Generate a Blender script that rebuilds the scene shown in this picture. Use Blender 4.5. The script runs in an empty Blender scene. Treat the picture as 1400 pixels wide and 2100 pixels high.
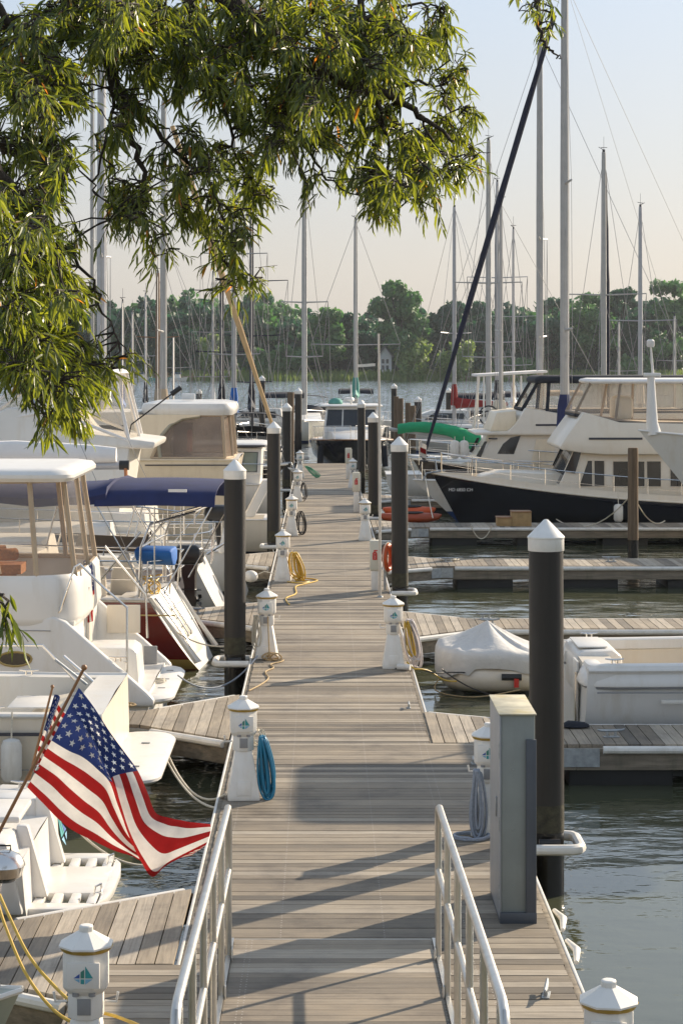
import bpy, bmesh, math, random
from mathutils import Vector, Matrix, noise
S = bpy.context.scene
COL = S.collection
R = random.Random(11)
rad = math.radians
# camera: level view camera at the head of the pier, 5.1 m above the water
K, CZ, VX, VY = 4200.0, 5.1, 660.0, 738.0
def W(x, y, Y): return Vector(((x-VX)*Y/K, Y, CZ-(y-VY)*Y/K))
def G(x, y, z=0.5):
    Y = (CZ-z)*K/(y-VY); return Vector(((x-VX)*Y/K, Y, z))

# ------------------------------------------------------------------ materials
MC = {}
def newmat(name):
    m = bpy.data.materials.new(name); m.use_nodes = True
    nt = m.node_tree; nt.nodes.clear()
    out = nt.nodes.new('ShaderNodeOutputMaterial')
    b = nt.nodes.new('ShaderNodeBsdfPrincipled')
    nt.links.new(b.outputs[0], out.inputs[0])
    return m, nt, b, out
def N(nt, t, **kw):
    n = nt.nodes.new(t)
    for k, v in kw.items(): setattr(n, k, v)
    return n
def mixc(nt, fac, a, b, blend='MIX'):
    n = N(nt, 'ShaderNodeMix', data_type='RGBA', blend_type=blend)
    for i, s in ((0, fac), (6, a), (7, b)):
        if hasattr(s, 'links') or hasattr(s, 'is_linked'): nt.links.new(s, n.inputs[i])
        elif i == 0: n.inputs[0].default_value = s
        else: n.inputs[i].default_value = (*s[:3], 1)
    return n.outputs[2]
def math_(nt, op, a, b=None, c=None):
    n = N(nt, 'ShaderNodeMath', operation=op)
    for i, s in enumerate((a, b, c)):
        if s is None: continue
        if hasattr(s, 'is_linked'): nt.links.new(s, n.inputs[i])
        else: n.inputs[i].default_value = s
    return n.outputs[0]
def ramp(nt, fac, stops):
    n = N(nt, 'ShaderNodeValToRGB'); e = n.color_ramp.elements
    while len(e) < len(stops): e.new(0.5)
    for q, (p, c) in zip(e, stops):
        q.position = p; q.color = (*c, 1) if len(c) == 3 else c
    nt.links.new(fac, n.inputs[0]); return n.outputs[0]
def noisen(nt, scale, detail=4, rough=.55, vec=None, mapscale=None):
    n = N(nt, 'ShaderNodeTexNoise'); n.inputs['Scale'].default_value = scale
    n.inputs['Detail'].default_value = detail; n.inputs['Roughness'].default_value = rough
    if vec is None:
        tc = N(nt, 'ShaderNodeTexCoord'); vec = tc.outputs['Object']
    if mapscale:
        mp = N(nt, 'ShaderNodeMapping'); mp.inputs['Scale'].default_value = mapscale
        nt.links.new(vec, mp.inputs[0]); vec = mp.outputs[0]
    nt.links.new(vec, n.inputs['Vector']); return n.outputs[0]
def bump(nt, b, h, strength=.3, dist=.01):
    n = N(nt, 'ShaderNodeBump'); n.inputs['Strength'].default_value = strength
    n.inputs['Distance'].default_value = dist
    nt.links.new(h, n.inputs['Height']); nt.links.new(n.outputs[0], b.inputs['Normal'])
def M(name, col=(.5,.5,.5), rough=.5, metal=0., var=.12, scale=3., bmp=0., bscale=30., bdist=.01, coat=0., stretch=None, dirt=None):
    """plain painted / moulded surface with soft uneven colour, optional dirt streak noise and bump"""
    if name in MC: return MC[name]
    m, nt, b, out = newmat(name)
    f = noisen(nt, scale, 5, .6, mapscale=stretch)
    lo = tuple(c*(1-var) for c in col); hi = tuple(min(1, c*(1+var)) for c in col)
    c = ramp(nt, f, [(.3, lo), (.7, hi)])
    if dirt:
        d = noisen(nt, 1.7, 6, .7, mapscale=(2.5, 2.5, .5))
        dm = ramp(nt, d, [(.5, (0,0,0)), (.72, (1,1,1))])
        dmv = math_(nt, 'MULTIPLY', dm, .55)
        c = mixc(nt, dmv, c, dirt)
    nt.links.new(c, b.inputs['Base Color'])
    b.inputs['Roughness'].default_value = rough; b.inputs['Metallic'].default_value = metal
    b.inputs['Coat Weight'].default_value = coat
    if bmp: bump(nt, b, noisen(nt, bscale, 3, .6, mapscale=stretch), bmp, bdist)
    MC[name] = m; return m
gel   = M('gelcoat_white', (.70,.675,.62), .28, var=.04, scale=1.2, dirt=(.62,.55,.44))
gelw  = M('gelcoat_bright', (.73,.71,.67), .3, var=.04, scale=1.2, dirt=(.60,.55,.46))
cream = M('gelcoat_cream', (.76,.66,.50), .32, var=.05, scale=1.1, dirt=(.6,.5,.36))
ivory = M('gelcoat_ivory', (.72,.65,.54), .3, var=.04, scale=1.1, dirt=(.66,.56,.42))
navyh = M('navy_hull', (.010,.012,.020), .12, var=.3, coat=.3)
blackh= M('black_hull', (.010,.010,.012), .15, var=.3, coat=.3)
burg  = M('burgundy_hull', (.15,.014,.012), .15, var=.15, coat=.3)
bluep = M('bottom_blue', (.012,.045,.16), .45, var=.2)
redp  = M('bottom_red', (.16,.03,.02), .6, var=.2)
gold  = M('gold_stripe', (.42,.30,.10), .4)
navyc = M('canvas_navy', (.014,.022,.085), .85, var=.2, bmp=.25, bscale=160, bdist=.002)
darkc = M('canvas_dark', (.014,.017,.026), .85, var=.25, bmp=.25, bscale=160, bdist=.002)
tanc  = M('canvas_tan', (.46,.36,.25), .9, var=.1, bmp=.25, bscale=160, bdist=.002)
brownc= M('canvas_brown', (.10,.075,.05), .9, var=.2)
whitec= M('canvas_white', (.76,.74,.71), .85, var=.06, bmp=.35, bscale=6, bdist=.03)
coverc= M('canvas_cover', (.60,.585,.555), .85, var=.06, scale=5, bmp=.5, bscale=7, bdist=.03)
greenc= M('canvas_green', (.015,.30,.13), .8, var=.15, bmp=.3, bscale=8, bdist=.02)
tealc = M('canvas_teal', (.10,.30,.25), .8, var=.15)
redc  = M('canvas_red', (.26,.018,.014), .8, var=.2, bmp=.4, bscale=8, bdist=.02)
bluec = M('canvas_blue', (.012,.12,.42), .75, var=.15, bmp=.3, bscale=10, bdist=.02)
tansail=M('sail_tan', (.50,.34,.17), .85, var=.12, bmp=.3, bscale=12)
steel = M('stainless', (.72,.70,.67), .22, 1., var=.06)
alu   = M('aluminium', (.60,.585,.55), .34, 1., var=.08, scale=8, dirt=(.42,.40,.36))
mastw = M('mast_white', (.38,.375,.36), .38, var=.08)
snavy = M('sail_navy', (.009,.012,.030), .8, var=.3, bmp=.4, bscale=10, bdist=.02)
mastg = M('mast_grey', (.42,.42,.43), .4, .4, var=.08)
mastd = M('mast_dark', (.03,.032,.045), .5, var=.2)
wire  = M('wire', (.32,.31,.30), .4, .7, var=.05)
galv  = M('galvanised', (.36,.38,.39), .5, .8, var=.2, scale=14)
rubber= M('black_rubber', (.017,.016,.016), .5, var=.25)
pilem = M('pile_sleeve', (.018,.015,.012), .55, var=.22, scale=5, bmp=.15, bscale=50, stretch=(4,4,.25), dirt=(.042,.034,.026))
pilew = M('pile_wet', (.012,.011,.009), .25, var=.3, scale=9)
tidem = M('tide_growth', (.045,.040,.022), .8, var=.6, scale=14, bmp=.5, bscale=60)
capm  = M('cap_white', (.80,.78,.73), .45, var=.05, scale=7, dirt=(.50,.45,.36))
pedm  = M('pedestal_white', (.80,.77,.71), .4, var=.04, scale=5, dirt=(.66,.59,.48))
goldr = M('pedestal_gold', (.42,.27,.04), .4, var=.15)
greyp = M('grey_plastic', (.28,.28,.28), .5)
fendw = M('fender_white', (.74,.71,.65), .5, var=.07, scale=6, dirt=(.5,.45,.36))
floatm= M('float_black', (.012,.012,.011), .6, var=.3)
ropew = M('rope_white', (.62,.56,.45), .9, var=.15, scale=40, bmp=.5, bscale=120, bdist=.004)
ropeg = M('rope_grey', (.30,.33,.38), .9, var=.15, scale=40)
ropet = M('rope_tan', (.45,.33,.18), .9, var=.2, scale=40)
ropek = M('cord_black', (.02,.02,.022), .55, var=.2)
hoseb = M('hose_blue', (.02,.20,.34), .45, var=.15)
hosey = M('cord_yellow', (.62,.40,.05), .45, var=.12)
hoseg = M('hose_green', (.05,.30,.17), .5, var=.15)
hosew = M('hose_white', (.66,.60,.58), .5, var=.1)
orangem=M('orange', (.58,.085,.012), .5, var=.12)
redm  = M('sign_red', (.52,.03,.02), .5, var=.1)
whitep= M('white_paint', (.78,.77,.74), .45, var=.04)
woodp = M('wood_pile', (.145,.10,.062), .9, var=.4, scale=3, bmp=.6, bscale=12, stretch=(6,6,.35), bdist=.02)
woodb = M('wood_beam', (.24,.20,.15), .85, var=.35, scale=3, bmp=.5, bscale=10, bdist=.015, stretch=(.6,4,6), dirt=(.10,.10,.06))
teak  = M('teak', (.27,.13,.05), .45, var=.25, scale=6)
ratt  = M('rattan', (.34,.13,.035), .7, var=.35, scale=30, bmp=.6, bscale=60)
steptm= M('step_timber', (.36,.24,.11), .8, var=.2, scale=6)
enginem=M('engine_black', (.012,.012,.013), .3, var=.3, coat=.2)
cabin_in = M('cabin_interior', (.20,.16,.12), .8)

def glassm(name, col, rough=.06, trans=0.0, spec=.6):
    m, nt, b, out = newmat(name)
    f = noisen(nt, .8, 2)
    c = ramp(nt, f, [(.3, tuple(x*.6 for x in col)), (.7, tuple(min(1, x*1.5) for x in col))])
    nt.links.new(c, b.inputs['Base Color']); b.inputs['Roughness'].default_value = rough
    b.inputs['Specular IOR Level'].default_value = spec
    if trans:
        bump(nt, b, noisen(nt, 4, 3), .25, .02)
        t = N(nt, 'ShaderNodeBsdfTransparent'); t.inputs[0].default_value = (.97,.95,.92,1)
        mx = N(nt, 'ShaderNodeMixShader'); mx.inputs[0].default_value = 1-trans
        nt.links.new(t.outputs[0], mx.inputs[1]); nt.links.new(b.outputs[0], mx.inputs[2])
        nt.links.new(mx.outputs[0], out.inputs[0])
    return m
glass = glassm('dark_glass', (.015,.018,.022))
glassb= glassm('blue_glass', (.04,.055,.075))
glassg= glassm('green_glass', (.16,.20,.17), .08)
vinyl = glassm('clear_vinyl', (.84,.84,.83), .07, .925)
vinylt= glassm('tinted_vinyl', (.36,.28,.22), .12, .50)

def wood_deck(name, axis, light=1.0, screws=None, warm=1.0):
    """weathered boards: every board (mesh island) has its own tone, grain runs along the board"""
    m, nt, b, out = newmat(name)
    geo = N(nt, 'ShaderNodeNewGeometry'); tc = N(nt, 'ShaderNodeTexCoord')
    base = ramp(nt, geo.outputs['Random Per Island'], [(0, (.15*light,.132*light,.108*light)), (.3, (.25*light,.21*light,.16*light)),
                (.65, (.325*light,.275*light,.21*light*warm)), (1, (.42*light,.37*light,.30*light))])
    ms = (1.3, 28, 28) if axis == 'X' else (28, 1.3, 28)
    # offset the grain per board
    off = N(nt, 'ShaderNodeCombineXYZ')
    r10 = math_(nt, 'MULTIPLY', geo.outputs['Random Per Island'], 37.0)
    nt.links.new(r10, off.inputs[0]); nt.links.new(r10, off.inputs[1])
    va = N(nt, 'ShaderNodeVectorMath', operation='ADD')
    nt.links.new(tc.outputs['Object'], va.inputs[0]); nt.links.new(off.outputs[0], va.inputs[1])
    g = noisen(nt, 1.4, 6, .65, vec=va.outputs[0], mapscale=ms)
    gr = ramp(nt, g, [(.25, (.62,.60,.58)), (.55, (1,1,1)), (.8, (1.22,1.18,1.12))])
    c = mixc(nt, 1.0, base, gr, 'MULTIPLY')
    st = noisen(nt, .9, 7, .7)
    stc = ramp(nt, st, [(.34, (.62,.62,.64)), (.48, (.92,.92,.92)), (.64, (1.10,1.08,1.04))])
    c = mixc(nt, 1.0, c, stc, 'MULTIPLY')
    if screws:
        sep = N(nt, 'ShaderNodeSeparateXYZ'); nt.links.new(tc.outputs['Object'], sep.inputs[0])
        pitch, xs = screws
        fy = math_(nt, 'FRACT', math_(nt, 'DIVIDE', sep.outputs[1], pitch))
        dy1 = math_(nt, 'ABSOLUTE', math_(nt, 'SUBTRACT', fy, .28)); dy2 = math_(nt, 'ABSOLUTE', math_(nt, 'SUBTRACT', fy, .72))
        dy = math_(nt, 'MULTIPLY', math_(nt, 'MINIMUM', dy1, dy2), pitch)
        tot = None
        for x in xs:
            dx = math_(nt, 'ABSOLUTE', math_(nt, 'SUBTRACT', sep.outputs[0], x))
            d = math_(nt, 'SQRT', math_(nt, 'ADD', math_(nt, 'MULTIPLY', dx, dx), math_(nt, 'MULTIPLY', dy, dy)))
            q = math_(nt, 'LESS_THAN', d, .0055)
            tot = q if tot is None else math_(nt, 'MAXIMUM', tot, q)
        c = mixc(nt, tot, c, (.46,.43,.40))
    nt.links.new(c, b.inputs['Base Color'])
    rr = ramp(nt, g, [(.3, (.62,)*3), (.8, (.85,)*3)])
    nt.links.new(rr, b.inputs['Roughness'])
    b.inputs['Specular IOR Level'].default_value = .35
    bump(nt, b, g, .5, .006)
    return m
PITCH = .1425
deckm  = wood_deck('deck_boards', 'X', .93, (PITCH, (-.93, -.86, -.33, .50, 1.16, 1.24)))
fingm  = wood_deck('finger_boards', 'Y', 1.12)
gangm  = wood_deck('gangway_boards', 'X', 1.05, (PITCH, (-.66, -.62, .78, .82)), 1.0)

def leafm(name, c1, c2, trans, c3=None, rough=.35):
    m, nt, b, out = newmat(name)
    geo = N(nt, 'ShaderNodeNewGeometry')
    st = [(0, c1), (.8, c2)] + ([(.982, c2), (.995, c3)] if c3 else [])
    c = ramp(nt, geo.outputs['Random Per Island'], st)
    nt.links.new(c, b.inputs['Base Color']); b.inputs['Roughness'].default_value = rough
    b.inputs['Specular IOR Level'].default_value = .4
    t = N(nt, 'ShaderNodeBsdfTranslucent')
    tcol = mixc(nt, 1.0, c, trans, 'MULTIPLY'); nt.links.new(tcol, t.inputs[0])
    ad = N(nt, 'ShaderNodeAddShader'); nt.links.new(b.outputs[0], ad.inputs[0]); nt.links.new(t.outputs[0], ad.inputs[1])
    nt.links.new(ad.outputs[0], out.inputs[0]); return m
oakleaf = leafm('oak_leaf', (.016,.028,.008), (.070,.090,.017), (2.9,2.45,.75), (.17,.07,.02), rough=.42)
treelf  = leafm('tree_leaf', (.029,.074,.028), (.060,.124,.038), (.8,1.0,.6), rough=.6)
treedk  = leafm('pine_leaf', (.013,.042,.024), (.026,.066,.034), (.5,.8,.6), rough=.6)
willow  = leafm('willow_leaf', (.070,.125,.035), (.12,.175,.055), (1.2,1.1,.6), rough=.6)
reedm   = leafm('reed', (.055,.10,.028), (.095,.135,.04), (1.2,1.1,.6), rough=.7)
barkm   = M('bark', (.055,.042,.032), .9, var=.4, scale=6, bmp=.7, bscale=14, stretch=(3,3,.5), bdist=.03)

def cloth(name, col):
    m, nt, b, out = newmat(name)
    tc = N(nt, 'ShaderNodeTexCoord')
    f = noisen(nt, 9, 3)
    c = ramp(nt, f, [(.3, tuple(x*.88 for x in col)), (.7, tuple(min(1, x*1.08) for x in col))])
    nt.links.new(c, b.inputs['Base Color']); b.inputs['Roughness'].default_value = .8
    b.inputs['Specular IOR Level'].default_value = .15
    bump(nt, b, noisen(nt, 500, 2), .15, .001)
    t = N(nt, 'ShaderNodeBsdfTranslucent'); nt.links.new(c, t.inputs[0])
    mx = N(nt, 'ShaderNodeMixShader'); mx.inputs[0].default_value = .4
    nt.links.new(b.outputs[0], mx.inputs[1]); nt.links.new(t.outputs[0], mx.inputs[2])
    nt.links.new(mx.outputs[0], out.inputs[0]); return m
fl_red, fl_white, fl_blue = cloth('flag_red', (.32,.016,.016)), cloth('flag_white', (.78,.74,.68)), cloth('flag_blue', (.020,.035,.13))

# ------------------------------------------------------------------ mesh builder
class MB:
    def __init__(s): s.v, s.f, s.mi = [], [], []
    def add(s, vs, fs, mi=0):
        o = len(s.v); s.v += [tuple(p) for p in vs]
        s.f += [tuple(i+o for i in f) for f in fs]
        s.mi += list(mi) if isinstance(mi, (list, tuple)) else [mi]*len(fs)
        return s
    def box(s, c, d, mi=0, rz=0, rot=None, taper=1.0):
        x, y, z = (q/2 for q in d); c = Vector(c)
        vs = [Vector((sx*x*(taper if sz > 0 else 1), sy*y*(taper if sz > 0 else 1), sz*z)) for sz in (-1,1) for sx, sy in ((-1,-1),(1,-1),(1,1),(-1,1))]
        m = rot if rot else Matrix.Rotation(rz, 3, 'Z')
        return s.add([m @ p + c for p in vs], [(3,2,1,0),(4,5,6,7),(0,1,5,4),(1,2,6,5),(2,3,7,6),(3,0,4,7)], mi)
    def tube(s, pts, r, n=8, mi=0, closed=False):
        pts = [Vector(p) for p in pts]; L = len(pts)
        rs = r if isinstance(r, (list, tuple)) else [r]*L
        vs, fs = [], []; up = None
        for i, p in enumerate(pts):
            if closed: t = pts[(i+1) % L]-pts[i-1]
            else: t = pts[min(i+1, L-1)]-pts[max(i-1, 0)]
            if t.length < 1e-9: t = Vector((0,0,1))
            t.normalize()
            if up is None:
                up = t.cross(Vector((0,0,1)) if abs(t.z) < .9 else Vector((1,0,0))).normalized()
            else:
                up = up - t*up.dot(t)
                up = up.normalized() if up.length > 1e-6 else t.orthogonal().normalized()
            w = t.cross(up)
            for k in range(n):
                a = 2*math.pi*k/n
                vs.append(p + (up*math.cos(a)+w*math.sin(a))*rs[i])
        for i in range(L if closed else L-1):
            j = (i+1) % L
            for k in range(n):
                fs.append((i*n+k, i*n+(k+1)%n, j*n+(k+1)%n, j*n+k))
        if not closed:
            fs.append(tuple(range(n-1, -1, -1))); fs.append(tuple((L-1)*n+k for k in range(n)))
        return s.add(vs, fs, mi)
    def lathe(s, prof, c=(0,0,0), n=20, mi=0, rot=0., sx=1., sy=1.):
        """prof [(r, z)...]; mi may be a list, one per band"""
        c = Vector(c); vs, fs, ms = [], [], []
        for r, z in prof:
            for k in range(n):
                a = 2*math.pi*k/n+rot
                vs.append(c+Vector((r*math.cos(a)*sx, r*math.sin(a)*sy, z)))
        for i in range(len(prof)-1):
            for k in range(n):
                fs.append((i*n+k, i*n+(k+1)%n, (i+1)*n+(k+1)%n, (i+1)*n+k))
                ms.append(mi[i] if isinstance(mi, (list, tuple)) else mi)
        fs.append(tuple(range(n-1, -1, -1))); ms.append(ms[0])
        fs.append(tuple((len(prof)-1)*n+k for k in range(n))); ms.append(ms[-2])
        return s.add(vs, fs, ms)
    def prism(s, poly, ext, mi=0):
        """poly: list of 3-D points (planar), ext: extrusion vector"""
        poly = [Vector(p) for p in poly]; e = Vector(ext); n = len(poly)
        vs = poly+[p+e for p in poly]
        fs = [tuple(range(n-1, -1, -1)), tuple(range(n, 2*n))]+[(i, (i+1) % n, n+(i+1) % n, n+i) for i in range(n)]
        return s.add(vs, fs, mi)
    def loft(s, rings, mi=0, closed=True, caps=(True, True)):
        n = len(rings[0]); vs = [p for r in rings for p in r]; fs, ms = [], []
        for i in range(len(rings)-1):
            for k in range(n if closed else n-1):
                fs.append((i*n+k, i*n+(k+1) % n, (i+1)*n+(k+1) % n, (i+1)*n+k))
                ms.append(mi[k] if isinstance(mi, (list, tuple)) else mi)
        m0 = mi if not isinstance(mi, (list, tuple)) else mi[0]
        if caps[0]: fs.append(tuple(range(n-1, -1, -1))); ms.append(m0)
        if caps[1]: fs.append(tuple((len(rings)-1)*n+k for k in range(n))); ms.append(m0)
        return s.add(vs, fs, ms)
    def ball(s, c, r, n=12, mi=0, sc=(1,1,1)):
        prof = [(max(.001, math.sin(math.pi*i/(n//2))), -math.cos(math.pi*i/(n//2))) for i in range(n//2+1)]
        c = Vector(c); vs, fs = [], []
        for q, z in prof:
            for k in range(n):
                a = 2*math.pi*k/n; vs.append(c+Vector((q*math.cos(a)*r*sc[0], q*math.sin(a)*r*sc[1], z*r*sc[2])))
        for i in range(n//2):
            for k in range(n): fs.append((i*n+k, i*n+(k+1) % n, (i+1)*n+(k+1) % n, (i+1)*n+k))
        return s.add(vs, fs, mi)
    def sheet(s, grid, thick=0, mi=0):
        """grid[i][j] of points -> quads, with thickness along the mean normal"""
        a, b = len(grid), len(grid[0]); vs = [Vector(p) for r in grid for p in r]; fs = []
        for i in range(a-1):
            for j in range(b-1): fs.append((i*b+j, i*b+j+1, (i+1)*b+j+1, (i+1)*b+j))
        if thick:
            nn = len(vs); nr = []
            for i in range(a):
                for j in range(b):
                    du = vs[min(i+1, a-1)*b+j]-vs[max(i-1, 0)*b+j]; dv = vs[i*b+min(j+1, b-1)]-vs[i*b+max(j-1, 0)]
                    q = du.cross(dv); nr.append(q.normalized() if q.length > 1e-9 else Vector((0,0,1)))
            vs += [p+q*thick for p, q in zip(vs, nr)]
            fs += [tuple(i+nn for i in reversed(f)) for f in fs]
            rim = [j for j in range(b)]+[i*b+b-1 for i in range(1, a)]+[(a-1)*b+j for j in range(b-2, -1, -1)]+[i*b for i in range(a-2, 0, -1)]
            for q in range(len(rim)):
                p0, p1 = rim[q], rim[(q+1) % len(rim)]
                fs.append((p1, p0, p0+nn, p1+nn))
        return s.add(vs, fs, mi)
    def build(s, name, mats, parent=None, world=True, bevel=0., smooth=35, seg=2, recalc=True):
        me = bpy.data.meshes.new(name)
        vs = s.v
        if parent is not None and world:
            inv = full(parent).inverted(); vs = [tuple(inv @ Vector(p)) for p in vs]
        me.from_pydata(vs, [], s.f)
        for m in (mats if isinstance(mats, (list, tuple)) else [mats]): me.materials.append(m)
        me.polygons.foreach_set('material_index', s.mi)
        if recalc or bevel:
            bm = bmesh.new(); bm.from_mesh(me)
            if recalc: bmesh.ops.recalc_face_normals(bm, faces=bm.faces)
            if bevel:
                es = [e for e in bm.edges if len(e.link_faces) == 2 and e.calc_face_angle(0) > .6]
                bmesh.ops.bevel(bm, geom=es, offset=bevel, segments=seg, affect='EDGES', clamp_overlap=True, profile=.5)
            bm.to_mesh(me); bm.free()
        if smooth:
            me.polygons.foreach_set('use_smooth', [True]*len(me.polygons))
            me.set_sharp_from_angle(angle=rad(smooth))
        me.update()
        o = bpy.data.objects.new(name, me); COL.objects.link(o)
        if parent is not None: o.parent = parent
        return o
def full(o):
    m = o.matrix_basis.copy()
    while o.parent is not None:
        o = o.parent; m = o.matrix_basis @ m
    return m
def tag(o, label, cat, group=None, kind=None):
    o['label'] = label; o['category'] = cat
    if group: o['group'] = group
    if kind: o['kind'] = kind
    return o
def thing(name, label, cat, loc=(0,0,0), rz=0, group=None):
    o = bpy.data.objects.new(name, None); COL.objects.link(o); o.empty_display_size = .2
    o.location = loc; o.rotation_euler = (0, 0, rz)
    return tag(o, label, cat, group)
def struct(o): o['kind'] = 'structure'; return o
def kids(o): return [c for c in COL.objects if c.parent == o]
def dup(o, loc=None, rz=None, label=None, parent=None):
    c = o.copy(); COL.objects.link(c); c.parent = parent
    if loc is not None: c.location = loc
    if rz is not None: c.rotation_euler = (0, 0, rz)
    if label: c['label'] = label
    for ch in kids(o): dup(ch, parent=c)
    return c
def lerp(a, b, t): return a+(b-a)*t
def sm(t): t = max(0, min(1, t)); return t*t*(3-2*t)
def catenary(a, b, sag, n=12):
    a, b = Vector(a), Vector(b)
    return [a.lerp(b, i/n)-Vector((0,0,sag*4*(i/n)*(1-i/n))) for i in range(n+1)]
def spline(pts, n=6):
    pts = [Vector(p) for p in pts]; out = []
    for i in range(len(pts)-1):
        p0, p1, p2, p3 = pts[max(i-1, 0)], pts[i], pts[i+1], pts[min(i+2, len(pts)-1)]
        for k in range(n):
            t = k/n
            out.append(.5*((2*p1)+(p2-p0)*t+(2*p0-5*p1+4*p2-p3)*t*t+(3*p1-p0-3*p2+p3)*t**3))
    out.append(pts[-1]); return out
# ------------------------------------------------------------------ camera, sky, sun
cam = bpy.data.objects.new('camera', bpy.data.cameras.new('camera')); COL.objects.link(cam); S.camera = cam
cam.location = (0, 0, CZ); cam.rotation_euler = (rad(90), 0, 0)
cam.data.sensor_fit = 'VERTICAL'; cam.data.sensor_height = 36; cam.data.lens = 72
cam.data.shift_x = (700-VX)/2100; cam.data.shift_y = (VY-1050)/2100
cam.data.clip_end = 3000; cam.data.clip_start = .1
SUN_AZ, SUN_EL = rad(46), rad(23)          # azimuth measured from +Y (into the picture) towards +X
w = bpy.data.worlds.new('World'); S.world = w; w.use_nodes = True
nt = w.node_tree; bg = nt.nodes['Background']
sky = nt.nodes.new('ShaderNodeTexSky'); sky.sky_type = 'NISHITA'; sky.sun_disc = False
sky.sun_elevation = SUN_EL; sky.sun_rotation = SUN_AZ
sky.air_density = 1.0; sky.dust_density = 3.2; sky.ozone_density = 1.6; sky.altitude = 0
hs = nt.nodes.new('ShaderNodeHueSaturation'); hs.inputs['Saturation'].default_value = .80
nt.links.new(sky.outputs[0], hs.inputs['Color'])
tc = N(nt, 'ShaderNodeTexCoord'); sep = N(nt, 'ShaderNodeSeparateXYZ'); nt.links.new(tc.outputs['Generated'], sep.inputs[0])
el = ramp(nt, sep.outputs[2], [(0, (.775,.70,.625)), (.045, (.745,.71,.665)), (.095, (.68,.715,.755)), (.18, (.62,.74,.90)), (.36, (.62,.72,.86)), (.8, (.46,.57,.74))])
sc_ = N(nt, 'ShaderNodeVectorMath', operation='SCALE'); sc_.inputs['Scale'].default_value = 6.9; nt.links.new(el, sc_.inputs[0])
skc = mixc(nt, .78, hs.outputs[0], sc_.outputs[0])
nt.links.new(skc, bg.inputs['Color']); bg.inputs['Strength'].default_value = .089
sl = bpy.data.lights.new('sun', 'SUN'); sl.energy = 5.0; sl.angle = rad(.6); sl.color = (1, .85, .66)
so = bpy.data.objects.new('sun', sl); COL.objects.link(so)
sd = Vector((math.sin(SUN_AZ)*math.cos(SUN_EL), math.cos(SUN_AZ)*math.cos(SUN_EL), math.sin(SUN_EL)))
so.rotation_euler = sd.to_track_quat('Z', 'Y').to_euler(); so.location = (60, 60, 60)
S.view_settings.view_transform = 'Standard'; S.view_settings.look = 'None'
S.view_settings.exposure = 0.68; S.view_settings.gamma = 1
S.cycles.max_bounces = 8; S.cycles.transparent_max_bounces = 24; S.cycles.volume_bounces = 0
S.cycles.use_denoising = True
S.cycles.caustics_reflective = False; S.cycles.caustics_refractive = False

# ------------------------------------------------------------------ water
m, nt, b, out = newmat('water_surface')
geo = N(nt, 'ShaderNodeNewGeometry'); pos = geo.outputs['Position']
f = noisen(nt, .12, 3, .5, vec=pos)
nt.links.new(ramp(nt, f, [(.3, (.055,.060,.034)), (.7, (.080,.085,.048))]), b.inputs['Base Color'])
b.inputs['Roughness'].default_value = .04; b.inputs['IOR'].default_value = 2.1; b.inputs['Specular IOR Level'].default_value = .6
h1 = noisen(nt, .55, 2, .5, vec=pos, mapscale=(.8, 1.5, 1))
h2 = noisen(nt, 2.3, 3, .55, vec=pos, mapscale=(.7, 1.3, 1))
h3 = noisen(nt, 9, 2, .5, vec=pos, mapscale=(.8, 1.2, 1))
hh = math_(nt, 'ADD', math_(nt, 'MULTIPLY', h1, 1.0), math_(nt, 'ADD', math_(nt, 'MULTIPLY', h2, .30), math_(nt, 'MULTIPLY', h3, .022)))
sepw = N(nt, 'ShaderNodeSeparateXYZ'); nt.links.new(pos, sepw.inputs[0])
mr = N(nt, 'ShaderNodeMapRange'); mr.inputs[1].default_value = 55; mr.inputs[2].default_value = 150; mr.inputs[3].default_value = 1; mr.inputs[4].default_value = 1.5   # the open river is choppier than the sheltered slips
nt.links.new(sepw.outputs[1], mr.inputs[0])
bump(nt, b, math_(nt, 'MULTIPLY', hh, mr.outputs[0]), .62, .10)
bn = [n for n in nt.nodes if n.bl_idname == 'ShaderNodeBump'][0]
nz = N(nt, 'ShaderNodeTexNoise'); nz.inputs['Scale'].default_value = 2.4; nz.inputs['Detail'].default_value = 3
mp = N(nt, 'ShaderNodeMapping'); mp.inputs['Scale'].default_value = (.6, 1.3, 1); nt.links.new(pos, mp.inputs[0]); nt.links.new(mp.outputs[0], nz.inputs['Vector'])
sb = N(nt, 'ShaderNodeVectorMath', operation='SUBTRACT'); nt.links.new(nz.outputs['Color'], sb.inputs[0]); sb.inputs[1].default_value = (.5, .5, .5)
am = N(nt, 'ShaderNodeMapRange'); am.inputs[1].default_value = 30; am.inputs[2].default_value = 140; am.inputs[3].default_value = .05; am.inputs[4].default_value = 1.25
nt.links.new(sepw.outputs[1], am.inputs[0])
fl = N(nt, 'ShaderNodeVectorMath', operation='MULTIPLY'); nt.links.new(sb.outputs[0], fl.inputs[0]); fl.inputs[1].default_value = (1, 1, 0)
sk = N(nt, 'ShaderNodeVectorMath', operation='SCALE'); nt.links.new(fl.outputs[0], sk.inputs[0]); nt.links.new(am.outputs[0], sk.inputs['Scale'])
ad = N(nt, 'ShaderNodeVectorMath', operation='ADD'); nt.links.new(bn.outputs[0], ad.inputs[0]); nt.links.new(sk.outputs[0], ad.inputs[1])
nm = N(nt, 'ShaderNodeVectorMath', operation='NORMALIZE'); nt.links.new(ad.outputs[0], nm.inputs[0]); nt.links.new(nm.outputs[0], b.inputs['Normal'])
b.inputs['Specular IOR Level'].default_value = 0; b.inputs['Roughness'].default_value = 1
gb = N(nt, 'ShaderNodeBsdfAnisotropic'); gb.inputs['Roughness'].default_value = .05; gb.inputs['Color'].default_value = (.97,.99,1,1); nt.links.new(nm.outputs[0], gb.inputs['Normal'])
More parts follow.
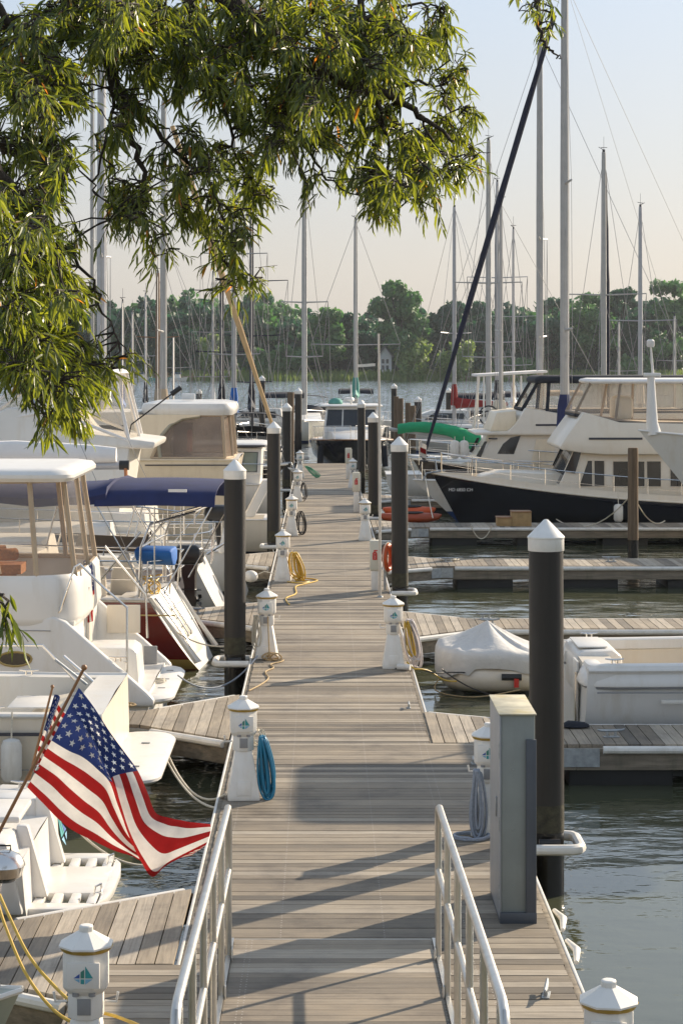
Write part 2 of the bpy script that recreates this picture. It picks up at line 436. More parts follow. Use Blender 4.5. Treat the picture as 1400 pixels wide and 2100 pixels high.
fr_ = N(nt, 'ShaderNodeFresnel'); fr_.inputs['IOR'].default_value = 1.75
mxw = N(nt, 'ShaderNodeMixShader'); nt.links.new(fr_.outputs[0], mxw.inputs[0]); nt.links.new(b.outputs[0], mxw.inputs[1]); nt.links.new(gb.outputs[0], mxw.inputs[2]); nt.links.new(mxw.outputs[0], out.inputs[0])
water = MB().add([(-400,-30,0),(400,-30,0),(400,640,0),(-400,640,0)], [(0,1,2,3)]).build('water', m, smooth=0); struct(water)

# ------------------------------------------------------------------ land under the camera and the far shore
def ground_mat(name, c1, c2, sc):
    m, nt, b, out = newmat(name)
    f = noisen(nt, sc, 6, .6)
    nt.links.new(ramp(nt, f, [(.3, c1), (.7, c2)]), b.inputs['Base Color']); b.inputs['Roughness'].default_value = .95
    bump(nt, b, f, .5, .1); return m
gm = ground_mat('shore_ground', (.045,.05,.02), (.10,.095,.045), .15)
bank = MB()
bank.prism([(-40,-40,-1.5),(40,-40,-1.5),(40,-40,.95),(-40,-40,.95)], (0, 49.3, 0))
struct(bank.build('ground', ground_mat('bank_ground', (.05,.06,.025), (.11,.10,.06), 1.5)))
def shore_z(x, y):
    t = sm((y-514)/60)
    hill = 4.0*sm((y-540)/80)*sm((-x-5)/60)
    return -.4+1.1*sm((y-508)/8)+1.0*t+hill
gx = [-260+i*8 for i in range(66)]; gy = [500, 506, 510, 514, 520, 528, 540, 555, 575, 600, 640, 700]
struct(MB().sheet([[(x, y+3*math.sin(x*.07)+2*math.sin(x*.19+1), shore_z(x, y)) for x in gx] for y in gy]).build('terrain', gm))

def leaf_quads(mb, c, r, n, size, flat=.8, mi=0, rnd=R, drop=0.):
    """n leaf sprays (single quads, free orientation) spread through a lumpy shell round c"""
    c = Vector(c)
    for _ in range(n):
        d = Vector((rnd.gauss(0,1), rnd.gauss(0,1), rnd.gauss(0,1)*flat)); d.normalize()
        rr = r*(rnd.random()**.45)
        p = c+Vector((d.x*rr, d.y*rr, d.z*rr*flat))
        p.z -= drop*rnd.random()
        a = Vector((rnd.gauss(0,1), rnd.gauss(0,1), rnd.gauss(0,.7))).normalized()
        q = (d*.8+Vector((rnd.gauss(0,.6), rnd.gauss(0,.6), rnd.gauss(0,.6)))).normalized()
        u = a.cross(q)
        if u.length < 1e-3: continue
        u.normalize(); v = q.cross(u)
        s = size*rnd.uniform(.6, 1.35)
        mb.add([p-u*s*.5, p-v*s*.32, p+u*s*.5, p+v*s*.32], [(0,1,2,3)], mi)

fbark = M('far_bark', (.022,.022,.016), .95)
def far_tree(px, Y, top, width, label, kind='broad', mat=None, base=None, seed=0, group=None, n=1500):
    """a tree across the water: px = trunk x in the photo, top = y of its crown top, width in photo px"""
    rnd = random.Random(seed*7+3)
    x = (px-VX)*Y/K; ztop = (CZ-(top-VY)*Y/K)*1.06; zb = shore_z(x, Y) if base is None else base
    wd = width*Y/K; H = ztop-zb
    t = thing('willow_tree' if kind == 'willow' else 'pine_tree' if kind == 'pine' else 'broadleaf_tree', label, 'tree', (x, Y, zb), 0, group)
    tr = MB(); top_t = H*(.6 if kind != 'pine' else .9)
    pts = [Vector((x+rnd.uniform(-.2,.2)*i, Y, zb-.3+top_t*i/5)) for i in range(6)]
    r0 = max(.25, H*.022)
    tr.tube(pts, [r0*(1.25-i*.19) for i in range(6)], 7)
    cr = MB(); lobes = []
    nl = {'broad': 16, 'willow': 15, 'pine': 12}[kind]
    for i in range(nl):
        if kind == 'pine':
            f = .35+.65*(i+.5)/nl; rr = wd*.5*(1.05-f)*1.5; a = rnd.uniform(0, 6.28)
            c = Vector((x+math.cos(a)*rr*.55, Y+math.sin(a)*rr*.5, zb+H*f*.97)); rad_ = max(.9, wd*.26*(1.15-f*.6))
        else:
            f = rnd.uniform(.30 if kind == 'broad' else .22, .93); prof = math.sin(math.pi*min(1, max(.08, (f-.08)/.98)))**.65
            a = rnd.uniform(0, 6.28); rr = wd*.5*prof*rnd.uniform(.35, .95)
            rad_ = wd*rnd.uniform(.15, .26)*(1.0 if f < .8 else .72)
            c = Vector((x+math.cos(a)*rr*.8, Y+math.sin(a)*rr*.6, zb+H*f-rad_*.3))
        lobes.append((c, rad_))
        i0 = min(5, int(f*5)); tr.tube([pts[min(5, i0)].lerp(pts[max(0, i0-1)], .5), c.lerp(pts[min(5, i0)], .25)-Vector((0,0,.4)), c], [r0*.35, r0*.22, r0*.08], 5)
    tot = sum(r*r for c, r in lobes)
    for c, r in lobes:
        leaf_quads(cr, c, r, int(1.7*n*r*r/tot), 1.35 if kind == 'broad' else 1.1, .8, 0, rnd, drop=r*1.2 if kind == 'willow' else 0)
    tr.build('trunk', fbark, t); cr.build('crown', mat or treelf, t, smooth=0, recalc=False)
    return t

far_tree(818, 520, 574, 130, 'tallest rounded broadleaf tree on the far shore, behind the white house', 'broad', treelf, seed=1, n=3200)
far_tree(668, 524, 622, 96, 'broad green tree on the far shore right of the tallest centre mast', 'broad', treelf, seed=2, n=1700)
far_tree(708, 528, 640, 70, 'darker broadleaf tree on the far shore behind the mast with the green stay', 'broad', treedk, seed=12, n=1200)
far_tree(848, 515, 693, 96, 'pale willow beside the white house, the larger of two across the water', 'willow', willow, seed=3, n=1900)
far_tree(940, 515, 694, 84, 'smaller pale willow across the water, under the navy rolled sail', 'willow', willow, seed=4, n=1500)
far_tree(432, 514, 682, 54, 'narrow light green tree standing before the dark wooded hill', 'broad', willow, seed=5, n=900)
far_tree(585, 516, 706, 80, 'low light green tree on the shore between the centre masts', 'broad', treelf, seed=6, n=1000)
far_tree(530, 516, 716, 70, 'low bushy tree on the shore behind the slanting tan sail', 'broad', treelf, seed=16, n=900)
far_tree(915, 530, 610, 100, 'dark broadleaf tree on the far shore rising behind the two willows', 'broad', treedk, seed=7, n=1800)
far_tree(980, 535, 618, 80, 'dark tree on the far shore behind the mast with a radar dome', 'broad', treedk, seed=8, n=1500)
far_tree(1130, 522, 612, 110, 'dark broadleaf tree on the far shore behind the thickest mast', 'broad', treedk, seed=9, n=1800)
far_tree(1215, 520, 578, 120, 'tall round topped tree on the far shore left of the navy and white mast', 'broad', treelf, seed=10, n=2200)
far_tree(1272, 522, 592, 90, 'tall ragged tree on the far shore right of the navy and white mast', 'broad', treedk, seed=11, n=1800)
far_tree(1375, 518, 574, 120, 'tall open crowned tree at the right end of the far shore', 'broad', treelf, seed=13, n=2200)
far_tree(1325, 525, 612, 80, 'dark tree on the far shore just behind the rightmost mast', 'broad', treedk, seed=14, n=1400)
far_tree(1062, 515, 735, 70, 'low bush like tree beside the blue roofed house', 'broad', treelf, seed=15, n=800)
far_tree(375, 518, 668, 62, 'mid green tree on the shore in front of the wooded hill by the far boats', 'broad', treedk, seed=17, n=1000)
far_tree(1300, 512, 728, 90, 'low spreading tree at the water edge under the rightmost mast', 'broad', treelf, seed=18, n=900)
# the wooded hill far behind reads as one mass
wd = MB(); wt = random.Random(5)
def wood_top(px):
    pts = [(-60,640),(120,640),(200,622),(330,612),(470,606),(560,612),(600,632),(640,648),(760,640),(900,634),(1010,628),(1075,622),(1150,622),(1250,618),(1460,610)]
    for (x0,y0),(x1,y1) in zip(pts, pts[1:]):
        if x0 <= px <= x1: return y0+(y1-y0)*(px-x0)/(x1-x0)
    return 640
for row, Y in enumerate((535, 560, 590)):
    px = -60.0
    while px < 1460:
        top = wood_top(px)+wt.uniform(-13, 20)+(2-row)*11
        x = (px-VX)*Y/K; zt = CZ-(top-VY)*Y/K; zb = shore_z(x, Y)
        r = wt.uniform(2.2, 3.4)
        for q in range(5):
            z = lerp(zt-r*.7, zb+2, q/4.2)
            leaf_quads(wd, (x+wt.uniform(-1.2,1.2), Y+wt.uniform(-3,3), z), r*(1+.12*q), 105, 1.8, .85, 0 if (wt.random() < .7) else 1, wt)
        px += wt.uniform(20, 34)
wo = wd.build('far_woodland', [treedk, treelf], smooth=0, recalc=False)
tag(wo, 'dark green wooded hill behind the far shore trees', 'woodland', kind='stuff')
# reeds along the water's edge
rd = MB(); rr = random.Random(9)
for _ in range(9000):
    x = rr.uniform(-95, 100); y = rr.uniform(508, 522)+3*math.sin(x*.07)+2*math.sin(x*.19+1)
    if x < -36 and rr.random() < .75: continue
    h = rr.uniform(1.0, 2.3)*(1.0 if x > -36 else .6); z0 = shore_z(x, y-3*math.sin(x*.07)-2*math.sin(x*.19+1))-.2; a = rr.uniform(0, 3.14); s = rr.uniform(.15, .34)
    dx, dy = math.cos(a)*s, math.sin(a)*s; lx = rr.uniform(-.4, .4)
    rd.add([(x-dx,y-dy,z0),(x+dx,y+dy,z0),(x+lx+dx*.3,y+dy*.3,z0+h),(x+lx-dx*.3,y-dy*.3,z0+h)], [(0,1,2,3)])
tag(rd.build('reed_bed', reedm, smooth=0, recalc=False), 'strip of green reeds along the far water edge', 'reeds', kind='stuff')

def house(px, Y, ridge, eave, base, w_px, label, wall, roofm, gable=True, depth=9):
    x = (px-VX)*Y/K; zr, ze = CZ-(ridge-VY)*Y/K, CZ-(eave-VY)*Y/K; zb = CZ-(base-VY)*Y/K; hw = w_px*Y/K/2
    t = thing('cottage', label, 'house', (x, Y, zb))
    if gable:
        pf = [(x-hw,Y,zb),(x+hw,Y,zb),(x+hw,Y,ze),(x,Y,zr),(x-hw,Y,ze)]
        MB().prism(pf, (0,depth,0)).build('wall', wall, t, smooth=0)
        rf = MB()
        for s in (-1, 1):
            rf.prism([(x+s*(hw+.4),Y-.4,ze-.35),(x,Y-.4,zr+.06),(x,Y-.4,zr+.3),(x+s*(hw+.4),Y-.4,ze-.1)], (0,depth+.8,0))
        rf.build('roof', roofm, t, smooth=0)
    else:
        MB().box((x,Y+depth/2,(zb+ze)/2), (hw*2,depth,ze-zb)).build('wall', wall, t, smooth=0)
        MB().prism([(x-hw-.4,Y-.5,ze),(x-hw-.4,Y+depth/2,zr),(x-hw-.4,Y+depth+.5,ze)], (2*hw+.8,0,0)).build('roof', roofm, t, smooth=0)
    for wx, wz in ((-.30,.30),(.36,.30),(-.30,.68),(.36,.68)) if gable else ((-.5,.5),(0,.5),(.5,.5)):
        zc = lerp(zb, ze, wz)
        fr = MB().box((x+hw*wx,Y-.03,zc), (hw*.38,.06,(ze-zb)*.26)).build('window', glassb, t, smooth=0)
    return t
roofg = M('roof_grey', (.22,.23,.25), .8); roofb = M('roof_blue', (.26,.33,.40), .6); hw_ = M('house_white', (.88,.89,.90), .7)
house(789, 528, 712, 730, 764, 27, 'white gabled house with grey roof across the water', hw_, roofg)
house(1052, 540, 711, 728, 762, 44, 'low house with wide pale blue roof among the far trees', hw_, roofb, False)
house(556, 520, 744, 752, 764, 18, 'small grey shed on the far shore left of the tallest centre mast', M('shed_grey', (.45,.48,.5), .8), roofg)
# the far landing on the left shore: small boats, cars' worth of clutter is too small to read
for i, (px, L, colr, lab) in enumerate([(292, 4.5, gelw, 'small white boat at the far left landing, leftmost of three'), (333, 6, M('far_green', (.08,.30,.26), .5), 'small teal boat moored at the far landing'), (366, 4.2, gelw, 'small white boat at the far landing right of the teal one')]):
    Y = 496; x = (px-VX)*Y/K
    t = thing('motorboat', lab, 'boat', (x, Y, 0), 0, 'boats at the far landing')
    hb = MB(); hb.loft([[(x-L/2,Y-.9,-.1),(x-L/2,Y+.9,-.1),(x-L/2,Y+1,.7),(x-L/2,Y-1,.7)], [(x+L*.2,Y-.9,-.1),(x+L*.2,Y+.9,-.1),(x+L*.2,Y+1.05,.8),(x+L*.2,Y-1.05,.8)], [(x+L*.45,Y-.1,-.1),(x+L*.45,Y+.1,-.1),(x+L*.55,Y+.1,1.0),(x+L*.55,Y-.1,1.0)]])
    hb.build('hull', colr, t); MB().box((x-.2,Y,1.15), (1.5,1.3,.9), taper=.8).build('console', gelw, t); MB().box((x-.2,Y,1.9), (1.9,1.5,.1)).build('canopy', bluec, t)
ld = MB(); x0, x1 = (270-VX)*500/K, (470-VX)*500/K
t = thing('landing_pier', 'low timber landing on the far left shore beside small boats', 'pier', (x0, 500, 0))
MB().box(((x0+x1)/2,500,1.0), (x1-x0,2,.25)).build('deck', woodb, t)
for i in range(9):
    MB().lathe([(.16,-.5),(.16,2.0)], (x0+(x1-x0)*i/8,498.8,0), 8).build('post', woodp, t)
t = thing('jetty', 'low dark jetty on short posts across the water at right', 'pier', ((1180-VX)*490/K, 490, 0))
xa, xb = (955-VX)*490/K, (1420-VX)*490/K
MB().box(((xa+xb)/2,490,1.05), (xb-xa,1.6,.2)).build('deck', woodb, t)
for i in range(22):
    MB().lathe([(.15,-.5),(.15,1.5)], (xa+(xb-xa)*i/21,489.6,0), 8).build('post', woodp, t)

# thin summer haze round everything
mh, nt, b, out = newmat('haze_air'); nt.nodes.remove(b)
vol = N(nt, 'ShaderNodeVolumePrincipled'); vol.inputs['Density'].default_value = .00010
vol.inputs['Color'].default_value = (.80,.87,.95,1); vol.inputs['Anisotropy'].default_value = .35
nt.links.new(vol.outputs[0], out.inputs['Volume'])
hz = MB().box((0, 320, 18), (1000, 800, 40)).build('haze', mh, smooth=0)
hz['kind'] = 'stuff'; tag(hz, 'thin pale summer haze over the water', 'haze', kind='stuff')
# ------------------------------------------------------------------ the pier and its finger piers
XL, XR, XP, XPL, DZ = -1.03, 1.29, 1.84, -1.76, .5
rdk = random.Random(21)
pier = thing('main_pier', 'long straight timber walkway running out between the moored boats', 'pier', (0, 12, DZ))
dk = MB(); y = 8.6; k = 0
while y < 91:
    gap = rdk.uniform(.007, .014)
    xr = XP if y < 24.55 else XR
    xl = XPL if y < 15.55 else XL
    dz = rdk.uniform(-.002, .002); e = rdk.uniform(-.006, .006)
    dk.box(((xl+xr)/2+e, y+PITCH/2, DZ-.02+dz), (xr-xl, PITCH-gap, .04)); y += PITCH; k += 1
dk.build('deck', deckm, pier, smooth=0)
fa = MB()
for x, y0, y1 in ((XL-.025, 15.6, 91), (XR+.025, 24.6, 91), (XP+.025, 8.6, 24.56), (XPL-.025, 8.6, 15.56)):
    fa.box((x, (y0+y1)/2, DZ-.135), (.05, y1-y0, .24))
fa.box((.13, 91.05, DZ-.135), (2.3, .06, .24)); fa.box(((XP+XR)/2+.02, 24.6, DZ-.14), (XP-XR-.06, .05, .23)); 
fa.build('fascia', woodb, pier, bevel=.006)
for x, y0, y1 in ((XL-.065, 15.6, 91), (XR+.065, 24.65, 91), (XP+.065, 8.6, 24.56)):
    MB().box((x, (y0+y1)/2, DZ-.045), (.03, y1-y0, .07)).build('fender_strip', fendw, pier, bevel=.012)
for i in range(9):
    yy = 10+i*9.4
    MB().box((.13, yy+2.2, .06), (2.1, 3.4, .46)).build('float', floatm, pier, bevel=.03)
for yy in (17.0, 16.1):
    MB().tube([(XP+.12, yy-.3, DZ-.05), (XP+.16, yy, DZ-.04), (XP+.12, yy+.3, DZ-.05)], [.018,.032,.018], 12).build('bumper', fendw, pier)

def finger(Yc, side, L, label, hw=.64, gf=1.2, gb=1.2, gl=1.25, root=None, clip=None, cleats=()):
    xr = root if root is not None else (XR if side > 0 else XL)
    xr += side*.10
    t = thing('finger_pier', label, 'finger pier', (xr, Yc, DZ), 0, 'finger piers off the walkway')
    d = MB(); x = 0.; p = .146; rr = random.Random(int(Yc*10)+side)
    ext = lambda s, g: hw+g*max(0, 1-s/gl)
    while x < L:
        a, b_ = x+.003, x+p-rr.uniform(.005,.010)
        f0, f1, k0, k1 = Yc-ext(a, gf), Yc-ext(b_, gf), Yc+ext(a, gb), Yc+ext(b_, gb)
        if clip and a < clip[0]: f0 = f1 = max(f0, clip[1])
        q = rr.uniform(-.002,.002)
        X0, X1 = xr+side*a, xr+side*b_
        d.add([(X0,f0,DZ-.04),(X1,f1,DZ-.04),(X1,k1,DZ-.04),(X0,k0,DZ-.04),(X0,f0,DZ+q),(X1,f1,DZ+q),(X1,k1,DZ+q),(X0,k0,DZ+q)],
              [(3,2,1,0),(4,5,6,7),(0,1,5,4),(1,2,6,5),(2,3,7,6),(3,0,4,7)]); x += p
    d.build('deck', fingm, t, smooth=0)
    # edge beams, rub strips and steel knee plates along both sides
    for s, g in ((-1, gf), (1, gb)):
        i0 = clip[0] if (clip and s < 0) else 0.0
        A = Vector((xr+side*i0, Yc+s*(ext(i0, g)+.03), 0)); Bk = Vector((xr+side*gl, Yc+s*(hw+.03), 0)); C = Vector((xr+side*L, Yc+s*(hw+.03), 0))
        for P, Q in ((A, Bk), (Bk, C)):
            u = (Q-P); ln = u.length; ang = math.atan2(u.y, u.x); m_ = (P+Q)/2
            MB().box((m_.x, m_.y, DZ-.17), (ln-.004, .055, .26), rz=ang).build('edge_beam', woodb, t, bevel=.006)
            u.normalize(); nn = Vector((-u.y, u.x, 0)); nn = nn if nn.y*s > 0 else -nn
            o_ = nn*.052
            gapm = .32 if P is Bk else .05
            MB().tube([P+u*gapm+o_+Vector((0,0,DZ-.055)), Q-u*.30*(1 if P is A else .05)+o_+Vector((0,0,DZ-.055))], .048, 10).build('rub_strip', fendw, t)
        for P, Q, kk in ((A, Bk, 1), (Bk, C, 0)):
            u = (Q-P).normalized(); nn = Vector((-u.y, u.x, 0)); nn = nn if nn.y*s > 0 else -nn
            c = Bk-u*.14 if kk else Bk+u*.14
            MB().box((c.x+nn.x*.034, c.y+nn.y*.034, DZ-.15), (.28, .014, .22), rz=math.atan2(u.y, u.x)).build('knee_plate', galv, t)
    MB().box((xr+side*(L+.035), Yc, DZ-.15), (.06, 2*hw+.1, .28)).build('end_beam', woodb, t)
    xf = 1.7
    while xf < L-.6:
        MB().box((xr+side*(xf+.55), Yc, .03), (1.25, 2*hw-.1, .40)).build('float', floatm, t, bevel=.03); xf += 2.35
    return t
def cleat(p, rz, label, group='dock cleats', s=1.0):
    t = thing('dock_cleat', label, 'cleat', p, rz, group)
    c = MB()
    c.tube([(-.15*s,0,.085*s),(-.12*s,0,.075*s),(-.05*s,0,.07*s),(.05*s,0,.07*s),(.12*s,0,.075*s),(.15*s,0,.085*s)], [.009*s,.013*s,.016*s,.016*s,.013*s,.009*s], 8)
    for q in (-.045, .045):
        c.lathe([(.018*s,0),(.013*s,.07*s)], (q*s,0,0), 8)
    c.build('horns', galv, t, world=False)
    MB().box((0,0,.006*s), (.17*s,.06*s,.012*s)).build('base', galv, t, world=False, bevel=.003)
    return t
F = []
F.append(finger(16.0, -1, 9, 'nearest left finger pier with pale wide boards, under the big flag', gf=1.0, gb=1.15, gl=1.6, clip=(.66, 15.60), hw=.66))
F.append(finger(26.35, -1, 9, 'second left finger pier, ending beside the white swim platforms', hw=.5, gf=1.0, gb=1.3, gl=1.2))
F.append(finger(37.2, -1, 9, 'third left finger pier, by the burgundy hulled sailboat', hw=.6, gf=1.1, gb=1.1))
F.append(finger(47.4, -1, 9, 'fourth left finger pier with greenish edge beam beside the yellow hose', hw=.6, gf=1.1, gb=1.1))
F.append(finger(57.8, -1, 9, 'fifth left finger pier, low and mostly hidden behind a black pile', hw=.6))
F.append(finger(25.17, 1, 12.5, 'nearest right finger pier beside the open white boat', root=XR-.06, hw=.66, gf=.0, gb=.95, gl=1.7, clip=(.55, 24.62)))
F.append(finger(35.75, 1, 14, 'second right finger pier, behind the covered dinghy', hw=.68, gf=1.1, gb=1.1))
F.append(finger(46.6, 1, 14, 'third right finger pier, empty and sunlit with dark floats showing', hw=.85, gf=.9, gb=1.0))
F.append(finger(57.1, 1, 16, 'fourth right finger pier, alongside the navy hulled trawler', hw=.75, gf=.9, gb=1.0))
F.append(finger(68.5, 1, 14, 'fifth right finger pier, hidden behind the navy hulled trawler', hw=.7))
# gusset triangle of boards at the first right finger, walkway side
cleat(G(838,1452), rad(88), 'small upright looking cleat on the walkway inside a round shadow', s=.8)
cleat(G(970,1566), rad(88), 'cleat on the walkway left of the grey cabinet pedestal', s=.8)
cleat(G(1119,2042), rad(80), 'galvanised cleat on the walkway edge right of the gangway', s=.95)
cleat(G(1078,1517), rad(10), 'wide horned cleat on nearest right finger hidden by the black pile')
cleat(G(1252,1512), rad(8), 'wide horned cleat on the nearest right finger below the white boat', s=1.15)
cleat(G(1003,1281), rad(5), 'cleat on the second right finger, near its front edge', s=1.2)
cleat(G(996,1269), rad(5), 'cleat on the second right finger, near its back edge', s=1.2)
cleat(G(1252,1152), rad(0), 'cleat on the third right finger, left of the wooden pile', s=1.4)
cleat(G(238,1475), rad(0), 'cleat holding the tan rope on the second left finger', s=1.2)
cleat(G(918,1152), rad(0), 'cleat under white rope on the third right finger', s=1.2)
cleat(G(400,1258), rad(0), 'cleat on the third left finger behind the burgundy boat', s=1.2)

# ------------------------------------------------------------------ gangway with two handrails
gw = thing('gangway', 'sloping timber gangway with tubular aluminium handrails leading onto the pier', 'gangway', (.075, 16.1, .53))
gx0, gx1 = -.685, .86
gz = lambda y: .545+max(0, (15.9-y))*.043
d = MB(); y = 16.1; rg = random.Random(4)
while y > 8.2:
    y0 = y-PITCH+.006; yc = (y+y0)/2
    d.add([(gx0,y0,gz(y0)-.03),(gx1,y0,gz(y0)-.03),(gx1,y,gz(y)-.03),(gx0,y,gz(y)-.03),(gx0,y0,gz(y0)),(gx1,y0,gz(y0)),(gx1,y,gz(y)),(gx0,y,gz(y))],
          [(3,2,1,0),(4,5,6,7),(0,1,5,4),(1,2,6,5),(2,3,7,6),(3,0,4,7)]); y -= PITCH
d.build('deck', gangm, gw, smooth=0)
MB().box(((gx0+gx1)/2, 16.13, .520), (gx1-gx0, .035, .034)).build('end_plate', alu, gw, bevel=.005)
for x in (gx0-.022, gx1+.022):
    MB().add([(x-.018,8.2,gz(8.2)-.16),(x+.018,8.2,gz(8.2)-.16),(x+.018,16.1,gz(16.1)-.035),(x-.018,16.1,gz(16.1)-.035),(x-.018,8.2,gz(8.2)+.012),(x+.018,8.2,gz(8.2)+.012),(x+.018,16.1,gz(16.1)+.012),(x-.018,16.1,gz(16.1)+.012)],
             [(3,2,1,0),(4,5,6,7),(0,1,5,4),(1,2,6,5),(2,3,7,6),(3,0,4,7)]).build('side_channel', alu, gw)
for x, s in ((gx0-.022, -1), (gx1+.022, 1)):
    xx = x+s*.0
    top = lambda y: gz(y)+1.16
    ys = [15.5, 14.42, 13.34, 12.26, 11.18, 10.1]
    path = [(xx,15.55,gz(15.5)+.62), (xx,15.55,top(15.5)-.10), (xx,15.51,top(15.5)-.03), (xx,15.42,top(15.5)+.005)]
    path += [(xx,yy,top(yy)) for yy in (15, 13, 11, 10.05)]+[(xx,9.93,top(9.9)-.03),(xx,9.86,top(9.9)-.11),(xx,9.85,gz(9.85)+.05)]
    MB().tube(path, .027, 12).build('top_rail', alu, gw)
    MB().tube([(xx,15.55,gz(15.5)+.66),(xx,9.85,gz(9.85)+.60)], .023, 12).build('mid_rail', alu, gw)
    for yy in ys:
        ph = MB().tube([(xx,yy+.05 if yy == 15.5 else yy,gz(yy)-.12),(xx,yy+.05 if yy == 15.5 else yy,top(yy)-.03 if yy != 15.5 else gz(yy)+.62)], .0235, 12).build('post', alu, gw)
        MB().box((xx-s*.028,yy,gz(yy)-.04), (.012,.085,.26)).build('bracket', alu, gw, bevel=.004)

# ------------------------------------------------------------------ piles
def pile(x, Y, label, ztop=3.575, r=.165, hoop=None, group='black capped piles along the walkway', z0=-1.5):
    t = thing('mooring_pile', label, 'pile', (x, Y, 0), 0, group)
    MB().lathe([(r,.62),(r,ztop-.30)], (x,Y,0), 28).build('sleeve', pilem, t)
    MB().lathe([(r*.985,z0),(r*.985,.615)], (x,Y,0), 28).build('wet_foot', pilew, t)
    MB().lathe([(r*1.004,.60),(r*1.006,.70),(r*1.001,.86)], (x,Y,0), 28).build('tide_band', tidem, t)
    MB().lathe([(r*1.03,ztop-.30),(r*1.05,ztop-.295),(r*1.05,ztop-.185),(r*1.08,ztop-.178),(r*1.08,ztop-.165),(r*.98,ztop-.15),(.02,ztop-.004),(.004,ztop)], (x,Y,0), 28).build('cap', capm, t)
    if hoop:
        hs, s = hoop
        wv = .30
        xo, xi = x+s*wv, hs
        pts = [(xi,Y-wv),(xo-s*.1,Y-wv),(xo-s*.03,Y-wv+.03),(xo,Y-wv+.1),(xo,Y+wv-.1),(xo-s*.03,Y+wv-.03),(xo-s*.1,Y+wv),(xi,Y+wv)]
        hp = thing('pile_hoop', 'white guide hoop round the '+label.split(',')[0], 'pile guide', (x, Y, DZ), 0, 'pile guide hoops')
        MB().tube([(a,b_,DZ-.02) for a, b_ in pts], .050, 10).build('frame', fendw, hp)
        for q in (-1, 1):
            MB().tube([(x-.1,Y+q*.215,DZ+.03),(x+.1,Y+q*.215,DZ+.03)], .035, 10).build('roller', rubber, hp)
    rq = random.Random(int(Y*13)); t.rotation_euler = (rad(rq.uniform(-.35,.35)), rad(rq.uniform(-.35,.35)), 0)
    return t
pile((1121-VX)*19.6/K, 19.6, 'nearest and widest black pile, right of the grey cabinet', hoop=(XP+.08, 1))
pile((820-VX)*40.8/K, 40.8, 'black pile beside the orange life ring', hoop=(XR+.08, 1))
pile((766-VX)*59.9/K, 59.9, 'black pile just right of the slim lamp pole top', r=.155, hoop=(XR+.07, 1))
pile((741-VX)*78.1/K, 78.1, 'black pile in front of the dark yacht at the pier end', r=.15)
pile((482-VX)*31.4/K, 31.4, 'left black pile nearest the camera, in front of the navy bimini', hoop=(XL-.08, -1))
pile((561-VX)*50.8/K, 50.8, 'left black pile crossed by the slanting tan sail', hoop=(XL-.08, -1))
pile((588-VX)*72.8/K, 72.8, 'left black pile between two others near the pier end', hoop=(XL-.07, -1))
pile((611-VX)*96/K, 96, 'thin looking far black pile left of the pier end', ztop=3.8, hoop=(-.6, -1))
FP = 'far piles standing in open water'
pile((808-VX)*118/K, 118, 'far black pile right of the dark yacht, leftmost of its cluster', ztop=3.75, group=FP)
pile((857-VX)*112/K, 112, 'far black pile above the green sail cover', ztop=3.1, r=.2, group=FP)
pile((919-VX)*125/K, 125, 'far black pile left of the red sail cover', ztop=3.4, group=FP)
pile((1027-VX)*120/K, 120, 'far black pile between the right masts, before the open water', ztop=3.4, r=.19, group=FP)
pile((408-VX)*121/K, 121, 'far black pile behind the white rounded boat roof', ztop=3.4, group=FP)
pile((538-VX)*118/K, 118, 'far black pile left of the slanting tan sail', ztop=4.2, r=.18, group=FP)
def wpile(x, Y, z, r, label):
    t = thing('timber_pile', label, 'pile', (x, Y, 0), 0, 'bare timber piles')
    MB().lathe([(r*1.05,-1.5),(r,z-.05),(r*.93,z)], (x,Y,0), 14).build('shaft', woodp, t)
    MB().lathe([(r*1.062,-.4),(r*1.062,.45)], (x,Y,0), 14).build('wet_foot', pilew, t)
    return t
wpile((1297-VX)*52.9/K, 52.9, 2.83, .135, 'tall weathered timber pile in front of the navy trawler')
for px, top, lab, Yy in ((821,817,'timber pile right of the far black pile, taller',110),(812,813,'timber pile touching the far black pile',112),(836,826,'short timber pile in the far cluster, left one of two',108),(846,832,'short timber pile in the far cluster, right one of two',106),(596,804,'brown timber pile between black piles near the pier end',92),(34,872,'stub timber pile at the left edge, under the leaves',70),(15,868,'timber stub at the far left edge beside the blue canopy',72)):
    wpile((px-VX)*Yy/K, Yy, CZ-(top-VY)*Yy/K, .15, lab)

